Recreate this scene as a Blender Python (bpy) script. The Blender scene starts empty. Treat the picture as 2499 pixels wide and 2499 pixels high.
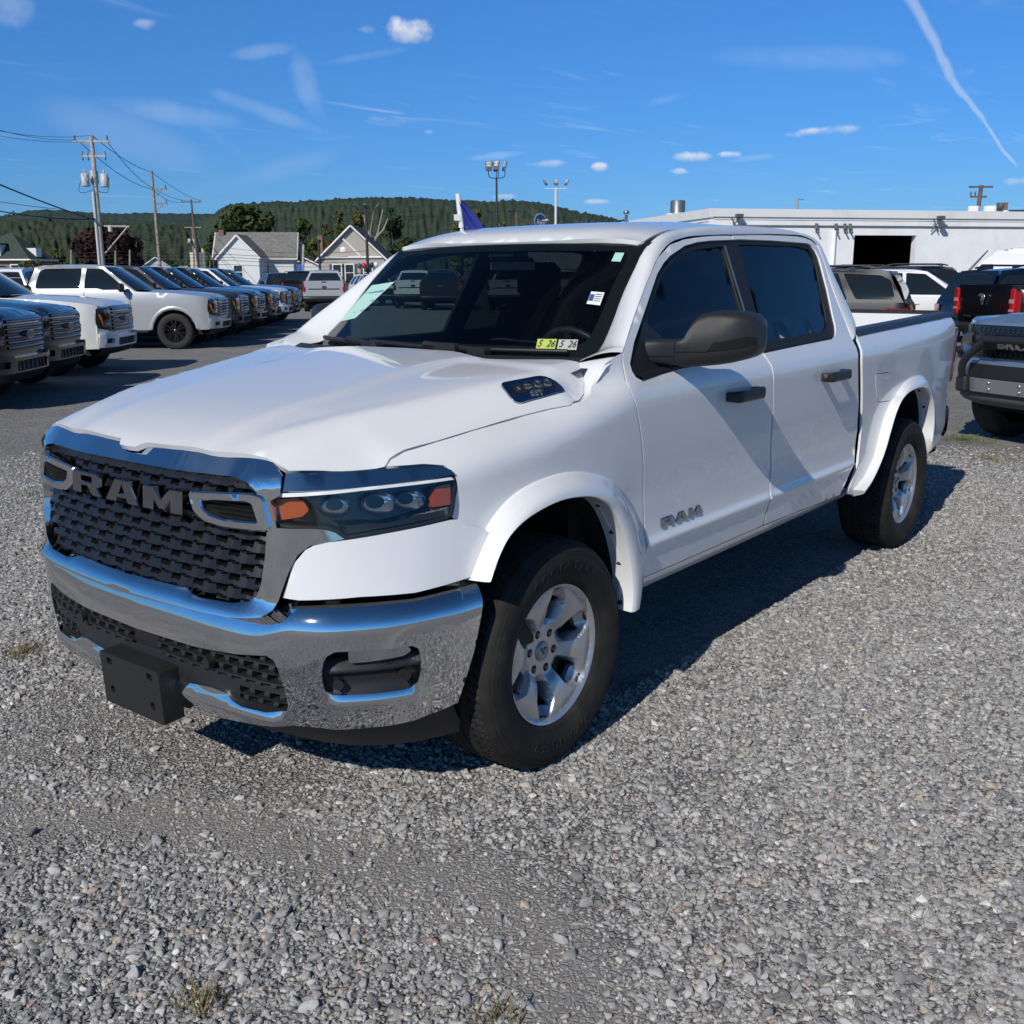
import bpy, bmesh, math, random
import numpy as np
from mathutils import Vector, Matrix
from mathutils.geometry import delaunay_2d_cdt
R=math.radians
random.seed(7); rng=np.random.default_rng(11)
scene=bpy.context.scene; COL=scene.collection
# ------------------------------------------------------------------ camera
cam=bpy.data.cameras.new('camera'); camo=bpy.data.objects.new('camera',cam); COL.objects.link(camo)
cam.sensor_width=36; cam.lens=36*2500/2499.0; cam.clip_start=.05; cam.clip_end=9000
CAM=(2.6858,2.9026,1.6613); YAW,PITCH,ROLL=3.80769,-.22739,-.00488
_f=Vector((math.cos(PITCH)*math.cos(YAW),math.cos(PITCH)*math.sin(YAW),math.sin(PITCH)))
_r=_f.cross(Vector((0,0,1))).normalized(); _u=_r.cross(_f)
_r2=_r*math.cos(ROLL)+_u*math.sin(ROLL); _u2=-_r*math.sin(ROLL)+_u*math.cos(ROLL)
camo.matrix_world=Matrix(((_r2.x,_u2.x,-_f.x,CAM[0]),(_r2.y,_u2.y,-_f.y,CAM[1]),(_r2.z,_u2.z,-_f.z,CAM[2]),(0,0,0,1)))
scene.camera=camo
# ------------------------------------------------------------------ sky and sun
SUN_AZ,SUN_EL=9.5,36.0
scene.view_settings.view_transform='Standard'; scene.view_settings.look='None'
scene.view_settings.gamma=1; scene.view_settings.use_curve_mapping=False
scene.view_settings.exposure=0.0
scene.cycles.max_bounces=8; scene.cycles.transparent_max_bounces=24; scene.cycles.glossy_bounces=5; scene.cycles.diffuse_bounces=3
scene.cycles.sample_clamp_indirect=6; scene.cycles.caustics_reflective=False; scene.cycles.caustics_refractive=False
sun=bpy.data.lights.new('sun','SUN'); sun.energy=3.7; sun.angle=R(.53); sun.color=(1,.945,.86)
suno=bpy.data.objects.new('sun',sun); COL.objects.link(suno)
_d=Vector((-math.cos(R(SUN_EL))*math.cos(R(SUN_AZ)),-math.cos(R(SUN_EL))*math.sin(R(SUN_AZ)),-math.sin(R(SUN_EL))))
suno.rotation_euler=_d.to_track_quat('-Z','Y').to_euler(); suno.location=(20,5,30)

class NT:
    """small helper to write node trees"""
    def __init__(s,tree): s.t=tree; s.n=tree.nodes; s.l=tree.links
    def new(s,typ,**kw):
        nd=s.n.new(typ)
        for k,v in kw.items():
            if k in nd.bl_rna.properties: setattr(nd,k,v)
        return nd
    def put(s,nd,**inp):
        for k,v in inp.items():
            sk=nd.inputs[int(k[1:])] if k[0]=='i' and k[1:].isdigit() else nd.inputs[k.replace('_',' ')]
            if isinstance(v,bpy.types.NodeSocket): s.l.new(v,sk)
            else: sk.default_value=v
        return nd
    def math(s,op,a,b=0.0,c=None,clamp=False):
        nd=s.new('ShaderNodeMath',operation=op,use_clamp=clamp); s.put(nd,i0=a,i1=b)
        if c is not None: s.put(nd,i2=c)
        return nd.outputs[0]
    def vmath(s,op,a,b=None,scale=None):
        nd=s.new('ShaderNodeVectorMath',operation=op); s.put(nd,i0=a)
        if b is not None: s.put(nd,i1=b)
        if scale is not None: s.put(nd,Scale=scale)
        return nd.outputs['Value'] if op in('DOT_PRODUCT','LENGTH','DISTANCE') else nd.outputs['Vector']
    def mix(s,f,a,b,blend='MIX'):
        nd=s.new('ShaderNodeMix',data_type='RGBA',blend_type=blend); s.put(nd,i0=f,i6=a,i7=b); return nd.outputs[2]
    def noise(s,vec,scale,detail=3,rough=.55,dist=0.0):
        nd=s.new('ShaderNodeTexNoise'); s.put(nd,Scale=scale,Detail=detail,Roughness=rough,Distortion=dist)
        if vec is not None: s.put(nd,Vector=vec)
        return nd.outputs['Fac']
    def ramp(s,fac,stops,interp='LINEAR'):
        nd=s.new('ShaderNodeValToRGB'); nd.color_ramp.interpolation=interp; e=nd.color_ramp.elements
        while len(e)<len(stops): e.new(.5)
        for el,(p,c) in zip(e,stops):
            el.position=p; el.color=c if len(c)==4 else (*c,1)
        s.put(nd,Fac=fac); return nd.outputs['Color']
    def smooth(s,v,a,b):
        nd=s.new('ShaderNodeMapRange',interpolation_type='SMOOTHSTEP'); s.put(nd,Value=v); nd.inputs[1].default_value=a; nd.inputs[2].default_value=b; return nd.outputs[0]

def dirpx(px,py):
    """view direction of a place in the sky"""
    v=_f+_r2*((px-1249.5)/2500)-_u2*((py-1249.5)/2500); return v.normalized()
world=bpy.data.worlds.new('World'); scene.world=world; world.use_nodes=True
def build_sky():
    T=NT(world.node_tree); T.n.clear()
    sky=T.new('ShaderNodeTexSky',sky_type='NISHITA',sun_disc=False,sun_elevation=R(SUN_EL),sun_rotation=R(90-SUN_AZ),altitude=250,air_density=1.0,dust_density=.2,ozone_density=3.0)
    geo=T.new('ShaderNodeTexCoord'); D=T.vmath('NORMALIZE',geo.outputs['Generated'])
    sep=T.new('ShaderNodeSeparateXYZ'); T.put(sep,Vector=D); X,Y,Z=sep.outputs
    tint=T.ramp(T.math('MAXIMUM',Z,0.0),[(0,(.26,.49,.80)),(.075,(.27,.55,.85)),(.13,(.265,.59,.91)),(.233,(.28,.67,1.0)),(.32,(.27,.60,.82)),(.55,(.24,.46,.58)),(1,(.22,.38,.45))])
    base=T.new('ShaderNodeVectorMath',operation='MULTIPLY'); T.put(base,i0=sky.outputs[0],i1=tint)
    b2=T.new('ShaderNodeVectorMath',operation='MULTIPLY'); T.put(b2,i0=base.outputs[0],i1=(1,1,1.12)); base=b2
    zc=T.math('MAXIMUM',Z,.04)
    plane=T.new('ShaderNodeCombineXYZ'); T.put(plane,X=T.math('DIVIDE',X,zc),Y=T.math('DIVIDE',Y,zc),Z=0.0)
    # thin streaky cirrus all over the sky at high altitude
    mp=T.new('ShaderNodeMapping'); T.put(mp,Vector=plane.outputs[0],Rotation=(0,0,R(25)),Scale=(.55,1.5,1))
    n1=T.noise(mp.outputs[0],1.6,7,.6,1.1); n2=T.noise(plane.outputs[0],.55,3,.5)
    cir=T.math('MULTIPLY',T.smooth(n1,.52,.82),T.smooth(n2,.45,.7))
    cir=T.math('MULTIPLY',cir,.40)
    # the cirrus wisps that hang over the hills
    def puff(px,py,rx,ry,tilt=0.0,amp=1.0,nsc=9.0,edge=.55):
        d=dirpx(px,py); r=Vector((_r.x,_r.y,0)); r=(r-d*r.dot(d)).normalized(); u=r.cross(d)
        if tilt: r,u=r*math.cos(tilt)+u*math.sin(tilt),u*math.cos(tilt)-r*math.sin(tilt)
        a=T.math('DIVIDE',T.vmath('DOT_PRODUCT',D,tuple(r)),rx/2500.0); b=T.math('DIVIDE',T.vmath('DOT_PRODUCT',D,tuple(u)),ry/2500.0)
        q=T.math('ADD',T.math('MULTIPLY',a,a),T.math('MULTIPLY',b,b))
        front=T.math('GREATER_THAN',T.vmath('DOT_PRODUCT',D,tuple(d)),.5)
        nz=T.noise(D,nsc*2500/max(rx,60)/9,5,.6)
        v=T.math('ADD',T.math('SUBTRACT',1.0,q),T.math('MULTIPLY',T.math('SUBTRACT',nz,.5),3.4))
        m=T.smooth(v,.0,edge)
        return T.math('MULTIPLY',T.math('MULTIPLY',m,front),amp), b
    wisp=cir
    for (px,py,rx,ry,tl,am) in [(410,275,210,30,-.15,.20),(530,330,120,26,-.75,.16),(640,125,80,16,.1,.16),(745,195,34,90,.25,.15),(660,275,140,20,-.35,.16),(870,140,120,12,.15,.14),(1950,140,250,34,-.02,.14),(2090,140,110,26,-.05,.13),(300,330,230,55,-.35,.10),(640,425,210,30,.25,.10),(1640,240,60,12,.2,.14),(1210,380,70,9,.1,.2),(1840,385,80,8,.1,.15),(20,20,60,40,0,.2)]:
        m,_b=puff(px,py,rx,ry,tl,am,5.0,1.5); wisp=T.math('MAXIMUM',wisp,m)
    col=T.mix(wisp,base.outputs[0],(7.6,8.4,9.6,1))
    # small fair-weather cumulus
    for (px,py,rx,ry,tl,am) in [(1000,72,64,30,-.1,.95),(895,72,24,12,0,.35),(352,58,28,12,0,.3),(1965,322,50,9,.12,.6),(1935,330,24,8,0,.5),(2045,316,48,14,.1,.55),(1938,330,20,9,0,.4),(1690,382,52,13,-.03,.75),(1775,377,30,9,0,.75),(1657,419,26,9,0,.5),(1465,407,26,11,0,.7),(1340,399,56,11,.05,.4),(1460,493,34,8,0,.45),(1050,323,16,7,0,.3),(2490,443,46,13,.02,.8),(1230,480,34,8,0,.35)]:
        m,b=puff(px,py,rx,ry,tl,am,7.0,1.3)
        cc=T.mix(T.smooth(b,-.9,.5),(4.9,5.6,7.0,1),(9.2,9.2,9.4,1))
        col=T.mix(m,col,cc)
    # a drifting contrail
    pts=[(2200,-30),(2290,110),(2325,190),(2400,290),(2480,400)]
    for (a,b,w) in zip(pts[:-1],pts[1:],(15,12,9,5)):
        da,db=dirpx(*a),dirpx(*b); nrm=da.cross(db).normalized(); t=(db-da).normalized(); L=(db-da).length
        wob=T.math('MULTIPLY',T.math('SUBTRACT',T.noise(D,22,2),.5),.012)
        off=T.math('ABSOLUTE',T.math('ADD',T.vmath('DOT_PRODUCT',D,tuple(nrm)),wob))
        al=T.math('SUBTRACT',T.vmath('DOT_PRODUCT',D,tuple(t)),da.dot(t))
        m=T.math('MULTIPLY',T.smooth(off,w/2500.0,.2*w/2500.0),T.math('MULTIPLY',T.smooth(al,-.004,.004),T.smooth(al,L+.004,L-.004)))
        col=T.mix(T.math('MULTIPLY',m,.30),col,(8.2,8.6,9.2,1))
    bg=T.new('ShaderNodeBackground'); T.put(bg,Color=col,Strength=.10)
    out=T.new('ShaderNodeOutputWorld'); T.l.new(bg.outputs[0],out.inputs[0])
build_sky()

# ------------------------------------------------------------------ materials
MATS={}
def mat(name,color=(.5,.5,.5),rough=.5,metal=0.0,coat=0.0,spec=.5,vary=0.0,vscale=8.0,bump=0.0,bscale=60.0,dirt=None,emit=None,col2=None,aniso=0,croughness=.03,objvar=0.0,space='Object'):
    if name in MATS: return MATS[name]
    m=bpy.data.materials.new(name); m.use_nodes=True; T=NT(m.node_tree); T.n.clear()
    p=T.new('ShaderNodeBsdfPrincipled'); o=T.new('ShaderNodeOutputMaterial'); T.l.new(p.outputs[0],o.inputs[0])
    T.put(p,Base_Color=(*color,1),Roughness=rough,Metallic=metal)
    p.inputs['Coat Weight'].default_value=coat; p.inputs['Coat Roughness'].default_value=croughness; p.inputs['Specular IOR Level'].default_value=spec
    tc=T.new('ShaderNodeTexCoord'); V=tc.outputs[space]
    c=None
    if vary or col2:
        n=T.noise(V,vscale,5,.6)
        a=tuple(max(0,x*(1-vary)) for x in color); b=col2 or tuple(min(1,x*(1+vary)) for x in color)
        c=T.mix(T.smooth(n,.3,.7),(*a,1),(*b,1))
    if dirt:
        dc,amt,ds=dirt; n=T.noise(V,ds,6,.65); f=T.math('MULTIPLY',T.smooth(n,.48,.8),amt)
        c=T.mix(f,c if c is not None else (*color,1),(*dc,1))
        T.put(p,Roughness=T.math('ADD',rough,T.math('MULTIPLY',f,.4)))
    if objvar:
        oi=T.new('ShaderNodeObjectInfo'); f=T.math('MULTIPLY_ADD',oi.outputs['Random'],2*objvar,1-objvar)
        c=T.mix(1.0,c if c is not None else (*color,1),f,'MULTIPLY')
    if c is not None: T.put(p,Base_Color=c)
    if bump:
        n=T.noise(V,bscale,4,.6); bn=T.new('ShaderNodeBump'); T.put(bn,Strength=min(1,bump),Distance=.01,Height=n); T.put(p,Normal=bn.outputs[0])
    if emit: T.put(p,Emission_Color=(*emit,1),Emission_Strength=1.0)
    MATS[name]=m; return m
def glass(name,tint,ior=1.5,rough=0.0,boost=1.0):
    if name in MATS: return MATS[name]
    m=bpy.data.materials.new(name); m.use_nodes=True; T=NT(m.node_tree); T.n.clear()
    gm=T.new('ShaderNodeNewGeometry'); c=T.math('ABSOLUTE',T.vmath('DOT_PRODUCT',gm.outputs['Incoming'],gm.outputs['Normal']))
    fr=T.math('MULTIPLY_ADD',T.math('POWER',T.math('SUBTRACT',1.0,c),5.0),.95,.045)
    tr=T.new('ShaderNodeBsdfTransparent'); T.put(tr,Color=(*tint,1))
    gl=T.new('ShaderNodeBsdfGlossy'); T.put(gl,Color=(boost,boost,boost,1),Roughness=rough)
    mx=T.new('ShaderNodeMixShader'); T.l.new(fr,mx.inputs[0]); T.l.new(tr.outputs[0],mx.inputs[1]); T.l.new(gl.outputs[0],mx.inputs[2])
    o=T.new('ShaderNodeOutputMaterial'); T.l.new(mx.outputs[0],o.inputs[0]); MATS[name]=m; return m

# ------------------------------------------------------------------ mesh helpers
class MB:
    def __init__(s): s.v=[]; s.f=[]; s.sm=[]; s.sharp=set()
    def add(s,vs,fs,smooth=False):
        o=len(s.v); s.v.extend([tuple(map(float,q)) for q in vs]); s.f.extend([tuple(i+o for i in f) for f in fs]); s.sm.extend([smooth]*len(fs)); return o
    def box(s,c,d,rz=0.0,bev=0.0,M=None):
        hx,hy,hz=d[0]/2,d[1]/2,d[2]/2
        if bev<=0:
            P=[(x,y,z) for x in(-hx,hx) for y in(-hy,hy) for z in(-hz,hz)]
            F=[(0,1,3,2),(4,6,7,5),(0,4,5,1),(2,3,7,6),(0,2,6,4),(1,5,7,3)]
        else:
            b=min(bev,hx*.9,hy*.9,hz*.9); P=[];idx={}
            for sx in(-1,1):
                for sy in(-1,1):
                    for sz in(-1,1):
                        for k in range(3):
                            q=[sx*(hx-b),sy*(hy-b),sz*(hz-b)]; q[k]+=b*(sx,sy,sz)[k]; idx[(sx,sy,sz,k)]=len(P); P.append(tuple(q))
            F=[]
            for k in range(3):
                a,b2=[j for j in range(3) if j!=k]
                for sk in(-1,1):
                    q=[]
                    for (sa,sb) in((-1,-1),(1,-1),(1,1),(-1,1)):
                        t=[0,0,0]; t[k]=sk;t[a]=sa;t[b2]=sb; q.append(idx[(*t,k)])
                    if (sk>0)!=(k!=1): q=q[::-1]
                    F.append(tuple(q))
                for sa in(-1,1):
                    for sb in(-1,1):
                        q=[]
                        for sk,ax in((-1,a),(1,a),(1,b2),(-1,b2)):
                            t=[0,0,0]; t[k]=sk;t[a]=sa;t[b2]=sb; q.append(idx[(*t,ax)])
                        F.append(tuple(q))
            for sx in(-1,1):
                for sy in(-1,1):
                    for sz in(-1,1): F.append(tuple(idx[(sx,sy,sz,k)] for k in range(3)))
        cr,sr=math.cos(rz),math.sin(rz)
        if M is not None: P=[tuple(M@Vector(q)) for q in P]; P=[(q[0]+c[0],q[1]+c[1],q[2]+c[2]) for q in P]
        else: P=[(c[0]+x*cr-y*sr,c[1]+x*sr+y*cr,c[2]+z) for x,y,z in P]
        s.add(P,F); return s
    def tube(s,pts,r,n=8,cap=True,closed=False,smooth=True):
        pts=[Vector(p) for p in pts]; rs=r if isinstance(r,(list,tuple)) else [r]*len(pts)
        rings=[]; up=None; N=len(pts)
        for i,p in enumerate(pts):
            a=pts[(i-1)%N] if (closed or i>0) else p; b=pts[(i+1)%N] if (closed or i<N-1) else p
            t=(b-a).normalized()
            if up is None:
                up=t.orthogonal().normalized()
            else:
                up=(up-t*up.dot(t)); up=up.normalized() if up.length>1e-6 else t.orthogonal().normalized()
            w=t.cross(up); rings.append([p+up*(rs[i]*math.cos(2*math.pi*k/n))+w*(rs[i]*math.sin(2*math.pi*k/n)) for k in range(n)])
        V=[q for ring in rings for q in ring]; F=[]
        for i in range(N if closed else N-1):
            j=(i+1)%N
            for k in range(n): F.append((i*n+k,i*n+(k+1)%n,j*n+(k+1)%n,j*n+k))
        s.add(V,F,smooth)
        if cap and not closed: s.add(rings[0],[tuple(range(n))[::-1]]); s.add(rings[-1],[tuple(range(n))])
        return s
    def cyl(s,a,b,r,n=16,r2=None,cap=True,smooth=True):
        return s.tube([a,b],[r,r if r2 is None else r2],n,cap,False,smooth)
    def lathe(s,prof,axis='z',n=32,c=(0,0,0),smooth=True,a0=0.0,a1=2*math.pi):
        full=abs(a1-a0-2*math.pi)<1e-6; m=n if full else n+1; V=[]
        for (r,h) in prof:
            for k in range(m):
                t=a0+(a1-a0)*k/n; u,w=r*math.cos(t),r*math.sin(t)
                q={'z':(u,w,h),'y':(u,h,w),'x':(h,u,w)}[axis]; V.append((q[0]+c[0],q[1]+c[1],q[2]+c[2]))
        F=[]
        for i in range(len(prof)-1):
            for k in range(n):
                k2=(k+1)%m; F.append((i*m+k,i*m+k2,(i+1)*m+k2,(i+1)*m+k))
        s.add(V,F,smooth); return s
    def loft(s,rows,closed=False,smooth=True,flip=False):
        n=len(rows[0]); V=[q for r in rows for q in r]; F=[]
        for i in range(len(rows)-1):
            for k in range(n if closed else n-1):
                k2=(k+1)%n; f=(i*n+k,i*n+k2,(i+1)*n+k2,(i+1)*n+k); F.append(f[::-1] if flip else f)
        s.add(V,F,smooth); return s
    def prism(s,poly,f0,f1,smooth=False):
        """polygon in 2D; f0,f1 map (u,v) to the two faces"""
        n=len(poly); V=[f0(*q) for q in poly]+[f1(*q) for q in poly]
        t=tess(poly); F=[tuple(a) for a in t]+[tuple(i+n for i in a[::-1]) for a in t]
        F+=[(i,(i+1)%n,n+(i+1)%n,n+i) for i in range(n)]
        s.add(V,F,smooth); return s
    def ball(s,c,r,n=12,m=8,sq=(1,1,1),smooth=True):
        rows=[]
        for i in range(m+1):
            a=math.pi*i/m; rows.append([(c[0]+r*sq[0]*max(math.sin(a),1e-4)*math.cos(2*math.pi*k/n),c[1]+r*sq[1]*max(math.sin(a),1e-4)*math.sin(2*math.pi*k/n),c[2]-r*sq[2]*math.cos(a)) for k in range(n)])
        return s.loft(rows,True,smooth)
    def mesh(s,name,fix=True):
        me=bpy.data.meshes.new(name); me.from_pydata(s.v,[],s.f)
        me.polygons.foreach_set('use_smooth',s.sm)
        if fix:
            bm=bmesh.new(); bm.from_mesh(me); bmesh.ops.recalc_face_normals(bm,faces=bm.faces); bm.to_mesh(me); bm.free()
        me.update(); return me
    def build(s,name,m,parent=None,fix=True,sharp=None):
        me=s.mesh(name,fix); return link(name,me,m,parent,sharp)
def link(name,me,m,parent=None,sharp=None):
    if m is not None and not me.materials:
        me.materials.append(m)
    if sharp is not None: me.set_sharp_from_angle(angle=R(sharp))
    o=bpy.data.objects.new(name,me); COL.objects.link(o)
    if parent is not None: o.parent=parent
    return o
def tess(poly):
    n=len(poly); pts=[Vector(p) for p in poly]
    r=delaunay_2d_cdt(pts,[(i,(i+1)%n) for i in range(n)],[],1,1e-7)
    inv={}
    for i,o in enumerate(r[3]):
        for q in o: inv[i]=q; break
    return [tuple(inv.get(i,0) for i in f) for f in r[2] if all(i in inv for i in f)]
def inpoly(P,poly):
    P=np.asarray(P); poly=np.asarray(poly); x,y=P[:,0],P[:,1]; c=np.zeros(len(P),bool); j=len(poly)-1
    for i in range(len(poly)):
        xi,yi=poly[i]; xj,yj=poly[j]
        if yi!=yj: c^=((yi>y)!=(yj>y))&(x<(xj-xi)*(y-yi)/(yj-yi)+xi)
        j=i
    return c
def edist(P,poly):
    P=np.asarray(P); poly=np.asarray(poly); d=np.full(len(P),1e9)
    for a,b in zip(poly,np.roll(poly,-1,0)):
        ab=b-a; t=np.clip(((P-a)@ab)/max(ab@ab,1e-12),0,1); d=np.minimum(d,np.hypot(*(P-a-t[:,None]*ab).T))
    return d
def dens(poly,step):
    out=[]
    for a,b in zip(poly,list(poly[1:])+[poly[0]]):
        L=math.hypot(b[0]-a[0],b[1]-a[1]); n=max(1,int(L/step+.5))
        out+=[(a[0]+(b[0]-a[0])*k/n,a[1]+(b[1]-a[1])*k/n) for k in range(n)]
    return out
def cr(pts,n=6):
    """smooth open curve through points"""
    P=[np.array(p,float) for p in pts]; out=[]
    for i in range(len(P)-1):
        p0=P[max(i-1,0)];p1=P[i];p2=P[i+1];p3=P[min(i+2,len(P)-1)]
        for k in range(n):
            t=k/n; out.append(tuple(.5*((2*p1)+(p2-p0)*t+(2*p0-5*p1+4*p2-p3)*t*t+(3*p1-p0-3*p2+p3)*t**3)))
    out.append(tuple(P[-1])); return out
def fillet(poly,r,n=5,radii=None):
    out=[]; N=len(poly)
    for i in range(N):
        p=np.array(poly[i],float); a=np.array(poly[i-1],float)-p; b=np.array(poly[(i+1)%N],float)-p
        la,lb=np.linalg.norm(a),np.linalg.norm(b); rr=radii[i] if radii else r
        rr=min(rr,la*.48,lb*.48)
        if rr<1e-5: out.append(tuple(p)); continue
        A=p+a/la*rr; B=p+b/lb*rr
        for k in range(n+1):
            t=k/n; out.append(tuple((1-t)**2*A+2*t*(1-t)*p+t*t*B))
    return out
def patch(poly,fn,step=.04,holes=(),lip=.012,sgn=1.0,mirror=False,vstep=None,lipdir=None,grid=None,bev=0.0):
    """skin of a curved surface fn(u,v)->xyz cut to an outline (and holes), with its edge folded inward"""
    vstep=vstep or step
    loops=[dens(poly,min(step,vstep))]+[dens(h,min(step,vstep)) for h in holes]
    pts=[];edges=[]
    for L in loops:
        o=len(pts); pts+=L; edges+=[(o+i,o+(i+1)%len(L)) for i in range(len(L))]
    A=np.array(poly); lo,hi=A.min(0),A.max(0)
    gu=np.arange(lo[0]+step*.5,hi[0],step); gv=np.arange(lo[1]+vstep*.5,hi[1],vstep)
    if grid is not None: gv=np.array(grid)
    G=np.array([(u+(.5*step if j%2 else 0),v) for j,v in enumerate(gv) for u in gu]) if len(gu) and len(gv) else np.zeros((0,2))
    if len(G):
        k=inpoly(G,poly)
        for h in holes: k&=~inpoly(G,h)
        G=G[k]
        if len(G):
            d=np.full(len(G),1e9)
            for L in loops: d=np.minimum(d,edist(G,L))
            G=G[d>.45*min(step,vstep)]
    allp=[Vector(p) for p in pts]+[Vector(p) for p in G]
    r=delaunay_2d_cdt(allp,edges,[],0,1e-6)
    V2=np.array([tuple(v) for v in r[0]]); F=[f for f in r[2]]
    cen=np.array([V2[list(f)].mean(0) for f in F]); k=inpoly(cen,loops[0])
    for L in loops[1:]: k&=~inpoly(cen,L)
    F=[f for f,q in zip(F,k) if q]
    ev=lambda a,b: np.stack([np.broadcast_to(np.asarray(c,float),a.shape) for c in fn(a,b)],1)
    u,v=V2[:,0],V2[:,1]; P=ev(u,v); h=1e-3
    Nn=np.cross(ev(u+h,v)-ev(u-h,v),ev(u,v+h)-ev(u,v-h)); Nn/=np.maximum(np.linalg.norm(Nn,axis=1),1e-12)[:,None]; Nn*=sgn
    # orientation
    a,b,c=(P[[f[i] for f in F]] for i in range(3)); tn=np.cross(b-a,c-a); s0=(tn*Nn[[f[0] for f in F]]).sum(1)
    F=[tuple(f) if q>0 else tuple(f[::-1]) for f,q in zip(F,s0)]
    mb=MB(); nv=len(P); mb.v=[tuple(q) for q in P]; mb.f=list(F); mb.sm=[True]*len(F)
    if lip:
        cnt={}
        for f in F:
            for i in range(len(f)): e=(f[i],f[(i+1)%len(f)]); cnt[e]=1
        bd=[e for e in cnt if (e[1],e[0]) not in cnt]
        bv={}
        for e in bd:
            for q in e:
                if q not in bv:
                    bv[q]=len(mb.v); n_=Nn[q] if lipdir is None else np.array(lipdir,float); mb.v.append(tuple(P[q]-n_*lip))
        if bev:
            # chamfer ring between the face and its returned edge
            third={}
            for f in F:
                for i in range(len(f)): third[(f[i],f[(i+1)%len(f)])]=f[(i+2)%len(f)]
            on={q:np.zeros(2) for q in bv}
            for (i,j) in bd:
                a,b,c=V2[i],V2[j],V2[third[(i,j)]]; t=b-a; n2=np.array([t[1],-t[0]]); n2/=max(np.linalg.norm(n2),1e-9)
                if n2@(c-a)>0: n2=-n2
                on[i]+=n2; on[j]+=n2
            ks=list(on); O=np.array([on[k] for k in ks]); O/=np.maximum(np.linalg.norm(O,axis=1),1e-6)[:,None]
            Q=ev(V2[ks,0]+O[:,0]*bev,V2[ks,1]+O[:,1]*bev)-Nn[ks]*bev
            cv={}
            for k,q in zip(ks,Q): cv[k]=len(mb.v); mb.v.append(tuple(q)); mb.v[bv[k]]=tuple(q-Nn[k]*lip)
            for (i,j) in bd:
                mb.f.append((j,i,cv[i],cv[j])); mb.sm.append(False); mb.f.append((cv[j],cv[i],bv[i],bv[j])); mb.sm.append(False); mb.sharp.add((min(i,j),max(i,j)))
        else:
            for (i,j) in bd: mb.f.append((j,i,bv[i],bv[j])); mb.sm.append(True); mb.sharp.add((min(i,j),max(i,j)))
    return mb
def pbuild(mb,name,m,parent,mirror=False,label=None):
    """link a patch (and its mirror image on the other flank)"""
    out=[]
    for s in ((1,-1) if mirror else (1,)):
        v=mb.v if s>0 else [(x,-y,z) for x,y,z in mb.v]; f=mb.f if s>0 else [q[::-1] for q in mb.f]
        me=bpy.data.meshes.new(name); me.from_pydata(v,[],f); me.polygons.foreach_set('use_smooth',mb.sm)
        if mb.sharp:
            at=me.attributes.new('sharp_edge','BOOLEAN','EDGE'); val=[(min(e.vertices),max(e.vertices)) in mb.sharp for e in me.edges]; at.data.foreach_set('value',val)
        me.update(); o=link(name,me,m,parent); out.append(o)
        if label: o['label']=label
    return out
def both(mb,name,m,parent,sharp=None):
    """a solid part and its mirror image"""
    o=mb.build(name,m,parent,sharp=sharp); mb2=MB(); mb2.v=[(x,-y,z) for x,y,z in mb.v]; mb2.f=[q[::-1] for q in mb.f]; mb2.sm=mb.sm
    return o,mb2.build(name,m,parent,sharp=sharp)
def thing(name,label,cat,loc=(0,0,0),rz=0.0,group=None):
    o=bpy.data.objects.new(name,None); COL.objects.link(o); o.location=loc; o.rotation_euler=(0,0,rz); o.empty_display_size=.2
    o['label']=label; o['category']=cat
    if group: o['group']=group
    return o
def tag(o,label,cat,group=None):
    o['label']=label; o['category']=cat
    if group: o['group']=group
    return o
def struct(o,kind='structure'): o['kind']=kind; return o
def text_mesh(txt,size,depth=0.0,shear=0.0,spacing=1.0,bold=0.0):
    cu=bpy.data.curves.new('lettering','FONT'); cu.body=txt; cu.size=size; cu.extrude=depth; cu.shear=shear; cu.space_character=spacing; cu.align_x='CENTER'; cu.align_y='CENTER'; cu.offset=bold; cu.resolution_u=3
    o=bpy.data.objects.new('lettering',cu); COL.objects.link(o); dg=bpy.context.evaluated_depsgraph_get()
    me=bpy.data.meshes.new_from_object(o.evaluated_get(dg)); bpy.data.objects.remove(o); bpy.data.curves.remove(cu); return me
# ---- numeric helpers and the body surfaces of the white pickup (metres; x forward, y to the driver's side, z up)
def pch(xs,ys):
    xs=np.array(xs,float); ys=np.array(ys,float)
    h=np.diff(xs); d=np.diff(ys)/h; m=np.zeros(len(xs))
    for i in range(1,len(xs)-1):
        if d[i-1]*d[i]>0:
            w1=2*h[i]+h[i-1]; w2=h[i]+2*h[i-1]; m[i]=(w1+w2)/(w1/d[i-1]+w2/d[i])
    m[0]=d[0]; m[-1]=d[-1]
    def f(x):
        x=np.clip(np.asarray(x,float),xs[0],xs[-1])
        i=np.clip(np.searchsorted(xs,x)-1,0,len(xs)-2)
        t=(x-xs[i])/h[i]
        return (2*t**3-3*t**2+1)*ys[i]+(t**3-2*t**2+t)*h[i]*m[i]+(-2*t**3+3*t**2)*ys[i+1]+(t**3-t**2)*h[i]*m[i+1]
    return f
def sst(a,b,x):
    t=np.clip((np.asarray(x,float)-a)/(b-a),0,1); return t*t*(3-2*t)
s_low=pch([.40,.46,.50,.56,.62,.640,.652,.664,.676,.70,.76,.84,.92,1.0,1.1,1.3],[-.05,-.030,-.018,-.009,-.002,.002,.009,.010,.001,-.005,-.010,-.011,-.007,-.002,0,0])
s_ysh=pch([-4.95,-4.85,-4.6,-4.2,-3.6,-2.6,-1.5,-.4,0,.3,.45,.6,.75],[.90,.915,.945,.970,.983,.988,.990,.985,.972,.942,.908,.85,.76])
s_zsh=pch([-4.8,-2.7,-.4,0,.3,.6],[1.24,1.21,1.18,1.11,1.07,1.03])
s_a=pch([-4.8,-2,-.48,-.43,-.36,-.30,.6],[2.4,2.7,2.0,3.2,5.8,7.0,7.5])
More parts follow.
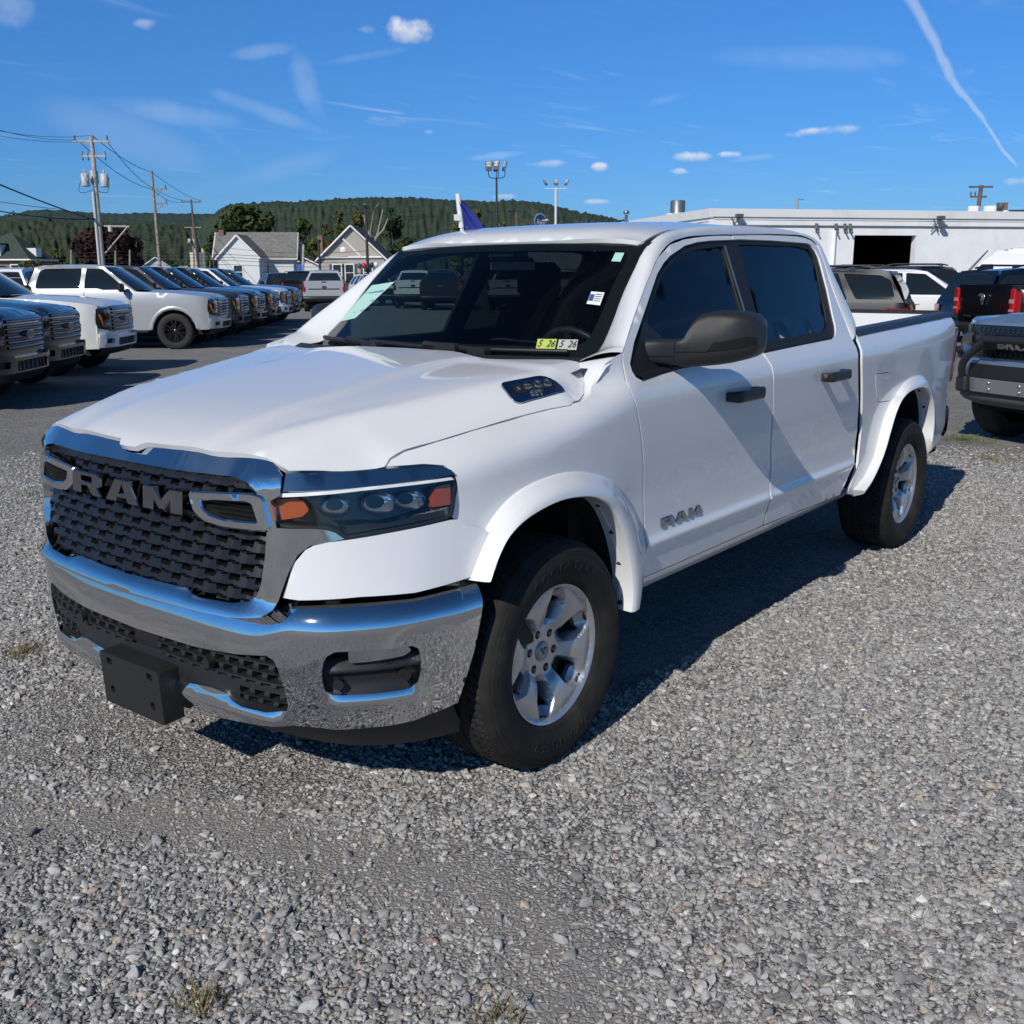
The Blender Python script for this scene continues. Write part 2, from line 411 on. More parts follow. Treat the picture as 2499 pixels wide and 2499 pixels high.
def side_y(x,z):
    low=s_low(z)
    w=sst(-.36,-.5,x)*sst(-2.85,-2.72,x)
    lo2=np.minimum(low,0)*0.6
    l=low*w+lo2*(1-w)
    d=np.maximum(np.asarray(z,float)-s_zsh(x),0)
    return s_ysh(x)+l-s_a(x)*d*d+.045*sst(1.02,.78,z)*sst(.15,.55,x)
P_S=[0,.2,.4,.55,.65,.75,.85,.97,1.10,1.25,1.40,1.6]
fxa=pch(P_S,[.93,.927,.91,.893,.86,.80,.72,.615,.50,.36,.2,0]); fya=pch(P_S,[0,.2,.4,.55,.645,.722,.785,.84,.89,.93,.960,.975])
fxb=pch(P_S,[.955,.95,.935,.915,.885,.835,.765,.67,.565,.43,.28,.08]); fyb=pch(P_S,[0,.2,.4,.55,.65,.735,.81,.88,.93,.965,.983,.99])
def front_xy(s,z):
    sg=np.sign(s); s=np.abs(s); w=np.clip((1.05-np.asarray(z,float))/.30,-.35,1.3)
    return fxa(s)*(1-w)+fxb(s)*w, sg*(fya(s)*(1-w)+fyb(s)*w)
B_S=[0,.3,.56,.69,.80,.90,1.02,1.15,1.27,1.40]
bxa=pch(B_S,[.965,.958,.93,.90,.85,.78,.68,.56,.455,.33]); bya=pch(B_S,[0,.3,.55,.67,.765,.835,.905,.955,.985,1.0])
def bump_xy(s,z):
    # the bumper leans back toward its bottom edge
    sg=np.sign(s); s=np.abs(s); z=np.asarray(z,float)
    k=np.clip((.60-z)/.25,-1,1.2); ins=np.where(k>0,.035*k*k,.02*k*k)
    return bxa(s)-ins*np.cos(np.clip(s,0,1.2)*1.1), sg*(bya(s)-ins*np.sin(np.clip(s,0,1.2)*1.1)*.6)
# greenhouse side: tumblehome above the belt
g_in=pch([1.24,1.30,1.35,1.45,1.60,1.75,1.80,1.86,1.90,1.93],[.972,.950,.928,.882,.812,.742,.714,.67,.625,.56])
def gh_y(x,z):
    return g_in(z)-.10*sst(-.9,-.2,x)*sst(1.35,1.8,z)*0
h_ys=pch([-.5,-.3,-.187,-.056,.264,.407,.518,.60,.70,.95],[.94,.94,.930,.905,.848,.823,.802,.792,.77,.72])
h_zs=pch([-.5,-.3,-.187,-.056,.264,.407,.518,.573,.605,.7,.95],[1.235,1.235,1.234,1.225,1.189,1.169,1.151,1.133,1.114,1.09,1.02])
h_zc=pch([-.5,-.3,0,.3,.6,.75,.85,.90,.94],[1.39,1.376,1.343,1.303,1.255,1.222,1.190,1.170,1.146])
h_gf=pch([0,.40,.44,.50,.56,.7,.8,.88,.94,1],[1,1,.99,.95,.937,.90,.80,.5,.2,0])
h_gr=pch([0,.37,.405,.455,.50,.62,.75,.85,.92,1],[1,1,.985,.92,.905,.885,.85,.76,.55,0])
h_tr=pch([-.3,-.1,.3,.84,.95],[.87,.86,.83,.64,.60])
h_gc=pch([0,.42,.50,.62,.75,.82,.862,.894,.9255,.957,1],[1,.985,.95,.93,.91,.88,.83,.64,.38,.15,0])
def hood_z(x,y):
    t=np.clip(np.abs(y)/h_ys(x),0,1.02); w=sst(-.2,.45,x)
    w2=sst(-.165,-.225,x); g=(h_gr(t)*(1-w2)+h_gc(t)*w2)*(1-w)+h_gf(t)*w
    return h_zs(x)+(h_zc(x)-h_zs(x))*g+.006*np.exp(-((t-h_tr(x))/.045)**2)*sst(-.28,-.1,x)*sst(.9,.7,x)
def roof_z(x,y):
    zc=r_zc(x); t=np.abs(y)/.66
    k=.30+.70*sst(-.955,-1.03,x)
    return zc-k*(.012*t**2+.030*np.clip(t-.55,0,1)**2/.2025)
r_zc=pch([-3.0,-2.85,-2.6,-2.2,-1.8,-1.5,-1.25,-1.12,-1.03,-.955],[1.83,1.862,1.893,1.908,1.908,1.899,1.884,1.866,1.840,1.797])

def body_y(x,z):
    w=sst(1.26,1.36,z)
    return side_y(x,z)*(1-w)+gh_y(x,z)*w
# ------------------------------------------------------------------ material library
WHITE=mat('white_paint',(.80,.805,.81),.32,0,coat=1.0,croughness=.02,dirt=((.52,.49,.43),.10,2.2))
CHROME=mat('chrome',(.78,.79,.80),.045,1.0,dirt=((.30,.28,.25),.10,6))
CHROME_D=mat('dark_chrome',(.30,.31,.33),.12,1.0)
BLACKP=mat('black_plastic',(.018,.018,.019),.45,0,bump=.06,bscale=220)
BLACKG=mat('gloss_black',(.008,.008,.009),.12,0,coat=.5)
BLACKT=mat('textured_black',(.022,.022,.023),.38,0,bump=.25,bscale=420)
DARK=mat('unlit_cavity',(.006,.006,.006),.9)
RUBBER=mat('tyre_rubber',(.021,.020,.019),.72,0,spec=.25,vary=.25,vscale=9,dirt=((.10,.08,.06),.28,7),bump=.1,bscale=90)
ALLOY=mat('silver_alloy',(.56,.565,.57),.34,.75,coat=.3)
STEEL=mat('brake_steel',(.20,.19,.18),.45,.8)
INTERIOR=mat('cabin_black',(.012,.013,.015),.7,vary=.2)
INTERIOR2=mat('seat_cloth',(.016,.017,.019),.85,vary=.25,vscale=60)
HEADLINER=mat('headliner_grey',(.10,.10,.105),.9)
GLASS_W=glass('windshield_glass',(.50,.58,.57))
GLASS_F=glass('front_side_glass',(.36,.45,.46))
GLASS_R=glass('privacy_glass',(.045,.055,.065))
LENS=glass('clear_lens',(.93,.94,.95))
AMBER=mat('amber_lens',(.42,.085,.02),.12,0,coat=.6)
AMBERD=mat('deep_amber_lens',(.36,.06,.006),.15,0,coat=.6)
RED=mat('red_lens',(.30,.008,.012),.10,0,coat=.8)
REFL=mat('lamp_reflector',(.75,.77,.78),.10,1.0)
LAMPWHITE=mat('lamp_light_bar',(.85,.86,.87),.25)
SEAL=mat('seal_black',(.010,.010,.010),.6)
PAPERT=mat('teal_paper',(.42,.66,.58),.6)
PAPERW=mat('white_paper',(.74,.78,.76),.6)
INK=mat('dark_ink',(.03,.04,.07),.6)
# ------------------------------------------------------------------ the white pickup in front
ram=thing('pickup_truck','large white crew cab pickup with chrome bumper and grille parked in front','truck')
def off2(fn,d):
    """front-type surface (s,z) pushed outward by d (number or function)"""
    def g(s,z):
        s=np.asarray(s,float); z=np.broadcast_to(np.asarray(z,float),s.shape); h=.004
        x,y=fn(s,z); xa,ya=fn(s-h,z); xb,yb=fn(s+h,z); tx,ty=xb-xa,yb-ya; L=np.maximum(np.hypot(tx,ty),1e-9)
        o=d(s,z) if callable(d) else d
        return x+ty/L*o, y-tx/L*o, z
    return g
FR=lambda d=0.0: off2(front_xy,d)
def bump_z(s,z):
    s=np.asarray(s,float); zt=.684+.068*sst(.54,.72,np.abs(s)); k=np.clip((z-(zt-.085))/.085,0,1.2)
    return -(.022+.033*sst(.55,.72,np.abs(s)))*k*k
BU=lambda d=0.0: off2(bump_xy,lambda s,z: bump_z(s,z)+(d(s,z) if callable(d) else d))
BODY=lambda d=0.0: (lambda x,z:(x,body_y(x,z)+d,z))
def sym(h):
    """half outline (from centre top round to centre bottom, y or s positive) -> closed symmetric outline"""
    m=[(a,-b) for a,b in h[::-1] if abs(b)>1e-6]; return list(h)+m
def syms(h):
    m=[(-a,b) for a,b in h[::-1] if abs(a)>1e-6]; return list(h)+m
def shrink(poly,d):
    P=np.array(poly,float); area=0.5*np.sum(P[:,0]*np.roll(P[:,1],-1)-np.roll(P[:,0],-1)*P[:,1]); sg=1 if area>0 else -1
    out=[]
    for i in range(len(P)):
        a=P[i]-P[i-1]; b=P[(i+1)%len(P)]-P[i]; a/=max(np.linalg.norm(a),1e-9); b/=max(np.linalg.norm(b),1e-9)
        n=np.array([-a[1]-b[1],a[0]+b[0]])*sg; L=np.linalg.norm(n); n=n/L if L>1e-6 else n
        k=max(.5,n@(np.array([-a[1],a[0]])*sg)); out.append(tuple(P[i]+n*d/k))
    return out
def gridmesh(us,vs,fn,smooth=True):
    U,V=np.meshgrid(us,vs,indexing='ij'); P=fn(U.ravel(),V.ravel()); P=np.stack([np.broadcast_to(np.asarray(c,float),U.ravel().shape) for c in P],1); n=len(vs)
    mb=MB(); mb.v=[tuple(q) for q in P]; mb.f=[(i*n+j,i*n+j+1,(i+1)*n+j+1,(i+1)*n+j) for i in range(len(us)-1) for j in range(n-1)]; mb.sm=[smooth]*len(mb.f); return mb

# --- fender, doors, bed side, rocker
ARCH_F=[(.432,.762),(.392,.816),(.325,.899),(.229,.972),(.12,1.010),(-.033,1.022),(-.167,1.006),(-.302,.963),(-.405,.900),(-.491,.811),(-.541,.694),(-.560,.575),(-.560,.452)]
ARCH_Fi=[(.418,.770),(.378,.836),(.319,.893),(.217,.93),(.056,.95),(-.095,.937),(-.194,.907),(-.265,.858),(-.328,.776),(-.379,.668),(-.405,.571),(-.410,.50),(-.400,.452)]
ARCH_R=[(-2.905,.44),(-2.995,.500),(-3.11,.615),(-3.225,.739),(-3.315,.865),(-3.40,.975),(-3.55,1.040),(-3.80,1.058),(-4.03,1.005),(-4.19,.87),(-4.235,.73),(-4.20,.60),(-4.12,.47)]
ARCH_Ri=[(-2.80,.505),(-2.90,.545),(-3.00,.610),(-3.085,.690),(-3.15,.785),(-3.22,.880),(-3.31,.950),(-3.45,.985),(-3.644,.992),(-3.80,.968),(-3.91,.893),(-3.98,.76),(-3.975,.63),(-3.91,.52)]
ARCH_Ri=ARCH_Ri[:-1]+[(-3.93,.52)]
ARCH_R=[(-2.83,.462),(-2.95,.500),(-3.07,.590),(-3.17,.700),(-3.255,.83),(-3.345,.955),(-3.50,1.030),(-3.70,1.056),(-3.90,1.035),(-4.05,.955),(-4.12,.80),(-4.11,.65),(-4.05,.50)]
ARCH_Ri=cr(ARCH_Ri,2)[::2]
fender=[(.598,1.118),(.573,1.135),(.518,1.153),(.407,1.171),(.264,1.191),(.1,1.2085),(-.055,1.2265),(-.155,1.236),(-.214,1.240),(-.275,1.260),(-.32,1.292),(-.345,1.329),(-.366,1.358),(-.44,1.378),(-.497,1.387),(-.473,1.353),(-.452,1.293),(-.460,1.245),(-.478,1.201),(-.518,1.081),(-.545,.958),(-.563,.808),(-.567,.703),(-.563,.56),(-.555,.47),(-.43,.47)]
fender+=cr(ARCH_Fi,3)[::-1][3:-10]
fender+=[(.24,.885),(.33,.865),(.405,.90),(.447,.955),(.422,1.04),(.428,1.085),(.447,1.108),(.50,1.116),(.56,1.116)]
pbuild(patch(shrink(fender,.002),BODY(),.03,sgn=-1),'fender',WHITE,ram,True)
dlo_b=[(-.55,1.287),(-.70,1.300),(-.855,1.309),(-1.2,1.316),(-1.592,1.321)]
fdoor=[(-1.598,1.321)]+dlo_b[::-1]+[(-.522,1.300),(-.516,1.32),(-.523,1.345),(-.60,1.415),(-.78,1.54),(-.953,1.662),(-1.03,1.702),(-1.106,1.732),(-1.27,1.776),(-1.40,1.794),(-1.527,1.803),(-1.757,1.812),(-1.764,1.834),
 (-1.6,1.830),(-1.413,1.818),(-1.286,1.806),(-1.145,1.782),(-1.002,1.728),(-.889,1.659),(-.777,1.587),(-.628,1.486),(-.52,1.405),(-.49,1.375),(-.477,1.353),(-.456,1.293),(-.464,1.245),(-.482,1.201),(-.522,1.081),(-.549,.958),(-.567,.808),(-.571,.703),(-.567,.53),
 (-1.1,.530),(-1.635,.53),(-1.66,.656),(-1.682,.787),(-1.658,.938),(-1.632,1.172),(-1.625,1.264)]
GV=np.concatenate([np.arange(.45,.60,.03),np.arange(.61,.705,.007),np.arange(.72,1.86,.033)])
pbuild(patch(shrink(fdoor,.0025),BODY(),.035,sgn=-1,grid=GV),'front_door',WHITE,ram,True)
rdoor=[(-1.612,1.322),(-1.637,1.264),(-1.640,1.172),(-1.666,.938),(-1.690,.787),(-1.668,.656),(-1.643,.53),(-2.61,.505),(-2.67,.569),(-2.756,.684),(-2.787,.841),(-2.768,.96),(-2.73,1.076),(-2.700,1.213),(-2.708,1.32),(-2.715,1.406),(-2.705,1.52),(-2.712,1.636),(-2.738,1.789),(-2.722,1.815),(-2.688,1.835),(-2.62,1.846),(-2.525,1.851),(-2.2,1.848),(-1.770,1.836),(-1.765,1.813),(-1.86,1.816),(-2.2,1.818),(-2.604,1.814),(-2.645,1.81),(-2.667,1.799),(-2.683,1.778),(-2.687,1.745),(-2.639,1.582),(-2.581,1.454),(-2.562,1.40),(-2.539,1.371),(-2.51,1.352),(-2.454,1.343),(-2.0,1.332)]
pbuild(patch(shrink(rdoor,.0025),BODY(),.035,sgn=-1,grid=GV),'rear_door',WHITE,ram,True)
bed=[(-2.790,1.345),(-2.768,1.27),(-2.760,1.209),(-2.790,1.09),(-2.812,1.00),(-2.845,.83),(-2.833,.73),(-2.79,.62),(-2.735,.523),(-2.74,.485),(-2.81,.475)]+cr(ARCH_Ri,3)[3:-2]+[(-3.93,.50),(-4.15,.50),(-4.42,.55),(-4.56,.66),(-4.575,.77),(-4.58,.936),(-4.645,1.291),(-4.635,1.333),(-4.60,1.37),(-4.56,1.384),(-3.7,1.366)]
fuel=fillet([(-2.968,1.125),(-3.225,1.117),(-3.293,.945),(-3.045,.957)],.05,5)
pbuild(patch(shrink(bed,.002),BODY(),.04,holes=[fuel],sgn=-1),'bed_side',WHITE,ram,True)
pbuild(patch(shrink(fuel,.004),BODY(.001),.04,sgn=-1),'fuel_door',WHITE,ram)
pbuild(patch([(-.56,.527),(-1.6,.527),(-2.60,.502),(-2.76,.50),(-2.80,.452),(-.54,.452)],lambda x,z:(x,side_y(x,np.maximum(z,.5))-.003-2.2*np.maximum(.495-z,0)**1.15,z),.05,sgn=-1,lip=.03),'rocker_panel',WHITE,ram,True)
# dark body behind the shut lines, floor and frame
mb=MB(); xs=np.linspace(-2.85,.38,20); zs=np.linspace(.50,1.30,9)
ok=lambda x: x<-.55
for sgn_ in (1,-1):
    rows=[[(x,sgn_*(float(body_y(x,max(z,.6)))-.045-.06*max(0,.7-z)/.2),z) for z in zs] for x in xs if ok(x)]; mb.loft(rows)
mb.box((-1.7,0,.46),(4.4,1.66,.10)); mb.box((-3.6,0,.62),(2.3,1.0,.16)); mb.box((.15,0,.75),(1.2,1.04,.5)); mb.box((.62,0,.80),(.36,1.06,.44)); mb.box((-.38,0,.85),(.25,1.7,.72)); mb.box((-.2,0,1.06),(.35,1.5,.24)); mb.box((.3,0,1.03),(.6,1.3,.1))
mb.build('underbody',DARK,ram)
# --- wheel arch flares
def flare(O,I,name,ybody):
    o=cr(O,5); i_=cr(I,5); rows=[]
    for (a,b) in zip(o,i_):
        yb=ybody(*a); yt=1.036; q=[]
        for t,y in ((0,yb-.008),(.01,yb+.006),(.10,yb+.013),(.30,yb+.013+(yt-yb-.013)*.45),(.50,yb+.013+(yt-yb-.013)*.80),(.70,yt),(.93,yt+.003),(1.0,yt-.004),(1.0,yt-.012)):
            q.append((a[0]+(b[0]-a[0])*t,y,a[1]+(b[1]-a[1])*t))
        q.append((b[0]+(a[0]-b[0])*.04,.955,b[1]+(a[1]-b[1])*.04)); q.append((b[0]+(a[0]-b[0])*.06,.90,b[1]+(a[1]-b[1])*.06)); rows.append(q)
    mb=MB(); mb.loft(rows); mb.f.append(tuple(range(len(rows[0])))); mb.sm.append(False); n=len(rows)-1; L=len(rows[0]); mb.f.append(tuple(n*L+k for k in range(L))[::-1]); mb.sm.append(False)
    pr=both(mb,name,WHITE,ram,sharp=50)
    sc=MB()
    for k in (-4,-14,-20,-27,-33):
        b=Vector((i_[k][0],.925,i_[k][1])); t=Vector((i_[k][0]-o[k][0],0,i_[k][1]-o[k][1])).normalized(); nn=t; c=Vector((i_[k][0]+(o[k][0]-i_[k][0])*.03,.978,i_[k][1]+(o[k][1]-i_[k][1])*.03))
        sc.cyl(c-nn*.004,c+nn*.006,.0085,10)
    for p in pr[:1]: sc.build('flare_screws',BLACKP,p)
flare(ARCH_F,ARCH_Fi,'wheel_flare',lambda x,z: float(body_y(x,z)) if x<.40 else float(body_y(.40,z))+(.40-x)*.12)
flare(ARCH_R,ARCH_Ri,'wheel_flare',lambda x,z: float(body_y(x,z)))
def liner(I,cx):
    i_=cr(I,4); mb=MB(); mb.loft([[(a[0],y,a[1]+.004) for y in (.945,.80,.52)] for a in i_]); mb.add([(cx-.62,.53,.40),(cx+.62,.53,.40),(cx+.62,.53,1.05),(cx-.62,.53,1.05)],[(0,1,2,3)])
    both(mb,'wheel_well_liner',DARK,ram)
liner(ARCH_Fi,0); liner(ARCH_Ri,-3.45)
# --- hood
hood=[(.939,0),(.937,.043),(.915,.070),(.911,.18),(.897,.40),(.874,.53),(.862,.585),(.850,.625),(.838,.650),(.80,.672),(.755,.697),(.69,.738),(.62,.779),(.600,.790),(.573,.785),(.518,.791),(.407,.819),(.264,.845),(.1,.873),(-.055,.901),(-.15,.924),(-.214,.917),(-.275,.896),(-.32,.866),(-.345,.838),(-.364,.808),(-.35,.76),(-.30,.68),(-.25,.56),(-.235,.49),(-.25,.41),(-.29,.32),(-.312,.26),(-.32,0)]
pbuild(patch(sym(hood),lambda x,y:(x,y,hood_z(x,y)),.03,sgn=1,lip=.018),'hood',WHITE,ram)
# emblem plate with raised figures on the driver's edge of the hood
em=MB(); plate=fillet([(.036,.770),(-.147,.822),(-.172,.895),(.056,.852)],.02,4,radii=[.02,.05,.02,.03])
HS=lambda d:(lambda x,y:(x,y,hood_z(x,y)+d))
embl=pbuild(patch(plate,HS(.009),.02,lip=.012),'hood_emblem',mat('emblem_blue_reflect_chrome',(.30,.36,.46),.10,1.0),ram)[0]  # dark chrome with its blue reflection put into the base colour
pbuild(patch(fillet([(.012,.797),(-.135,.842),(-.146,.873),(.022,.832)],.012,3),HS(.0102),.02,lip=0),'emblem_recess',SEAL,embl)
def on_hood(txt,size,c,ux,vx,d,shear=0.0,bold=0.0,name='lettering',m=None):
    me=text_mesh(txt,size,0.0035,shear,1.0,bold)
    for v in me.vertices:
        x=c[0]+ux[0]*v.co.x+vx[0]*v.co.y; y=c[1]+ux[1]*v.co.x+vx[1]*v.co.y; v.co=(x,y,float(hood_z(x,y))+d+v.co.z)
    me.materials.clear(); return link(name,me,m,embl)
on_hood('1500',.046,(-.061,.836),(-1.62,.53),(-.25,-.66),.015,bold=.0005,m=mat('figure_chrome',(.62,.64,.66),.15,1.0))
on_hood('SST',.023,(-.052,.8605),(-1.45,.47),(-.30,-.80),.012,bold=.0003,m=MATS['figure_chrome'])
# --- nose below the headlamps
fas=[(.648,.762),(.680,.861),(.717,.905),(.74,.917),(.782,.925),(.829,.929),(.95,.9385),(1.07,.9465),(1.115,.950),(1.165,.953),(1.195,.950),(1.225,.93),(1.30,.905),(1.335,.86),(1.36,.80),(1.352,.772),(1.24,.770),(1.04,.758),(.872,.763),(.70,.757)]
pbuild(patch(shrink(fas,.0015),FR(.004),.03,sgn=1),'front_fascia',WHITE,ram,True)
# --- grille surround, mesh, lettering, side brackets
gopen=[(0,1.100),(.30,1.100),(.50,1.103),(.548,1.094),(.580,1.066),(.606,1.01),(.612,.97),(.606,.88),(.594,.80),(.580,.765),(.556,.746),(.50,.736),(.37,.733),(.335,.737),(.305,.747),(0,.742)]
gout=[(0,1.128),(.04,1.130),(.072,1.159),(.18,1.161),(.42,1.163),(.55,1.163),(.59,1.158),(.622,1.141),(.649,1.119),(.652,1.085),(.650,1.062),(.622,1.045),(.640,.968),(.70,.964),(.765,.961),(.80,.948),(.826,.929),(.775,.921),(.728,.914),(.695,.888),(.672,.84),(.645,.757),(.63,.73),(.60,.710),(.50,.700),(0,.690)]
def fr_off(s,z):
    s=np.asarray(s,float); z=np.asarray(z,float); w=.022*np.ones_like(z)
    w=w-np.clip(z-1.098,0,.1)*.75*sst(.75,.60,np.abs(s))          # top bar leans back
    w=w+.030*sst(.747,.716,z)*sst(.66,.54,np.abs(s))                # bottom ledge
    w=w-.018*sst(.62,.72,np.abs(s))*sst(1.06,.99,z)-.010*sst(.66,.80,np.abs(s))
    return w
gho=shrink(syms(gopen),0)
pbuild(patch(syms(gout),FR(fr_off),.022,holes=[gho],sgn=1,lip=.05),'grille_surround',CHROME,ram)
PZ,PSP=.0365,.104
def mesh_off(s,z):
    s=np.asarray(s,float); r0=np.floor((z-.70)/PZ); 
    zz=z+.0055*(np.abs(((s/PSP+.5*(r0%2))%1)-.5)*4-1); r=np.floor((zz-.70)/PZ); f=(zz-.70)/PZ-r
    c=((s/PSP+.5*(r%2))%1)-.5
    o=.010-.016*f
    slot=(np.abs(c)<.20+.04*(f-.5))&(f>.40)&(f<.78)
    return np.where(slot,-.05,o)-.012
zg=np.arange(.722,1.112,.0029); sg_=np.arange(-.625,.6251,.0050)
gm=gridmesh(sg_,zg,FR(mesh_off)); gm.build('grille_mesh',mat('grille_black',(.009,.009,.010),.40,0),ram,sharp=35)
LET={'R':([(0,0),(0,1),(.86,1),(1,.86),(1,.50),(.86,.38),(1.02,0),(.70,0),(.54,.36),(.30,.36),(.30,0)],[[(.30,.58),(.68,.58),(.68,.78),(.30,.78)]]),
 'A':([(0,0),(.30,1),(.72,1),(1.02,0),(.70,0),(.64,.20),(.36,.20),(.30,0)],[[(.42,.42),(.58,.42),(.515,.76),(.485,.76)]]),
 'M':([(0,0),(0,1),(.30,1),(.5,.55),(.70,1),(1,1),(1,0),(.72,0),(.72,.50),(.56,.10),(.44,.10),(.28,.50),(.28,0)],[])}
def letters(fn,u0,u1,v0,v1,name,parent,m,flip=False,lip=.022,step=.02,gap=.11,bv=.004):
    w=(u1-u0)/(3+2*gap)
    for k,ch in enumerate('RAM'):
        a=u0+k*w*(1+gap); mp=lambda q:(a+q[0]*w,v0+q[1]*(v1-v0))
        P,H=LET[ch]; pbuild(patch(shrink([mp(q) for q in P],bv),fn,abs(step),holes=[shrink([mp(q) for q in h],-bv) for h in H],sgn=-1 if flip else 1,lip=lip,bev=bv),name,m,parent)
LETCH=mat('letter_chrome',(.36,.36,.37),.07,1.0)
letters(FR(.036),-.312,.296,.968,1.043,'grille_letter',ram,LETCH,lip=.04)
for s_ in (1,-1):
    br=[(.318,1.040),(.56,1.060),(.600,1.054),(.622,.962),(.46,.957),(.385,.964),(.340,.988)]; bi=[(.362,1.026),(.552,1.040),(.570,1.036),(.590,.979),(.47,.973),(.405,.980),(.372,.998)]
    if s_<0: br=[(-a,b) for a,b in br][::-1]; bi=[(-a,b) for a,b in bi][::-1]
    b=pbuild(patch(fillet(br,.012,3),FR(.030),.02,holes=[fillet(bi,.008,3)],sgn=1,lip=.045,bev=.005),'grille_bracket',CHROME,ram)[0]
    lv=MB(); us=np.linspace(bi[0][0],bi[3][0],16)
    a_=min(q[0] for q in bi)-.005; b_=max(q[0] for q in bi)+.005
    vs=np.linspace(.968,1.046,79); gm=gridmesh(np.linspace(a_,b_,14),vs,FR(lambda s,z:-.004+.014*(((z-.968)/.0132)%1))); gm.build('bracket_louvre',BLACKP,b,sharp=35)
# --- headlamp
hl=fillet([(.600,1.066),(.652,1.071),(.869,1.075),(1.027,1.077),(1.150,1.080),(1.178,1.066),(1.174,1.00),(1.168,.962),(1.115,.955),(.95,.944),(.829,.934),(.800,.958),(.766,.967),(.637,.974)],.01,2)
chb=[(.654,1.118),(.70,1.119),(.923,1.117),(1.06,1.114),(1.130,1.109),(1.160,1.096),(1.172,1.084),(1.10,1.079),(.869,1.0755),(.655,1.0715)]
for s_ in (1,-1):
    fl=(lambda P: P if s_>0 else [(-a,b) for a,b in P][::-1])
    H=thing('headlamp','',''); del H['label'],H['category']; H.parent=ram
    hb=gridmesh(np.linspace(.592,1.19,40)*s_,np.linspace(.925,1.082,10),FR(-.055)); hb.build('lamp_housing',BLACKG,H)
    pbuild(patch(fl(hl),FR(.004),.03,sgn=1,lip=.0),'lamp_lens',LENS,H)
    rim=fillet(shrink(hl,-.006),.01,2)
    pbuild(patch(fl(rim),FR(.002),.03,holes=[fl(shrink(hl,.002))],sgn=1,lip=.05),'lamp_bezel',SEAL,H)
    pbuild(patch(fl(chb),FR(lambda s,z:.014-(z-1.075)*.55),.025,sgn=1,lip=.02),'lamp_chrome_bar',CHROME,H)
    pbuild(patch(fl([(.604,1.064),(.869,1.0745),(1.155,1.077),(1.165,1.069),(.869,1.0655),(.607,1.053)]),FR(.013),.03,sgn=1,lip=.03),'light_bar',LAMPWHITE,H)
    pbuild(patch(fl(fillet([(.612,1.041),(.69,1.047),(.709,1.038),(.725,1.013),(.705,.995),(.637,.984)],.006,2)),FR(-.012),.03,sgn=1,lip=.03),'turn_signal',AMBER,H)
    pbuild(patch(fl(fillet([(1.112,1.050),(1.166,1.054),(1.170,.993),(1.100,.993)],.006,2)),FR(-.008),.03,sgn=1,lip=.03),'side_marker',AMBERD,H)
    pbuild(patch(fl([(.795,.964),(.885,.965),(.941,.959),(1.02,.969),(1.088,.983),(1.164,.989),(1.165,.961),(1.115,.957),(.95,.947),(.832,.936)]),FR(lambda s,z:-.028+(z-.945)*.55),.03,sgn=1,lip=.02),'lamp_blade',CHROME,H)
    for c0,r0,d0 in ((.80,.036,.05),(.93,.040,.055),(1.03,.036,.05)):
        cxy=[float(q) for q in FR(-.016)(np.array([c0*s_]),np.array([1.016]))[:2]]+[1.018]; t=np.array(FR(0)(np.array([c0*s_+.01]),np.array([1.0]))[:2]).ravel()-np.array(FR(0)(np.array([c0*s_-.01]),np.array([1.0]))[:2]).ravel(); t/=np.linalg.norm(t); nrm=(t[1],-t[0])
        bw=MB(); bw.lathe([(r0,0),(r0*.98,-.008),(r0*.8,-.028),(r0*.4,-.045),(.001,-.05)],'x',20); bw.v=[(cxy[0]+x*nrm[0]+y*t[0]*1.35,cxy[1]+x*nrm[1]+y*t[1]*1.35,cxy[2]+z*.85) for x,y,z in bw.v]; bw.build('reflector_bowl',REFL,H)
# --- front bumper
bo=[(0,.684),(.30,.685),(.52,.686),(.56,.688),(.60,.694),(.66,.728),(.70,.745),(.76,.7495),(.90,.750),(1.04,.746),(1.24,.758),(1.345,.752),(1.335,.70),(1.29,.55),(1.225,.385),(1.14,.372),(.99,.366),(.86,.368),(.675,.368),(.45,.345),(.20,.328),(0,.325)]
inta=[(0,.552),(.30,.557),(.50,.570),(.615,.585),(.642,.575),(.655,.55),(.672,.49),(.680,.435),(.672,.415),(.60,.402),(.50,.400),(.455,.408),(.42,.424),(.36,.430),(.19,.412),(0,.405)]
fog=[(.797,.55),(.803,.580),(.815,.600),(.838,.612),(.95,.610),(1.062,.606),(1.080,.595),(1.088,.57),(1.086,.52),(1.078,.49),(1.05,.474),(.94,.474),(.825,.478),(.803,.492),(.797,.52)]
def bshape(s,z):
    s=np.abs(np.asarray(s,float)); z=np.asarray(z,float)
    lip_=.026*sst(.425,.378,z)*sst(.72,.62,s)*sst(.14,.20,s)
    fx=.014*sst(.482,.450,z)*sst(.78,.83,s)*sst(1.12,1.06,s)   # sill under the fog lamp
    return lip_+fx
pbuild(patch(syms(bo),BU(bshape),.024,holes=[syms(inta),fog,[(-a,b) for a,b in fog]],sgn=1,lip=.045),'front_bumper',CHROME,ram)
def lat_off(s,z):
    s=np.asarray(s,float); a=(z-.40)/.030; r=np.floor(a); f=a-r; c=((s/.062+.5*(r%2))%1)-.5
    hexd=np.maximum(np.abs(f-.5)/.5,np.abs(c)/.5*1.05+np.abs(f-.5)*.35)
    return np.where(hexd<.70,-.05,-.018+.006*(1-np.abs(f-.5)*2))
blank=lambda s:np.abs(s)<.075
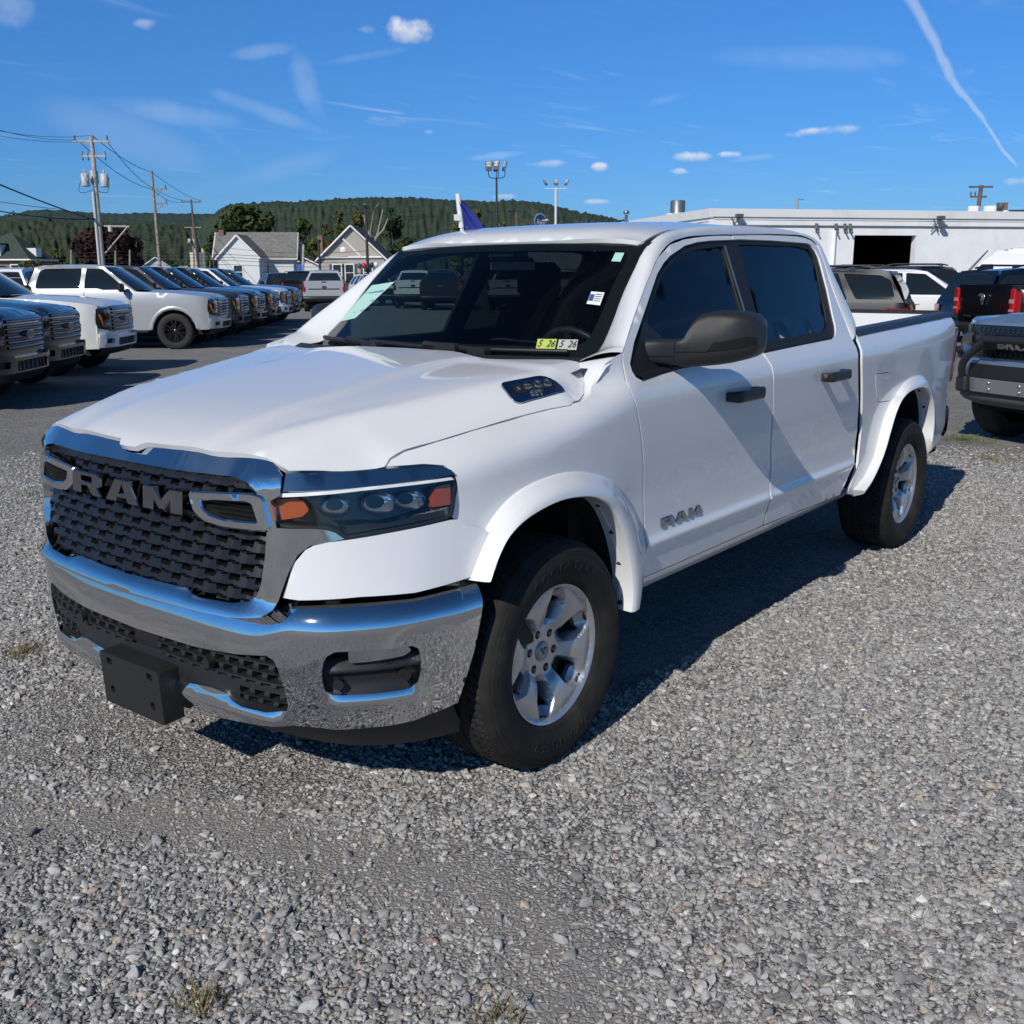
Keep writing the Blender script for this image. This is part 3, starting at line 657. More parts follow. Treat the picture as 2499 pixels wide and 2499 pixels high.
def low_off(s,z):
    s=np.asarray(s,float); zl=.478+.0*s-.020*sst(.36,.46,np.abs(s))*0; o=lat_off(s,z)
    bar=(z<zl)                                     # solid bar under the mesh
    pod=(np.abs(s)>.47)&(np.abs(s)<.665)&(z<.462)&(z>.412)
    o=np.where(bar&~pod,-.026+.012*np.clip((zl-z)/.05,0,1),o)
    return np.where(blank(s)&~bar,-.03,o)
lm=gridmesh(np.arange(-.69,.6901,.0052),np.arange(.385,.60,.0036),BU(low_off)); lm.build('lower_grille',BLACKP,ram,sharp=35)
for s_ in (1,-1):
    q=np.array(BU(-.004)(np.array([.36*s_]),np.array([.515]))).ravel(); sn=MB(); sn.cyl((q[0]-.02,q[1],q[2]),(q[0]+.012,q[1],q[2]),.017,14); sn.build('parking_sensor',BLACKP,ram)
    fk=MB(); us=np.linspace(.785,1.10,26)*s_
    def fgo(s,z):
        z=np.asarray(z,float); return -.055+.030*sst(.585,.535,z)-.018*sst(.535,.525,z)*sst(.45,.50,z)-.03*sst(.565,.60,z)
    fk=gridmesh(us,np.linspace(.462,.622,26),BU(fgo)); fk.build('fog_lamp_bezel',BLACKP,ram)
    F=thing('fog_lamp','',''); del F['label'],F['category']; F.parent=ram
    lp=[(.875,.603),(1.055,.600),(1.068,.585),(1.045,.572),(.94,.567),(.878,.567)]; lp=lp if s_>0 else [(-a,b) for a,b in lp][::-1]
    pbuild(patch(fillet(lp,.008,3),BU(-.022),.02,sgn=1,lip=.03),'fog_reflector',REFL,F); pbuild(patch(fillet(lp,.008,3),BU(-.014),.03,sgn=1,lip=0),'fog_lens',LENS,F)
    for c0,z0 in ((.842,.504),(1.045,.512)):
        q=np.array(BU(-.040)(np.array([c0*s_]),np.array([z0]))).ravel(); q2=np.array(BU(-.012)(np.array([c0*s_]),np.array([z0]))).ravel(); sn=MB(); sn.cyl(q,q2,.016,14); sn.build('parking_sensor',BLACKP,ram)
# licence plate bracket
lb=MB(); Mx=Matrix.Rotation(R(-4),3,'Y')
pl=patch(fillet([(-.168,.27),(.168,.27),(.168,.452),(-.168,.452)],.008,2),lambda y,z:(1.005-.05*(.45-z)+.0*y,y,z),.05,holes=[fillet([(-.13+k,.415),(-.10+k,.415),(-.10+k,.437),(-.13+k,.437)],.003,2) for k in (0,.23)]+[[(a*.0135+cx,.325+b*.0135) for a,b in [(math.cos(t),math.sin(t)) for t in np.linspace(0,2*math.pi,12,endpoint=False)]] for cx in (-.115,.115)],sgn=1,lip=.075)
bk=pbuild(pl,'licence_bracket',BLACKP,ram)[0]
b2=MB(); b2.box((.955,0,.36),(.06,.32,.17)); b2.build('bracket_back',BLACKP,bk)
# lower air dam
ad=MB(); rows=[]
for s in np.linspace(-1.20,1.20,41):
    x,y,_=[float(q) for q in np.array(BU(-.05)(np.array([s]),np.array([.40]))).ravel()]
    k=sst(.25,.9,abs(s)); rows.append([(x-.03,y*.985,.40),(x-.05-.05*k,y*.97,.31-.03*k),(x-.08-.10*k,y*.95,.255-.045*k),(x-.10-.14*k,y*.93,.25-.04*k)])
ad.loft(rows); ad.build('air_dam',BLACKP,ram,sharp=40)
# strip of black between nose and bumper
sp=gridmesh(np.linspace(-1.33,1.33,90),np.linspace(.60,.775,6),off2(lambda s,z:front_xy(s,.75),lambda s,z:-.075-.0*z)); sp.build('bumper_gap_seal',DARK,ram)
# --- cab: pillars, roof, glass
gap=[(-.468,.945,1.262),(-.477,.927,1.353),(-.498,.912,1.388),(-.53,.901,1.412),(-.628,.868,1.486),(-.777,.820,1.587),(-.889,.786,1.659),(-1.002,.754,1.728),(-1.145,.724,1.786),(-1.286,.708,1.811),(-1.413,.701,1.823),(-1.764,.694,1.839),(-2.2,.683,1.852),(-2.525,.680,1.856),(-2.62,.683,1.852),(-2.692,.695,1.838),(-2.727,.706,1.818),(-2.742,.722,1.789),(-2.716,.797,1.636),(-2.709,.852,1.52),(-2.720,.905,1.406),(-2.713,.945,1.32)]
outr=[(-.285,.872,1.364),(-.33,.845,1.360),(-.46,.792,1.372),(-.565,.772,1.388),(-.685,.748,1.48),(-.80,.722,1.592),(-.90,.706,1.68),(-.985,.695,1.752),(-1.10,.690,1.812),(-1.25,.676,1.842),(-1.47,.664,1.864),(-1.80,.656,1.880),(-2.2,.652,1.885),(-2.5,.648,1.878),(-2.66,.645,1.862),(-2.765,.650,1.838),(-2.82,.665,1.808),(-2.845,.690,1.765),(-2.855,.775,1.62),(-2.865,.84,1.50),(-2.872,.895,1.40),(-2.79,.925,1.34)]
rows=[]
for a,b in zip(cr([(-.497,.912,1.386),(-.504,.910,1.393),(-.515,.906,1.402)]+gap[3:],3),cr([(-.372,.815,1.360),(-.40,.80,1.363),(-.46,.788,1.369)]+outr[3:],3)):
    a=Vector(a); b=Vector(b); d=b-a; n=Vector((.35 if a.x>-1.2 else -.2 if a.x<-2.6 else 0,.55,.75)).normalized(); q=[a+Vector((0,-.016,0))]
    for t in (0,.12,.3,.5,.7,.88,1.0):
        bul=.018*4*t*(1-t)*min(1,d.length/.1); q.append(a+d*t+Vector((n.x*bul,n.y*bul,n.z*bul)))
    q.append(b+Vector((-.01,-.02,-.012))); rows.append([tuple(v) for v in q])
mb=MB(); mb.loft(rows); both(mb,'cab_pillar',WHITE,ram,sharp=55)
# roof skin with the black ditch mouldings
roofh=[(-.962,0),(-.966,.30),(-.985,.55),(-1.0,.66),(-1.015,.676),(-1.10,.672),(-1.25,.655),(-1.47,.643),(-1.8,.635),(-2.3,.630),(-2.6,.625),(-2.74,.615),(-2.80,.59),(-2.84,.50),(-2.86,0)]
pbuild(patch(sym(roofh),lambda x,y:(x,y,roof_z(x,y)),.03,sgn=1,lip=.02),'roof',WHITE,ram)
dt=MB(); rows=[]
for (a,b) in zip(cr([(-1.015,.690,1.781)]+outr[8:17],4),cr([(-1.012,.668,0),(-1.10,.660,0),(-1.25,.647,0),(-1.47,.635,0),(-1.80,.627,0),(-2.2,.622,0),(-2.5,.618,0),(-2.66,.610,0),(-2.76,.60,0),(-2.82,.585,0)],4)):
    zr=float(roof_z(b[0],b[1]))-.006; rows.append([(a[0],a[1]+.01,a[2]-.006),(a[0]*.5+b[0]*.5,(a[1]+b[1])/2,(a[2]+zr)/2-.006),(b[0],b[1],zr)])
dt.loft(rows); both(dt,'roof_ditch_moulding',SEAL,ram)
w_x=pch([1.335,1.346,1.375,1.40,1.43,1.525,1.628,1.724,1.781,1.80],[-.36,-.41,-.545,-.592,-.634,-.737,-.832,-.943,-1.012,-1.035])
w_y=pch([1.335,1.375,1.40,1.43,1.525,1.628,1.724,1.781,1.80],[.78,.770,.766,.757,.737,.717,.702,.692,.689])
def ws(a,b,d=0.0):
    """windshield: a across -1..1, b height of the edge"""
    a=np.asarray(a,float); b=np.asarray(b,float); bow=.17-.11*np.clip((b-1.335)/.45,0,1)
    xe=w_x(np.maximum(b,1.335))+np.where(b<1.40,(.0)*(b),0); q=np.clip((1.45-b)/.115,0,1); x0=w_x(np.maximum(b,1.41))-(np.minimum(b,1.41)-1.41)*1.05
    xx=x0+bow*(1-a*a); return xx+.72*d,a*w_y(b),b+.014*(1-a*a)*np.clip((b-1.335)/.45,0,1)+.70*d
wsp=[(-1,1.781),(1,1.781),(1,1.40),(1,1.375),(.99,1.36),(.95,1.345),(-.95,1.345),(-.99,1.36),(-1,1.375),(-1,1.40)]
pbuild(patch(wsp,lambda a,b:ws(a,b),.06,sgn=1,lip=0),'windshield',GLASS_W,ram)
fr_=MB(); ring=[]
pbuild(patch(wsp,lambda a,b:ws(a,b,-.004),.05,holes=[fillet([(-.93,1.752),(.93,1.752),(.915,1.42),(.86,1.395),(-.86,1.395),(-.915,1.42)],.05,4)],sgn=1,lip=0),'windshield_frit',SEAL,ram)
cw=MB(); rows=[]
for y in np.linspace(-.86,.86,31):
    a=y/.80; xg=-.395+.135*(1-min(1,abs(a))**2); rows.append([(xg-.06,y,1.365),(xg+.0,y,1.345),(xg+.05,y,1.335),(xg+.12,y,1.325)])
cw.loft(rows); cw.build('cowl_cover',BLACKP,ram)
for y0,y1,nm in ((.30,-.30,1),(-.28,-.72,1)):
    wp=MB(); P=[]
    for t in np.linspace(0,1,8):
        y=y0+(y1-y0)*t; q=np.array(ws(np.array([y/.77]),np.array([1.362+.012*t]),.018)).ravel(); P.append(tuple(q))
    wp.tube(P,.010,6); q=P[0]; wp.tube([(q[0]+.04,q[1]+.05,q[2]-.02),q,(P[3][0]+.004,P[3][1],P[3][2]+.012)],.013,6); wp.box((q[0]+.02,q[1]+.03,q[2]-.005),(.07,.09,.04),bev=.012); wp.build('wiper',BLACKP,ram)
wp=MB(); P=[tuple(np.array(ws(np.array([y/.77]),np.array([1.368]),.016)).ravel()) for y in np.linspace(.20,.66,7)]; wp.tube(P,.009,6); wp.box((P[0][0]+.02,P[0][1]-.03,P[0][2]),(.06,.11,.04),bev=.012); wp.build('wiper',BLACKP,ram)
# side windows: black surround, panes
GH=lambda d:(lambda x,z:(x,gh_y(x,z)+d,z))
dl=dlo_b+[(-2.0,1.331),(-2.454,1.342),(-2.51,1.351),(-2.539,1.370),(-2.562,1.399),(-2.581,1.454),(-2.639,1.582),(-2.687,1.745),(-2.683,1.779),(-2.667,1.800),(-2.645,1.811),(-2.604,1.815),(-1.86,1.817),(-1.527,1.804),(-1.27,1.777),(-1.106,1.733),(-1.03,1.703),(-.953,1.663),(-.78,1.541),(-.60,1.416),(-.523,1.345),(-.516,1.32),(-.522,1.300)]
gf=fillet([(-.70,1.350),(-1.555,1.362),(-1.638,1.783),(-1.36,1.764),(-1.19,1.735),(-1.02,1.668),(-.78,1.510)],.02,3)
gr=fillet([(-1.69,1.364),(-2.41,1.378),(-2.487,1.405),(-2.646,1.735),(-2.623,1.785),(-2.47,1.799),(-1.80,1.795)],.03,3)
pbuild(patch(shrink(dl,-.004),GH(-.010),.05,holes=[gf,gr],sgn=-1,lip=.02),'window_surround',SEAL,ram,True)
pbuild(patch(shrink(gf,-.006),GH(-.020),.06,sgn=-1,lip=0),'front_window',GLASS_F,ram,True)
pbuild(patch(shrink(gr,-.006),GH(-.018),.06,sgn=-1,lip=0),'rear_window',GLASS_R,ram,True)
tr=MB(); tr.loft([[(x+.0,float(gh_y(x,z))-.006,z) ,(x-.022,float(gh_y(x,z))-.006,z)] for x,z in ((-1.562,1.362),(-1.60,1.55),(-1.643,1.785))]); both(tr,'pillar_trim',mat('brushed_trim',(.35,.32,.27),.35,.8),ram)
bt=MB()
bt.loft([[(x,float(body_y(x,z))-.004,z-.010),(x,float(body_y(x,z))+.004,z-.004),(x,float(body_y(x,z))+.002,z+.010),(x,float(gh_y(x,z))-.010,z+.018)] for x,z in dlo_b]); bt.loft([[(x,float(body_y(x,z))-.004,z-.010),(x,float(body_y(x,z))+.004,z-.004),(x,float(body_y(x,z))+.002,z+.010),(x,float(gh_y(x,z))-.010,z+.018)] for x,z in ((-1.615,1.322),(-2.0,1.332),(-2.45,1.342))]); both(bt,'belt_moulding',SEAL,ram)
# mirror
mi=MB(); prof=[(.875,-.655,1.335,1.423,.045),(.91,-.675,1.330,1.424,.052),(.95,-.71,1.327,1.424,.055),(.980,-.745,1.326,1.424,.055),(.996,-.76,1.318,1.428,.075),(1.006,-.772,1.315,1.450,.090),(1.022,-.785,1.315,1.497,.100),(1.045,-.795,1.317,1.519,.105),(1.085,-.808,1.322,1.527,.108),(1.13,-.828,1.330,1.527,.105),(1.17,-.852,1.341,1.523,.10),(1.20,-.88,1.352,1.516,.085),(1.222,-.905,1.365,1.502,.065),(1.236,-.925,1.390,1.475,.035)]
rows=[]
for y,xf,z0,z1,d in prof:
    c=[];zc=(z0+z1)/2;h=(z1-z0)/2
    for k in range(20):
        t=2*math.pi*k/20; cx,sz=math.cos(t),math.sin(t); e=.55
        c.append((xf-d+d*math.copysign(abs(cx)**e,cx),y,zc+h*math.copysign(abs(sz)**e,sz)))
    rows.append(c)
mi.loft(rows,True); mi.add(rows[-1],[tuple(range(20))]); mi.add(rows[0],[tuple(range(20))])
ms=both(mi,'side_mirror',BLACKT,ram,sharp=60)
for s_,o in zip((1,-1),ms):
    sg2=MB(); L=[(1.085,1.378),(1.108,1.411),(1.220,1.434),(1.234,1.430),(1.234,1.404),(1.18,1.390)]
    mx=pch([q[0] for q in prof],[q[1] for q in prof]); md=pch([q[0] for q in prof],[q[4] for q in prof]); mz0=pch([q[0] for q in prof],[q[2] for q in prof]); mz1=pch([q[0] for q in prof],[q[3] for q in prof])
    def mf(y,z,d=.003):
        y=np.asarray(y,float); z=np.asarray(z,float); zc=(mz0(y)+mz1(y))/2; h=(mz1(y)-mz0(y))/2; k=np.clip(np.abs((z-zc)/h),0,.999); sz=k**(1/.55); cx=np.sqrt(1-sz*sz)**.55
        return mx(y)-md(y)+md(y)*cx+d,y,z
    p_=patch(L,lambda y,z:mf(y,z,.0035),.015,lip=.006,sgn=1)
    if s_<0: p_.v=[(x,-y,z) for x,y,z in p_.v]; p_.f=[q[::-1] for q in p_.f]
    pbuild(p_,'mirror_signal',BLACKG,o)
    ln=MB(); ln.tube([mf(.983,z,.0012) for z in np.linspace(1.335,1.42,8)],.0016,5); ln.tube([mf(y,1.376,.0012) for y in np.linspace(.985,1.09,8)],.0014,5); ln.tube([mf(.90,z,.0012) for z in np.linspace(1.36,1.415,6)]+[mf(y,1.362,.0012) for y in np.linspace(.905,.98,5)],.0016,5)
    if s_<0: ln.v=[(x,-y,z) for x,y,z in ln.v]
    ln.build('mirror_seam',DARK,o)
mf_=MB(); mf_.add([(-.535,.928,1.305),(-.80,.928,1.318),(-.80,.895,1.43),(-.70,.875,1.49)],[(0,1,2,3)]); mbs=both(mf_,'mirror_sail',BLACKP,ram)
# door handles
for x0 in (-1.325,-2.345):
    h=MB(); rows=[]
    for t in np.linspace(0,1,15):
        x=x0+.145-.29*t; e=min(1,min(t,1-t)/.10); yb=float(body_y(x,1.165)); yo=yb+.004+.050*e**.5; hh=.025*(.72+.28*e**.5); th=.013; c=[]
        for k in range(12):
            a=2*math.pi*k/12; ca,sa=math.cos(a),math.sin(a); c.append((x,yo+th*math.copysign(abs(ca)**.6,ca)-.006,1.166+.010*t*0+hh*math.copysign(abs(sa)**.6,sa)))
        rows.append(c)
    h.loft(rows,True); h.add(rows[0],[tuple(range(12))]); h.add(rows[-1],[tuple(range(12))])
    yb=float(body_y(x0,1.165)); h.box((x0-.118,yb+.014,1.166),(.05,.055,.044),bev=.01); h.box((x0+.128,yb+.012,1.166),(.03,.05,.040),bev=.01); both(h,'door_handle',BLACKT,ram,sharp=50)
letters(BODY(.008),-.685,-1.0,.708,.745,'door_letter',ram,mat('badge_chrome',(.55,.55,.54),.12,1.0),flip=True,lip=.008,gap=.10)
# bed: rail caps, inner walls, floor, tailgate, lamps, rear bumper
rl=MB(); rows=[]
for x,z in ((-2.80,1.352),(-3.2,1.362),(-3.7,1.373),(-4.2,1.385),(-4.50,1.393),(-4.60,1.392),(-4.66,1.383)):
    y=float(body_y(x,z-.02))+.004; rows.append([(x,y,z-.016),(x,y-.002,z+.004),(x,y-.012,z+.014),(x,y-.095,z+.014),(x,y-.105,z+.002),(x,y-.105,z-.03)])
rl.loft(rows); rl.add(rows[0],[(0,1,2,3,4,5)]); rl.add(rows[-1],[(0,1,2,3,4,5)]); both(rl,'bed_rail_cap',BLACKT,ram,sharp=40)
bi=MB()
for s_ in (1,-1):
    bi.loft([[(x,s_*.835,1.36),(x,s_*.83,1.33),(x,s_*.80,1.32),(x,s_*.80,1.0),(x,s_*.78,.84)] for x in np.linspace(-2.88,-4.68,10)])
bi.add([(-2.88,-.83,.84),(-2.88,.83,.84),(-2.88,.83,1.34),(-2.88,-.83,1.34),(-4.68,-.83,.84),(-4.68,.83,.84)],[(0,1,2,3),(0,1,5,4)]); bi.build('bed_liner',WHITE,ram)
tg=MB(); tgp=fillet([(-.80,.80),(.80,.80),(.80,1.385),(-.80,1.385)],.03,3); tg.prism(tgp,lambda y,z:(-4.70-.02*(1.38-z),y,z),lambda y,z:(-4.76-.01*(1.38-z),y,z)); tgo=tg.build('tailgate',WHITE,ram); tc=MB(); tc.box((-4.735,0,1.397),(.075,1.66,.026),bev=.01); tc.build('tailgate_cap',BLACKT,ram)
tl=MB(); rows=[]
for z in np.linspace(.945,1.30,12):
    e=1-abs((z-1.12)/.19)**6*.3; xo=-4.595-.05*(z-.94)/.35; y0=float(body_y(xo,z)); rows.append([(xo+.004,y0-.002,z),(xo-.05*e,y0+.004,z),(xo-.10*e,y0-.012,z),(xo-.135*e,y0-.05,z),(xo-.13,y0-.14,z)])
tl.loft(rows); tl.add(rows[0],[tuple(range(5))]); tl.add(rows[-1],[tuple(range(5))]); both(tl,'tail_lamp',RED,ram)
rb=MB(); rows=[]
for y in np.linspace(-.93,.93,25):
    k=abs(y)/.93; x0=-4.80+.20*k**6; rows.append([(x0+.10,y,.78),(x0-.02,y,.785),(x0-.085,y,.76),(x0-.10,y,.70),(x0-.085,y,.60),(x0-.02,y,.57)])
rb.loft(rows); rb.build('rear_bumper',CHROME,ram,sharp=50)
rs=MB(); rows=[]
for t in np.linspace(0,1,9):
    rows.append([(-4.36-.06*t-.22*t**2,.952-.02*t,.505+.20*t+.06*t*t),(-4.40-.07*t-.24*t**2,.948-.02*t,.50+.16*t+.06*t*t),(-4.42-.10*t-.25*t**2,.90,.47+.16*t)])
rs.loft(rows); both(rs,'rear_valance',BLACKP,ram)
cb=MB(); cb.loft([[(o[0]-.004,o[1]*f,o[2]) for f in (1,.5,0,-.5,-1)] for o in outr[14:]]); cbo=cb.build('cab_back',WHITE,ram)
rw=MB(); rw.add([(-2.858,-.55,1.42),(-2.858,.55,1.42),(-2.853,.52,1.76),(-2.853,-.52,1.76)],[(0,1,2,3)]); rw.v=[(x-.012,y,z) for x,y,z in rw.v]; rw.build('back_window',GLASS_R,ram)
af=MB(); rows=[]
for t in np.linspace(0,1,7):
    x=-2.56-.17*t; hgt=.052*math.sin(math.pi*min(1,t*.9+.1))**.7; z0=float(roof_z(x,0)); rows.append([(x,-.032*(1-.5*t),z0),(x,-.02*(1-.4*t),z0+hgt*.7),(x,0,z0+hgt),(x,.02*(1-.4*t),z0+hgt*.7),(x,.032*(1-.5*t),z0)])
af.loft(rows); af.build('roof_antenna',BLACKG,ram)
# interior
inn=MB(); zs=np.linspace(.50,1.315,6)
for s_ in (1,-1): inn.loft([[(x,s_*(float(body_y(x,z))-.075),z) for z in zs] for x in np.linspace(-.55,-2.80,12)])
inn.box((-1.7,0,.60),(2.3,1.75,.06)); inn.add([(-2.80,-.9,.5),(-2.80,.9,.5),(-2.80,.88,1.40),(-2.80,-.88,1.40)],[(0,1,2,3)])
inn.build('door_trim',INTERIOR,ram)
hd=MB(); hd.loft([[(x,y,float(roof_z(x,y))-.045) for y in np.linspace(-.62,.62,9)] for x in np.linspace(-1.03,-2.80,9)]); hd.build('headliner',HEADLINER,ram)
pi_=MB()
for s_ in (1,-1):
    pi_.loft([[(g[0]-.01,s_*(g[1]-.03),g[2]-.01),(o[0]-.02,s_*(o[1]-.03),o[2]-.02)] for g,o in zip(gap[2:9],outr[2:9])]); pi_.loft([[(x,s_*(float(gh_y(x,z))-.03),z),(x-.14,s_*(float(gh_y(x,z))-.03),z)] for x,z in ((-1.56,1.30),(-1.60,1.55),(-1.64,1.80))]); pi_.loft([[(-2.50+.0*z,s_*(float(gh_y(-2.6,z))-.03),z),(-2.84,s_*(float(gh_y(-2.6,z))-.06),z)] for z in (1.3,1.4)]); pi_.loft([[(-2.66,s_*(float(gh_y(-2.6,z))-.03),z),(-2.84,s_*(float(gh_y(-2.6,z))-.06),z)] for z in (1.4,1.6,1.8)])
pi_.build('pillar_trim_inner',INTERIOR,ram)
da=MB(); rows=[]
for y in np.linspace(-.82,.82,23):
    hmp=.035*math.exp(-((y-.38)/.22)**2); bx=.14*(1-(y/.82)**2); rows.append([(-.42+bx-.06,y,1.335),(-.60+bx*.6,y,1.345+hmp*.4),(-.78+bx*.3,y,1.335+hmp),(-.86+bx*.2,y,1.28+hmp*.5),(-.84,y,1.10),(-.80,y,.75)])
da.loft(rows); da.build('dashboard',INTERIOR,ram)
sw=MB(); cs=Vector((-.985,.38,1.265)); ax=Vector((-.90,0,.42)).normalized(); e1=Vector((0,1,0)); e2=ax.cross(e1)
sw.tube([cs+e1*(.188*math.cos(t))+e2*(.188*math.sin(t)) for t in np.linspace(0,2*math.pi,36,endpoint=False)],.016,8,closed=True); sw.box(tuple(cs-ax*.02),(.06,.15,.12),bev=.02)
for t in (0,math.pi,1.5*math.pi): sw.tube([cs,cs+e1*(.185*math.cos(t))+e2*(.185*math.sin(t))],.018,6)
sw.build('steering_wheel',mat('wheel_leather',(.03,.03,.032),.45),ram)
for y,xb,nm in ((.40,-1.52,'front_seat'),(-.40,-1.52,'front_seat')):
    s_=MB(); s_.box((xb+.22,y,.86),(.52,.52,.16),bev=.05)
    rows=[]
    for t,w,th in ((0,.26,.09),(.15,.27,.11),(.4,.26,.10),(.7,.245,.085),(.9,.21,.07),(1,.17,.05)):
        x=xb-.02-.20*t; z=.88+.66*t; rows.append([(x+th*math.copysign(abs(math.cos(a))**.6,math.cos(a)),y+w*math.copysign(abs(math.sin(a))**.6,math.sin(a)),z-.2*th*math.cos(a)) for a in np.linspace(0,2*math.pi,16,endpoint=False)])
    s_.loft(rows,True); s_.add(rows[-1],[tuple(range(16))]); so=s_.build(nm,INTERIOR2,ram)
    hr=MB(); hr.box((xb-.235,y,1.63),(.10,.27,.19),bev=.04); hr.cyl((xb-.23,y-.06,1.5),(xb-.23,y-.06,1.56),.008,6); hr.cyl((xb-.23,y+.06,1.5),(xb-.23,y+.06,1.56),.008,6); hr.build('headrest',INTERIOR2,so)
s_=MB(); s_.box((-2.38,0,.90),(.5,1.5,.16),bev=.05); s_.box((-2.68,0,1.20),(.16,1.5,.62),bev=.06); so=s_.build('rear_bench',INTERIOR2,ram)
for y in (-.45,0,.45):
    hr=MB(); hr.box((-2.70,y,1.58),(.09,.26,.15),bev=.035); hr.build('headrest',INTERIOR2,so)
im=MB(); im.box((-1.02,0,1.70),(.04,.25,.07),bev=.02); im.box((-.97,0,1.745),(.10,.14,.05),bev=.02); im.build('inner_mirror',BLACKG,ram)
# windshield papers
def wsq(P,d,name,m):
    q=MB(); q.add([tuple(np.array(ws(np.array([a]),np.array([b]),d)).ravel()) for a,b in P],[tuple(range(len(P)))]); return q.build(name,m,ram,fix=False)

pap=[([(0.845,1.742),(0.9,1.742),(0.905,1.707),(0.85,1.708)],'windshield_sticker',PAPERT),([(0.825,1.592),(0.9,1.589),(0.9,1.541),(0.825,1.546)],'windshield_notice',PAPERW),([(-0.94,1.614),(-0.695,1.627),(-0.82,1.469),(-0.985,1.450)],'price_sheet',PAPERT)]
for P_,n_,m_ in pap: wsq(P_,.003,n_,m_)
wsq([(.828,1.581),(.852,1.580),(.852,1.556),(.828,1.557)],.005,'notice_block',mat('notice_blue',(.03,.08,.25),.6))
for k_ in range(4): wsq([(.857,1.582-.008*k_),(.893,1.581-.008*k_),(.893,1.579-.008*k_),(.857,1.580-.008*k_)],.005,'notice_line',INK)
for k_ in range(3): wsq([(-.925+.015*k_,1.580-.042*k_),(-.74-.03*k_,1.590-.042*k_),(-.745-.03*k_,1.582-.042*k_),(-.93+.015*k_,1.572-.042*k_)],.005,'sheet_line',mat('sheet_blue',(.12,.30,.42),.6))
for (c_,col_) in (((.665,.765,.780,.685),(.50,.60,.12)),((.775,.87,.885,.79),(.50,.50,.42))):
    st_=wsq([(c_[0],1.416),(c_[1],1.417),(c_[2],1.381),(c_[3],1.381)],.004,'inspection_sticker',mat('sticker_%d'%int(c_[0]*1000),col_,.5))
    for txt_,f_ in (('5',.22),('26',.78)):
        me_=text_mesh(txt_,.034,0)
        for v_ in me_.vertices:
            a_=c_[0]+(c_[1]-c_[0])*f_+.007+v_.co.x*1.2; v_.co=[float(np.ravel(k)[0]) for k in ws(np.array([a_]),np.array([1.399+v_.co.y]),.006)]
        me_.materials.clear(); link('sticker_figures',me_,INK,st_)
cf=MB(); rows=[]
for (hx,hy),(fx_,fz_) in zip([(-.15,.924),(-.214,.917),(-.275,.896),(-.32,.866),(-.345,.838),(-.364,.808),(-.40,.795)],[(-.155,1.236),(-.214,1.240),(-.275,1.260),(-.32,1.292),(-.345,1.329),(-.366,1.358),(-.44,1.378)]):
    a=Vector((hx,hy,float(hood_z(max(hx,-.37),hy))-.006)); b=Vector((fx_,float(body_y(fx_,fz_))-.002,fz_-.003)); rows.append([tuple(a-Vector((0,.012,.004))),tuple(a),tuple(a*.5+b*.5),tuple(b),tuple(b+Vector((0,.006,-.012)))])
cf.loft(rows); both(cf,'cowl_corner',WHITE,ram)
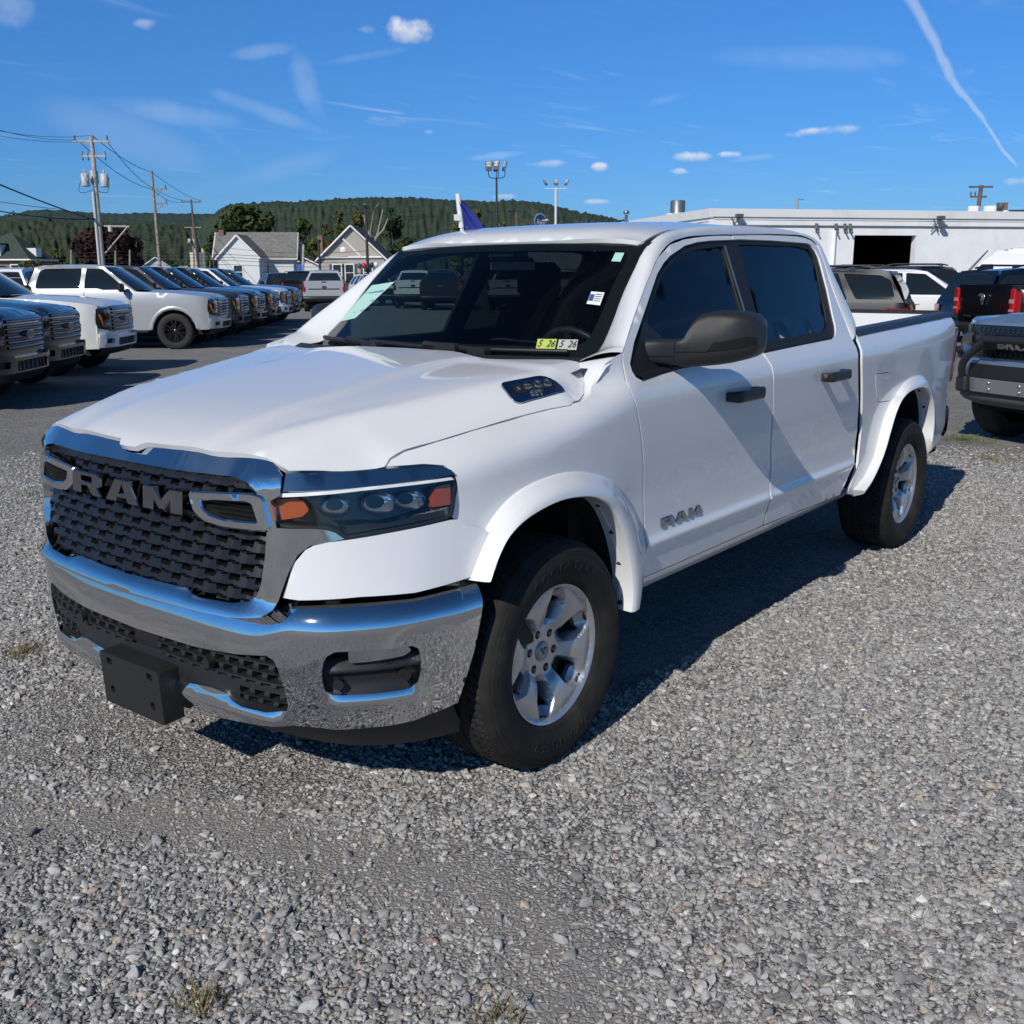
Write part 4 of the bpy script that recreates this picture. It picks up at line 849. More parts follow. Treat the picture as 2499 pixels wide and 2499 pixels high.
# --- wheels (the disc lies in x,z; +y is the outer face)
def ram_wheel(tilt):
    root=bpy.data.objects.new('wheel',None); COL.objects.link(root)
    # tyre: half-width .1375, radius .406
    prof=[(.243,-.004),(.252,.006),(.266,.018),(.30,.030),(.33,.033),(.352,.030),(.372,.021),(.388,.006),(.397,-.010)]
    t=MB(); t.lathe(prof,'y',96); inner=[(r,-.25-y+.0) for r,y in prof][::-1]; t.lathe(inner,'y',96)
    n=320; ys=np.linspace(-.010,-.240,33); V=[]
    for j,y in enumerate(ys):
        u=(y+.125)/.115
        for k in range(n):
            th=2*math.pi*k/n; ph=k/n*80; r=.4035-.007*abs(u)**4
            g=0
            for gy in (-.062,-.108,-.142,-.188):
                if abs(y-gy-.004*math.sin(ph*2*math.pi*.5))<.0042: g=.009
            if abs(u)>.52:
                if ((ph+y*14)%1)<.20: g=max(g,.008)
            elif ((ph*1.0+y*22)%1)<.13: g=max(g,.006)
            V.append(((r-g)*math.cos(th),y,(r-g)*math.sin(th)))
    F=[(j*n+k,j*n+(k+1)%n,(j+1)*n+(k+1)%n,(j+1)*n+k) for j in range(len(ys)-1) for k in range(n)]
    t.add(V,F,True)
    for rr in (.262,.355,.3635,.377): # moulded rings
        t.tube([(rr*math.cos(a),{.262:.0155,.355:.0292,.3635:.0255,.377:.017}[rr],rr*math.sin(a)) for a in np.linspace(0,2*math.pi,96,endpoint=False)],.0011,4,closed=True)
    ty=t.build('tyre',RUBBER,root,sharp=40)
    for txt,a0,fl in (('GOODYEAR',90,1),('WRANGLER',270,1)):
        me=text_mesh(txt,.050,.0012,.0,1.35)
        for v in me.vertices:
            rr=.312+v.co.y; th=R(a0)+v.co.x/.312
            v.co=(rr*math.cos(th),float(np.interp(rr,[.266,.30,.33,.352],[.018,.030,.033,.030]))+.0012+v.co.z,rr*math.sin(th))
        me.materials.clear(); link('tyre_lettering',me,RUBBER,ty)
    # rim face
    N6=6
    def face(x,z):
        r=np.hypot(x,z); a=np.arctan2(z,x)-R(tilt); k=((a/(2*math.pi/N6)+.5)%1)-.5; d=np.abs(k)*60.0   # degrees off spoke centre (0..30)
        sp=np.interp(r,[0,.07,.092,.115,.16,.20,.222,.232],[-.058,-.058,-.056,-.036,-.020,-.013,-.012,-.016])
        va=np.interp(r,[0,.085,.10,.13,.17,.205,.222,.232],[-.058,-.058,-.066,-.078,-.075,-.050,-.030,-.018])
        wid=np.interp(r,[.085,.12,.17,.20,.23],[13,11.5,12.5,17,21]); f=sst(0,1,(d-wid)/np.interp(r,[.1,.2],[9,7]))
        # faceted paddles: one bevel each side of the spoke's spine
        ridge=np.interp(r,[.10,.13,.19,.228],[0,.005,.006,.0])*np.clip(1-d/np.maximum(wid,1),0,1)
        y=sp*(1-f)+va*f+ridge
        y=np.where(r>.229,np.interp(r,[.229,.236,.2455],[-.014,-.004,0]),y)
        return x,y,z
    def ringp(r0,r1,w0,w1,a,n=4):
        P=[]
        for q in np.linspace(-1,1,n): P.append((r1*math.cos(a+w1*q),r1*math.sin(a+w1*q)))
        for q in np.linspace(1,-1,n): P.append((r0*math.cos(a+w0*q),r0*math.sin(a+w0*q)))
        return fillet(P,.012,3)
    holes=[ringp(.112,.197,R(13),R(12.0),R(tilt+30+60*k)) for k in range(6)]
    holes+=[[(.0698*math.cos(R(tilt+60*k))+.0155*math.cos(t),.0698*math.sin(R(tilt+60*k))+.0155*math.sin(t)) for t in np.linspace(0,2*math.pi,10,endpoint=False)] for k in range(6)]
    circ=[(.2455*math.cos(t),.2455*math.sin(t)) for t in np.linspace(0,2*math.pi,80,endpoint=False)]
    pm=patch(circ,face,.0075,holes=holes,lip=.018,sgn=-1,lipdir=(0,1,0)); rim=pbuild(pm,'rim',ALLOY,root)[0]; rim.data.set_sharp_from_angle(angle=R(28))
    b=MB(); b.lathe([(.2455,0),(.243,-.012),(.226,-.022),(.212,-.05),(.205,-.12),(.21,-.22)],'y',48); b.build('rim_barrel',mat('barrel_alloy',(.05,.05,.052),.5,.5),rim)
    d=MB(); d.lathe([(.001,-.085),(.17,-.085),(.172,-.10),(.17,-.12)],'y',40); d.box((.10,-.10,.10),(.14,.09,.14),bev=.02); d.build('brake_disc',mat('dark_brake',(.03,.028,.027),.6,.3),root)
    c=MB(); c.lathe([(.001,-.050),(.030,-.050),(.0335,-.0525),(.036,-.058)],'y',28); c.lathe([(.024,-.0496),(.026,-.0485),(.028,-.0496)],'y',28); c.build('centre_cap',mat('cap_silver',(.40,.41,.42),.35,.7),root)
    # relief of a horned head on the cap
    e=MB()
    for pts in ([(-.012,.004),(-.016,.012),(-.008,.016),(-.004,.008)],[(.012,.004),(.016,.012),(.008,.016),(.004,.008)],[(-.006,.008),(.006,.008),(.004,-.008),(0,-.013),(-.004,-.008)]): e.prism(pts,lambda x,z:(x,-.0475,z),lambda x,z:(x,-.0505,z))
    e.build('cap_relief',mat('cap_grey',(.16,.16,.17),.4,.6),root)
    for k in range(6):
        l=MB(); cx,cz=.0698*math.cos(R(tilt+60*k)),.0698*math.sin(R(tilt+60*k)); l.lathe([(.0001,-.052),(.007,-.052),(.0095,-.056),(.0095,-.085)],'y',6,c=(cx,0,cz)); l.lathe([(.0150,-.062),(.0148,-.09)],'y',10,c=(cx,0,cz)); l.build('lug_nut',STEEL if k else STEEL,root)
    return root
def copy_tree(o,parent=None):
    c=o.copy(); COL.objects.link(c); c.parent=parent
    for ch in [q for q in o.children]: copy_tree(ch,c)
    return c
w0=ram_wheel(10); w0.parent=ram; w0.location=(0,.977,.396)
for (x,y,z,rz,ry) in ((-3.672,.977,.396,0,R(22)),(0,-.977,.396,math.pi,R(40)),(-3.672,-.977,.396,math.pi,R(75))):
    c=copy_tree(w0,ram); c.location=(x,y,z); c.rotation_euler=(0,ry,rz)
ax=MB(); ax.cyl((0,-.8,.40),(0,.8,.40),.05,10); ax.cyl((-3.672,-.8,.40),(-3.672,.8,.40),.07,10); ax.build('axle',DARK,ram)
# ------------------------------------------------------------------ ground
def gravel_nodes(T,V,dirtmask=True):
    """colour, height of crushed stone"""
    vo=T.new('ShaderNodeTexVoronoi',feature='F1'); T.put(vo,Vector=V,Scale=52.0,Randomness=1.0)
    ve=T.new('ShaderNodeTexVoronoi',feature='DISTANCE_TO_EDGE'); T.put(ve,Vector=V,Scale=52.0,Randomness=1.0)
    sc=T.new('ShaderNodeSeparateColor'); T.put(sc,Color=vo.outputs['Color'])
    c=T.ramp(sc.outputs[0],[(0,(.20,.20,.20)),(.25,(.30,.298,.295)),(.6,(.40,.392,.38)),(.86,(.48,.47,.455)),(.95,(.42,.36,.29)),(1,(.62,.61,.59))])
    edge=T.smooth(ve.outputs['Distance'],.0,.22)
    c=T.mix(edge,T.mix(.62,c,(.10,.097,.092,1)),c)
    return c,edge
def ground_material():
    m=bpy.data.materials.new('gravel_ground'); m.use_nodes=True; T=NT(m.node_tree); T.n.clear()
    tc=T.new('ShaderNodeTexCoord'); V=tc.outputs['Object']
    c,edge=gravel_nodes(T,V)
    fine=T.noise(V,160,4,.7); dirt=T.mix(fine,(.24,.222,.20,1),(.44,.42,.39,1))
    n=T.noise(V,.55,5,.62); n2=T.noise(V,2.6,4,.6)
    f=T.smooth(T.math('ADD',n,T.math('MULTIPLY',T.math('SUBTRACT',n2,.5),.5)),.50,.66)
    sp=T.new('ShaderNodeSeparateXYZ'); T.put(sp,Vector=V)
    # packed wheel tracks across the front of the lot
    tr=T.noise(V,1.3,3,.5)
    xb=T.math('MULTIPLY',T.ramp(T.math('MULTIPLY_ADD',sp.outputs[1],1/3.0,1/3.0),[(0,(.875,)*3),(.28,(.695,)*3),(.38,(.56,)*3),(.487,(.475,)*3),(.63,(.405,)*3),(.753,(.38,)*3),(.847,(.43,)*3),(1,(.60,)*3)]),2.0)
    d=T.math('ABSOLUTE',T.math('ADD',T.math('SUBTRACT',sp.outputs[0],xb),T.math('MULTIPLY',T.math('SUBTRACT',tr,.5),.5)))
    f=T.math('MAXIMUM',T.math('MULTIPLY',f,.55),T.math('MULTIPLY',T.smooth(d,.38,.06),.7))
    c=T.mix(f,c,dirt)
    big=T.noise(V,.10,4,.6); c=T.mix(1.0,c,T.ramp(big,[(.3,(.86,.86,.87)),(.7,(1.12,1.10,1.07))]),'MULTIPLY')
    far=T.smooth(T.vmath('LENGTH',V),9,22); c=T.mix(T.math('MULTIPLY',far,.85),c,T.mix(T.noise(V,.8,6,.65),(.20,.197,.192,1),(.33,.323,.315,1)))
    p=T.new('ShaderNodeBsdfPrincipled'); T.put(p,Base_Color=c,Roughness=.9); p.inputs['Specular IOR Level'].default_value=.3
    h=T.math('ADD',T.math('MULTIPLY',edge,T.math('SUBTRACT',1.0,f)),T.math('MULTIPLY',T.noise(V,90,5,.7),.8))
    b=T.new('ShaderNodeBump'); T.put(b,Strength=.9,Distance=.010,Height=h); T.put(p,Normal=b.outputs[0])
    o=T.new('ShaderNodeOutputMaterial'); T.l.new(p.outputs[0],o.inputs[0]); return m
g=MB(); us=np.concatenate([np.linspace(-120,-12,14),np.linspace(-9,9,19),np.linspace(12,60,6)])
gz=lambda x,y: .012*math.sin(x*.9+1.3*y)+.010*math.sin(1.7*x-.8*y+1) if abs(x)<9 and abs(y)<9 else 0.0
g.loft([[(x,y,0.0) for y in us] for x in us],flip=False)
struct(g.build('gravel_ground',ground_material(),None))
fld=MB(); fld.add([(-7000,-7000,-.06),(7000,-7000,-.06),(7000,7000,-.06),(-7000,7000,-.06)],[(0,1,2,3)]); struct(fld.build('valley_ground',mat('valley_grass',(.06,.075,.03),.95,vary=.4,vscale=.05),None))
# loose stone near the camera: individual stones, scattered as instances of ten crushed shapes
def stone_mesh(k):
    r=np.random.default_rng(100+k); n=15; P=r.normal(size=(n,3)); P/=np.linalg.norm(P,axis=1)[:,None]; P*=r.uniform(.78,1.12,(n,1)); P*=np.array([1.15,r.uniform(.7,1.0),r.uniform(.50,.78)])
    bm=bmesh.new(); vs=[bm.verts.new(q) for q in P]; bmesh.ops.convex_hull(bm,input=vs); 
    for v in [v for v in bm.verts if not v.link_faces]: bm.verts.remove(v)
    bmesh.ops.bevel(bm,geom=bm.edges[:],offset=.10,segments=1,affect='EDGES',profile=.5)
    me=bpy.data.meshes.new('stone'); bm.to_mesh(me); bm.free(); me.polygons.foreach_set('use_smooth',[True]*len(me.polygons)); me.set_sharp_from_angle(angle=R(38)); return me
def stone_material():
    m=bpy.data.materials.new('crushed_stone'); m.use_nodes=True; T=NT(m.node_tree); T.n.clear()
    oi=T.new('ShaderNodeObjectInfo'); tc=T.new('ShaderNodeTexCoord')
    c=T.ramp(oi.outputs['Random'],[(0,(.18,.18,.182)),(.22,(.29,.288,.286)),(.58,(.39,.384,.374)),(.88,(.48,.47,.455)),(.915,(.36,.28,.23)),(.935,(.48,.41,.32)),(.965,(.50,.49,.47)),(1,(.72,.71,.69))])
    n=T.noise(T.vmath('ADD',tc.outputs['Object'],T.vmath('SCALE',oi.outputs['Location'],scale=40.0)),2.6,5,.65)
    c=T.mix(1.0,c,T.ramp(n,[(.28,(.78,.78,.79)),(.72,(1.22,1.21,1.18))]),'MULTIPLY')
    p=T.new('ShaderNodeBsdfPrincipled'); T.put(p,Base_Color=c,Roughness=.82); p.inputs['Specular IOR Level'].default_value=.35
    o=T.new('ShaderNodeOutputMaterial'); T.l.new(p.outputs[0],o.inputs[0]); return m
STONE=stone_material(); SC=bpy.data.collections.new('stone_shapes')
for k in range(10):
    me=stone_mesh(k); me.materials.append(STONE); SC.objects.link(bpy.data.objects.new('stone_shape',me))
def vnoise(x,y,s,seed):
    r=np.random.default_rng(seed).uniform(0,1,(64,64)); u,v=x*s,y*s; i,j=np.floor(u).astype(int),np.floor(v).astype(int); a,b=u-i,v-j; a=a*a*(3-2*a); b=b*b*(3-2*b); g_=lambda p,q: r[p%64,q%64]
    return (g_(i,j)*(1-a)+g_(i+1,j)*a)*(1-b)+(g_(i,j+1)*(1-a)+g_(i+1,j+1)*a)*b
def scatter():
    N=700000
    # uniform over a fan in front of the camera that reaches past the frame's sides
    a0,a1=YAW-R(38),YAW+R(38); rr=np.sqrt(rng.uniform(1.55**2,11.0**2,N)); aa=rng.uniform(a0,a1,N)
    x=CAM[0]+rr*np.cos(aa); y=CAM[1]+rr*np.sin(aa)
    dens_=.55*vnoise(x,y,.7,3)+.30*vnoise(x,y,2.2,4)+.25*vnoise(x,y,6,5)
    d=np.abs(x-np.interp(y,[-1,-.16,.14,.46,.89,1.26,1.54,2.0],[1.75,1.39,1.12,.95,.81,.76,.86,1.2])+(vnoise(x,y,1.3,9)-.5)*.5); track=np.clip(1-(d-.03)/.27,0,1)
    d2=np.hypot((x-.72)/.40,(y+.35)/.75)+(vnoise(x,y,1.7,21)-.5)*.9; track=np.maximum(track,.8*np.clip((1.15-d2)/.5,0,1))
    blot=np.clip((vnoise(x,y,.9,12)-.62)/.12,0,1)*np.clip((vnoise(x,y,3.1,13)-.3)/.2,0,1)
    pk=np.clip(.55+.75*dens_,0,1)*(1-.72*np.clip(track,0,1))*(1-.35*blot)*np.clip((11.0-rr)/5.5,0,1)**.8
    dark=(x<-.6)&(x>-4.6)&(np.abs(y)<.85)
    keep=(rng.uniform(0,1,N)<pk)&~dark
    x,y,tr_=x[keep],y[keep],track[keep]; n=len(x)
    s=np.exp(rng.normal(math.log(.0084),.36,n)); big=rng.uniform(0,1,n)<.022; s=np.where(big,s*rng.uniform(1.5,2.3,n),s); s*=1-.35*tr_*(~big); s=np.clip(s,.0035,.026)
    z=s*.18*rng.uniform(-.6,1.3,n)
    rot=np.stack([rng.normal(0,.35,n),rng.normal(0,.35,n),rng.uniform(0,6.283,n)],1)
    me=bpy.data.meshes.new('loose_gravel'); me.vertices.add(n); me.vertices.foreach_set('co',np.stack([x,y,z],1).ravel().astype(np.float32))
    at=me.attributes.new('rot','FLOAT_VECTOR','POINT'); at.data.foreach_set('vector',rot.ravel().astype(np.float32))
    at=me.attributes.new('scl','FLOAT','POINT'); at.data.foreach_set('value',s.astype(np.float32))
    at=me.attributes.new('idx','INT','POINT'); at.data.foreach_set('value',rng.integers(0,10,n).astype(np.int32))
    o=bpy.data.objects.new('loose_gravel',me); COL.objects.link(o); o['kind']='stuff'
    ng=bpy.data.node_groups.new('gravel_scatter','GeometryNodeTree'); ng.interface.new_socket('Geometry',in_out='INPUT',socket_type='NodeSocketGeometry'); ng.interface.new_socket('Geometry',in_out='OUTPUT',socket_type='NodeSocketGeometry')
    N_=ng.nodes; L=ng.links; gi=N_.new('NodeGroupInput'); go=N_.new('NodeGroupOutput'); ip=N_.new('GeometryNodeInstanceOnPoints'); ci=N_.new('GeometryNodeCollectionInfo'); ci.inputs['Collection'].default_value=SC; ci.inputs['Separate Children'].default_value=True; ci.inputs['Reset Children'].default_value=True
    def attr(nm,t):
        q=N_.new('GeometryNodeInputNamedAttribute'); q.data_type=t; q.inputs['Name'].default_value=nm; return q.outputs['Attribute']
    L.new(gi.outputs[0],ip.inputs['Points']); L.new(ci.outputs[0],ip.inputs['Instance']); ip.inputs['Pick Instance'].default_value=True
    L.new(attr('idx','INT'),ip.inputs['Instance Index']); e2=N_.new('FunctionNodeEulerToRotation'); L.new(attr('rot','FLOAT_VECTOR'),e2.inputs[0]); L.new(e2.outputs[0],ip.inputs['Rotation']); L.new(attr('scl','FLOAT'),ip.inputs['Scale']); L.new(ip.outputs[0],go.inputs[0])
    md=o.modifiers.new('scatter','NODES'); md.node_group=ng
    print('STONES',n)
scatter()
# dry weeds in the gravel
def tuft(x,y,r,n,label,cols):
    mb=MB(); q=random.Random(int(x*100)+7)
    for k in range(n):
        a=q.uniform(0,6.28); d=q.uniform(0,r); bx,by=x+d*math.cos(a),y+d*math.sin(a); L=q.uniform(.02,.07); t=q.uniform(0,6.28); lean=q.uniform(.3,1.1); w=.0022
        ex,ey,ez=bx+L*lean*math.cos(t),by+L*lean*math.sin(t),L*(1.2-.6*lean); nx,ny=-math.sin(t)*w,math.cos(t)*w
        mb.add([(bx-nx,by-ny,0),(bx+nx,by+ny,0),((bx+ex)/2+nx*.7,(by+ey)/2+ny*.7,ez*.65),((bx+ex)/2-nx*.7,(by+ey)/2-ny*.7,ez*.65),(ex,ey,ez)],[(0,1,2,3),(3,2,4)])
    o=mb.build('weed_tuft',cols,None,fix=False); o['kind']='stuff'
WEED=mat('dry_weed',(.22,.17,.07),.8,vary=.4,vscale=30,space='Generated'); WEEDG=mat('green_weed',(.10,.13,.025),.8,vary=.4,vscale=30)

for (x,y,r,n,m_) in ((.61,-1.55,.10,130,WEED),(1.51,1.05,.07,90,WEED),(-8.28,.15,.35,420,WEEDG),(-1.29,-4.86,.25,160,WEEDG),(-7.23,.66,.22,170,WEED),(.72,-1.95,.12,70,WEEDG),(1.12,1.62,.06,40,WEED)): tuft(x,y,r,n,'',m_)
# ------------------------------------------------------------------ other vehicles on the lot
CARGLASS=mat('car_glass',(.012,.016,.019),.03,0,spec=.9)
TYRE2=mat('worn_tyre',(.022,.021,.020),.8); RIMB=mat('black_rim',(.012,.012,.013),.16,0,coat=.8); RIMS=mat('grey_rim',(.35,.35,.36),.35,.7)
SILVER=mat('silver_paint',(.46,.475,.49),.35,.25,coat=1.0); GREYP=mat('grey_paint',(.032,.034,.039),.5,0,coat=.15); BLACKC=mat('black_paint',(.006,.0065,.008),.22,0,coat=1.0); DGREY=mat('dark_grey_paint',(.028,.031,.037),.3,.4,coat=1.0)
NAVY=mat('navy_paint',(.006,.012,.028),.25,.3,coat=1.0); MAROON=mat('maroon_paint',(.07,.006,.012),.3,.2,coat=1.0); STEELBLUE=mat('light_blue_grey_paint',(.22,.31,.43),.3,.45,coat=1.0); WHITE2=mat('plain_white_paint',(.78,.785,.79),.3,0,coat=1.0)
def gen_wheel(Rw,wd,rimmat,n=5):
    root=bpy.data.objects.new('wheel',None); COL.objects.link(root)
    t=MB(); t.lathe([(Rw*.62,-.004),(Rw*.70,.010),(Rw*.84,.014),(Rw*.95,.004),(Rw*.99,-.02),(Rw,-.05),(Rw,-wd+.05),(Rw*.97,-wd),(Rw*.62,-wd)],'y',40); t.build('tyre',TYRE2,root)
    r=MB(); r.lathe([(Rw*.63,0),(Rw*.60,-.010),(Rw*.56,-.03),(Rw*.55,-wd*.7)],'y',32); r.lathe([(.001,-.09),(Rw*.56,-.09)],'y',24)
    for k in range(n):
        a=2*math.pi*k/n+.3
        for da in (-.10,.10):
            c,s=math.cos(a+da),math.sin(a+da); c2,s2=math.cos(a+da*2.0),math.sin(a+da*2.0); w=Rw*.045
            r.loft([[(c*Rw*.10-s*w,-.035,s*Rw*.10+c*w),(c*Rw*.10+s*w,-.035,s*Rw*.10-c*w),(c*Rw*.10+s*w,-.07,s*Rw*.10-c*w)],[(c2*Rw*.59-s2*w,-.012,s2*Rw*.59+c2*w),(c2*Rw*.59+s2*w,-.012,s2*Rw*.59-c2*w),(c2*Rw*.59+s2*w,-.05,s2*Rw*.59-c2*w)]],smooth=False)
    r.lathe([(.001,-.02),(Rw*.10,-.022),(Rw*.15,-.04),(Rw*.16,-.08)],'y',16); r.build('rim',rimmat,root); return root
def make_vehicle(name,S,paint,rimmat,trim=None):
    """a road vehicle; local x forward, origin on the ground midway"""
    root=bpy.data.objects.new(name,None); COL.objects.link(root); root.empty_display_size=.3
    g=lambda k,d=None: S.get(k,d)
    xn,xt,xa,xb,Rw,W=S['xn'],S['xt'],S['xa'],S['xb'],S['R'],S['W']; belt,sb=S['belt'],g('sb',.42); zf,xc,zc=S['zf'],S['xc'],S['zc']; xw,zr=S['xw'],S['zr']; kind=S['kind']
    bdy=g('cladding') or paint; low=trim or BLACKP
    zp=pch([.30,.5,.72,.95,belt-.12,belt-.02,belt+.03],[-.05,-.03,-.015,0,0,-.03,-.06]); c0=.34
    def sy(x,z):
        u=np.clip((x-(xn-c0))/c0,0,.995); v=np.clip(((xt+.18)-x)/.18,0,.97)
        return (W+zp(z))*np.power(1-u*u,.25)*np.power(1-v*v,.22)
    def nx(y,z,d=0.0):
        w=np.clip(np.abs(y)/W,0,.999); x=xn-c0+c0*np.sqrt(1-w**4)-.9*np.clip(z-(zf-.14),0,1)**2*3-.10*np.clip(.62-z,0,1); return x+d,y,z
    def arch(cx,r0,n=9,z0=None):
        z0=z0 or sb; P=[]
        for t in np.linspace(-.12,math.pi+.12,n): P.append((cx+r0*math.cos(t),Rw+r0*math.sin(t)))
        return [p for p in P if p[1]>z0]
    ra=Rw+.085; railz=g('rail',belt)
    hoodl=[(xn-c0*.42,zf-.035),(xn-c0*.8,zf-.005),((xn+xc)/2,zf*.42+zc*.58-.005),(xc,zc-.01)]
    yh=lambda x: float(sy(x,belt-.06))-.11
    lower=[(xa+ra+.02,sb)]+[(xn-c0*.50,sb),(xn-c0*.42,.6)]+hoodl+[(xc-.12,belt)]
    tailp=[(xt+.03,railz-.03),(xt+.0,railz*.62+.3),(xt+.02,.62),(xt+.10,sb+.06)]
    if kind=='pickup': lower+=[(S['xd'],belt),(S['xd']-.02,railz)]+tailp
    else: lower+=[(S['xd'],belt)]+[(xt+.02,belt-.03)]+tailp[1:]
    lower+=[(xb-ra-.02,sb)]+arch(xb,ra)[::-1]+[(xb+ra+.02,sb)]+[(xa-ra-.02,sb)]+arch(xa,ra)[::-1]
    pbuild(patch(lower,lambda x,z:(x,sy(x,z),z),.16,sgn=-1,lip=.05),'body_side',paint,root,True)
    # door seams and wheel-arch lips
    fl=MB()
    for cx in (xa,xb):
        ar=arch(cx,ra,15); fl.loft([[(x,float(sy(x,z))-.002,z),(cx+(x-cx)*1.0,float(sy(x,z))+.022,z),(cx+(x-cx)*(1+.055/ra),float(sy(x,z))+.020,Rw+(z-Rw)*(1+.055/ra)),(cx+(x-cx)*(1+.085/ra),float(sy(x,z))+.003,Rw+(z-Rw)*(1+.085/ra))] for x,z in ar])
    both(fl,'wheel_flare',g('flare') or paint,root)
    sm=MB()
    for xs in S['seams']:
        sm.loft([[(xs-.006-(z-.5)*.02,float(sy(xs,z))+.002,z),(xs+.006-(z-.5)*.02,float(sy(xs,z))+.002,z)] for z in np.linspace(sb+.05,belt,7)])
    both(sm,'door_seam',DARK,root)
    ub=MB(); ub.box(((xn+xt)/2,0,.5),(xn-xt-.5,W*1.6,.34)); ub.box(((xa+xb)/2,0,.8),(xa-xb-2*ra-.1,W*1.75,.7)); ub.box(((xa+xn)/2-.2,0,.75),(.9,W*1.1,.5)); ub.build('underbody',DARK,root)
    for cx in (xa,xb):
        li=MB(); li.loft([[(x,y,z+.003) for y in (W-.03,W-.42)] for x,z in arch(cx,ra,13)]); li.add([(cx-ra,W-.42,.3),(cx+ra,W-.42,.3),(cx+ra,W-.42,Rw+ra),(cx-ra,W-.42,Rw+ra)],[(0,1,2,3)]); both(li,'wheel_well_liner',DARK,root)
    # sill / running board
    rb=MB(); rb.box(((xa+xb)/2,0,sb-.03),(xa-xb-2*ra-.2,2*W-.04,.07),bev=.02); rb.build('running_board',low,root)
    # hood
    def hz(x,y):
        base=np.interp(x,[xc-.05,(xn+xc)/2,xn-c0*.8,xn-c0*.42,xn-.05],[zc-.01,zf*.42+zc*.58-.005,zf-.005,zf-.035,zf-.11]); t=np.abs(y)/W; return base+.055*(1-t**2.2)+.020*sst(.62,.50,t)-.02
    ph=[(xn-.03,0),(xn-.05,W*.45)]+[(x,yh(x)+.105) for x,z in hoodl[:]]; ph=[(xn-.035,0),(xn-.05,W*.4),(xn-.11,W*.72),(xn-c0*.42,float(sy(xn-c0*.42,zf-.04))-.008)]+[(x,float(sy(x,z))-.004) for x,z in hoodl[1:]]+[(xc+.06,0)]
    pbuild(patch(sym(ph),lambda x,y:(x,y,hz(x,y)),.16,sgn=1,lip=.05),'hood',paint,root)
    # nose
    fz=[(0,zf-.04),(W*.6,zf-.05),(W*.90,zf-.06),(W*.93,zf-.12),(W*.93,.60),(W*.92,sb+.08),(0,sb+.06)]
    pbuild(patch(syms(fz),lambda y,z:nx(y,z),.14,sgn=1,lip=.03),'front_fascia',g('fascia') or paint,root)
    fx=S.get('front')
    if fx: fx(root,nx,W,zf,paint)
    # cab sides with window openings
    gi=pch([belt-.05,belt,belt+.2,zr-.10,zr-.03,zr+.05],[W-.035,W-.06,W-.13,W-.06-.30*(zr-.1-belt)/.6,W-.33*(zr-belt)/.6,W-.50])
    up=S['cab']; wins=S['wins']
    pbuild(patch(up,lambda x,z:(x,gi(z),z),.12,holes=wins,sgn=-1,lip=.03),'cab_side',paint,root,True)
    for w_ in wins: pbuild(patch(shrink(w_,-.01),lambda x,z:(x,gi(z)-.018,z),.14,sgn=-1,lip=0),'side_window',CARGLASS,root,True)
    # roof, windshield, rear glass
    rp=S['roof']; rz=pch([q[0] for q in rp],[q[1] for q in rp]); ye=float(gi(zr-.02))+.01
    pbuild(patch(sym([(rp[-1][0],0),(rp[-1][0]-.03,ye*.8),(rp[-1][0]-.06,ye)]+[(q[0],ye) for q in rp[1:-1]][::-1]+[(rp[0][0]+.05,ye),(rp[0][0]+.01,ye*.8),(rp[0][0],0)]),lambda x,y:(x,y,rz(x)-.05*(np.abs(y)/ye)**2.4-.01),.16,sgn=1,lip=.03),'roof',g('roofmat') or paint,root)
    b0=float(gi(belt))-.02; t0=float(gi(zr-.04))-.01
    def wsf(a,b): xx=xc-.02+(xw-xc)*b; return xx+(.20-.12*b)*(1-a*a),a*(b0+(t0-b0)*b),zc-.02+(zr-.03-zc)*b+.02*(1-a*a)*b
    pbuild(patch([(-1,0),(1,0),(1,1),(-1,1)],wsf,.25,sgn=1,lip=0),'windshield',CARGLASS,root)
    pm=MB(); pm.loft([[(xc+(xw-xc)*t-.035,float(gi(belt+(zr-.04-belt)*t))+.003,zc-.02+(zr-.03-zc)*t),(xc+(xw-xc)*t+.005,b0+(t0-b0)*t+.012,zc-.01+(zr-.03-zc)*t)] for t in np.linspace(0,1,7)]); both(pm,'front_pillar',paint,root)
    cl=MB(); cl.loft([[(xc+.20*(1-(y/b0)**2)+.07,y,zc+.03),(xc+.20*(1-(y/b0)**2)-.07,y,zc-.005)] for y in np.linspace(-b0,b0,9)]); cl.build('cowl',BLACKP,root)
    rg=S['rear']   # list of (x,z) down the back of the cab
    rr=[[(x,y*float(gi(z))*.985,z) for y in (-1,-.8,0,.8,1)] for x,z in rg]; bk=MB(); bk.loft(rr); bk.build('cab_back',paint,root)
    gl=S['rglass']; rgm=MB(); rgm.loft([[(np.interp(z,[q[1] for q in rg[::-1]],[q[0] for q in rg[::-1]])-.012,y*float(gi(z))*k,z) for y in (-1,0,1)] for z,k in gl]); rgm.build('rear_glass',CARGLASS,root)
    # mirrors, handles
    mi=MB(); mx_,mz=S['mirror']; mi.box((mx_,W+.13,mz),(.12,.24,.20),bev=.045); mi.box((mx_,W+.0,mz-.06),(.07,.12,.06),bev=.02); both(mi,'side_mirror',g('mirmat') or BLACKP,root)
    dh=MB()
    for xs in S['handles']: dh.box((xs,float(sy(xs,belt-.16))+.012,belt-.16),(.22,.03,.035),bev=.012)
    both(dh,'door_handle',g('hmat') or paint,root)
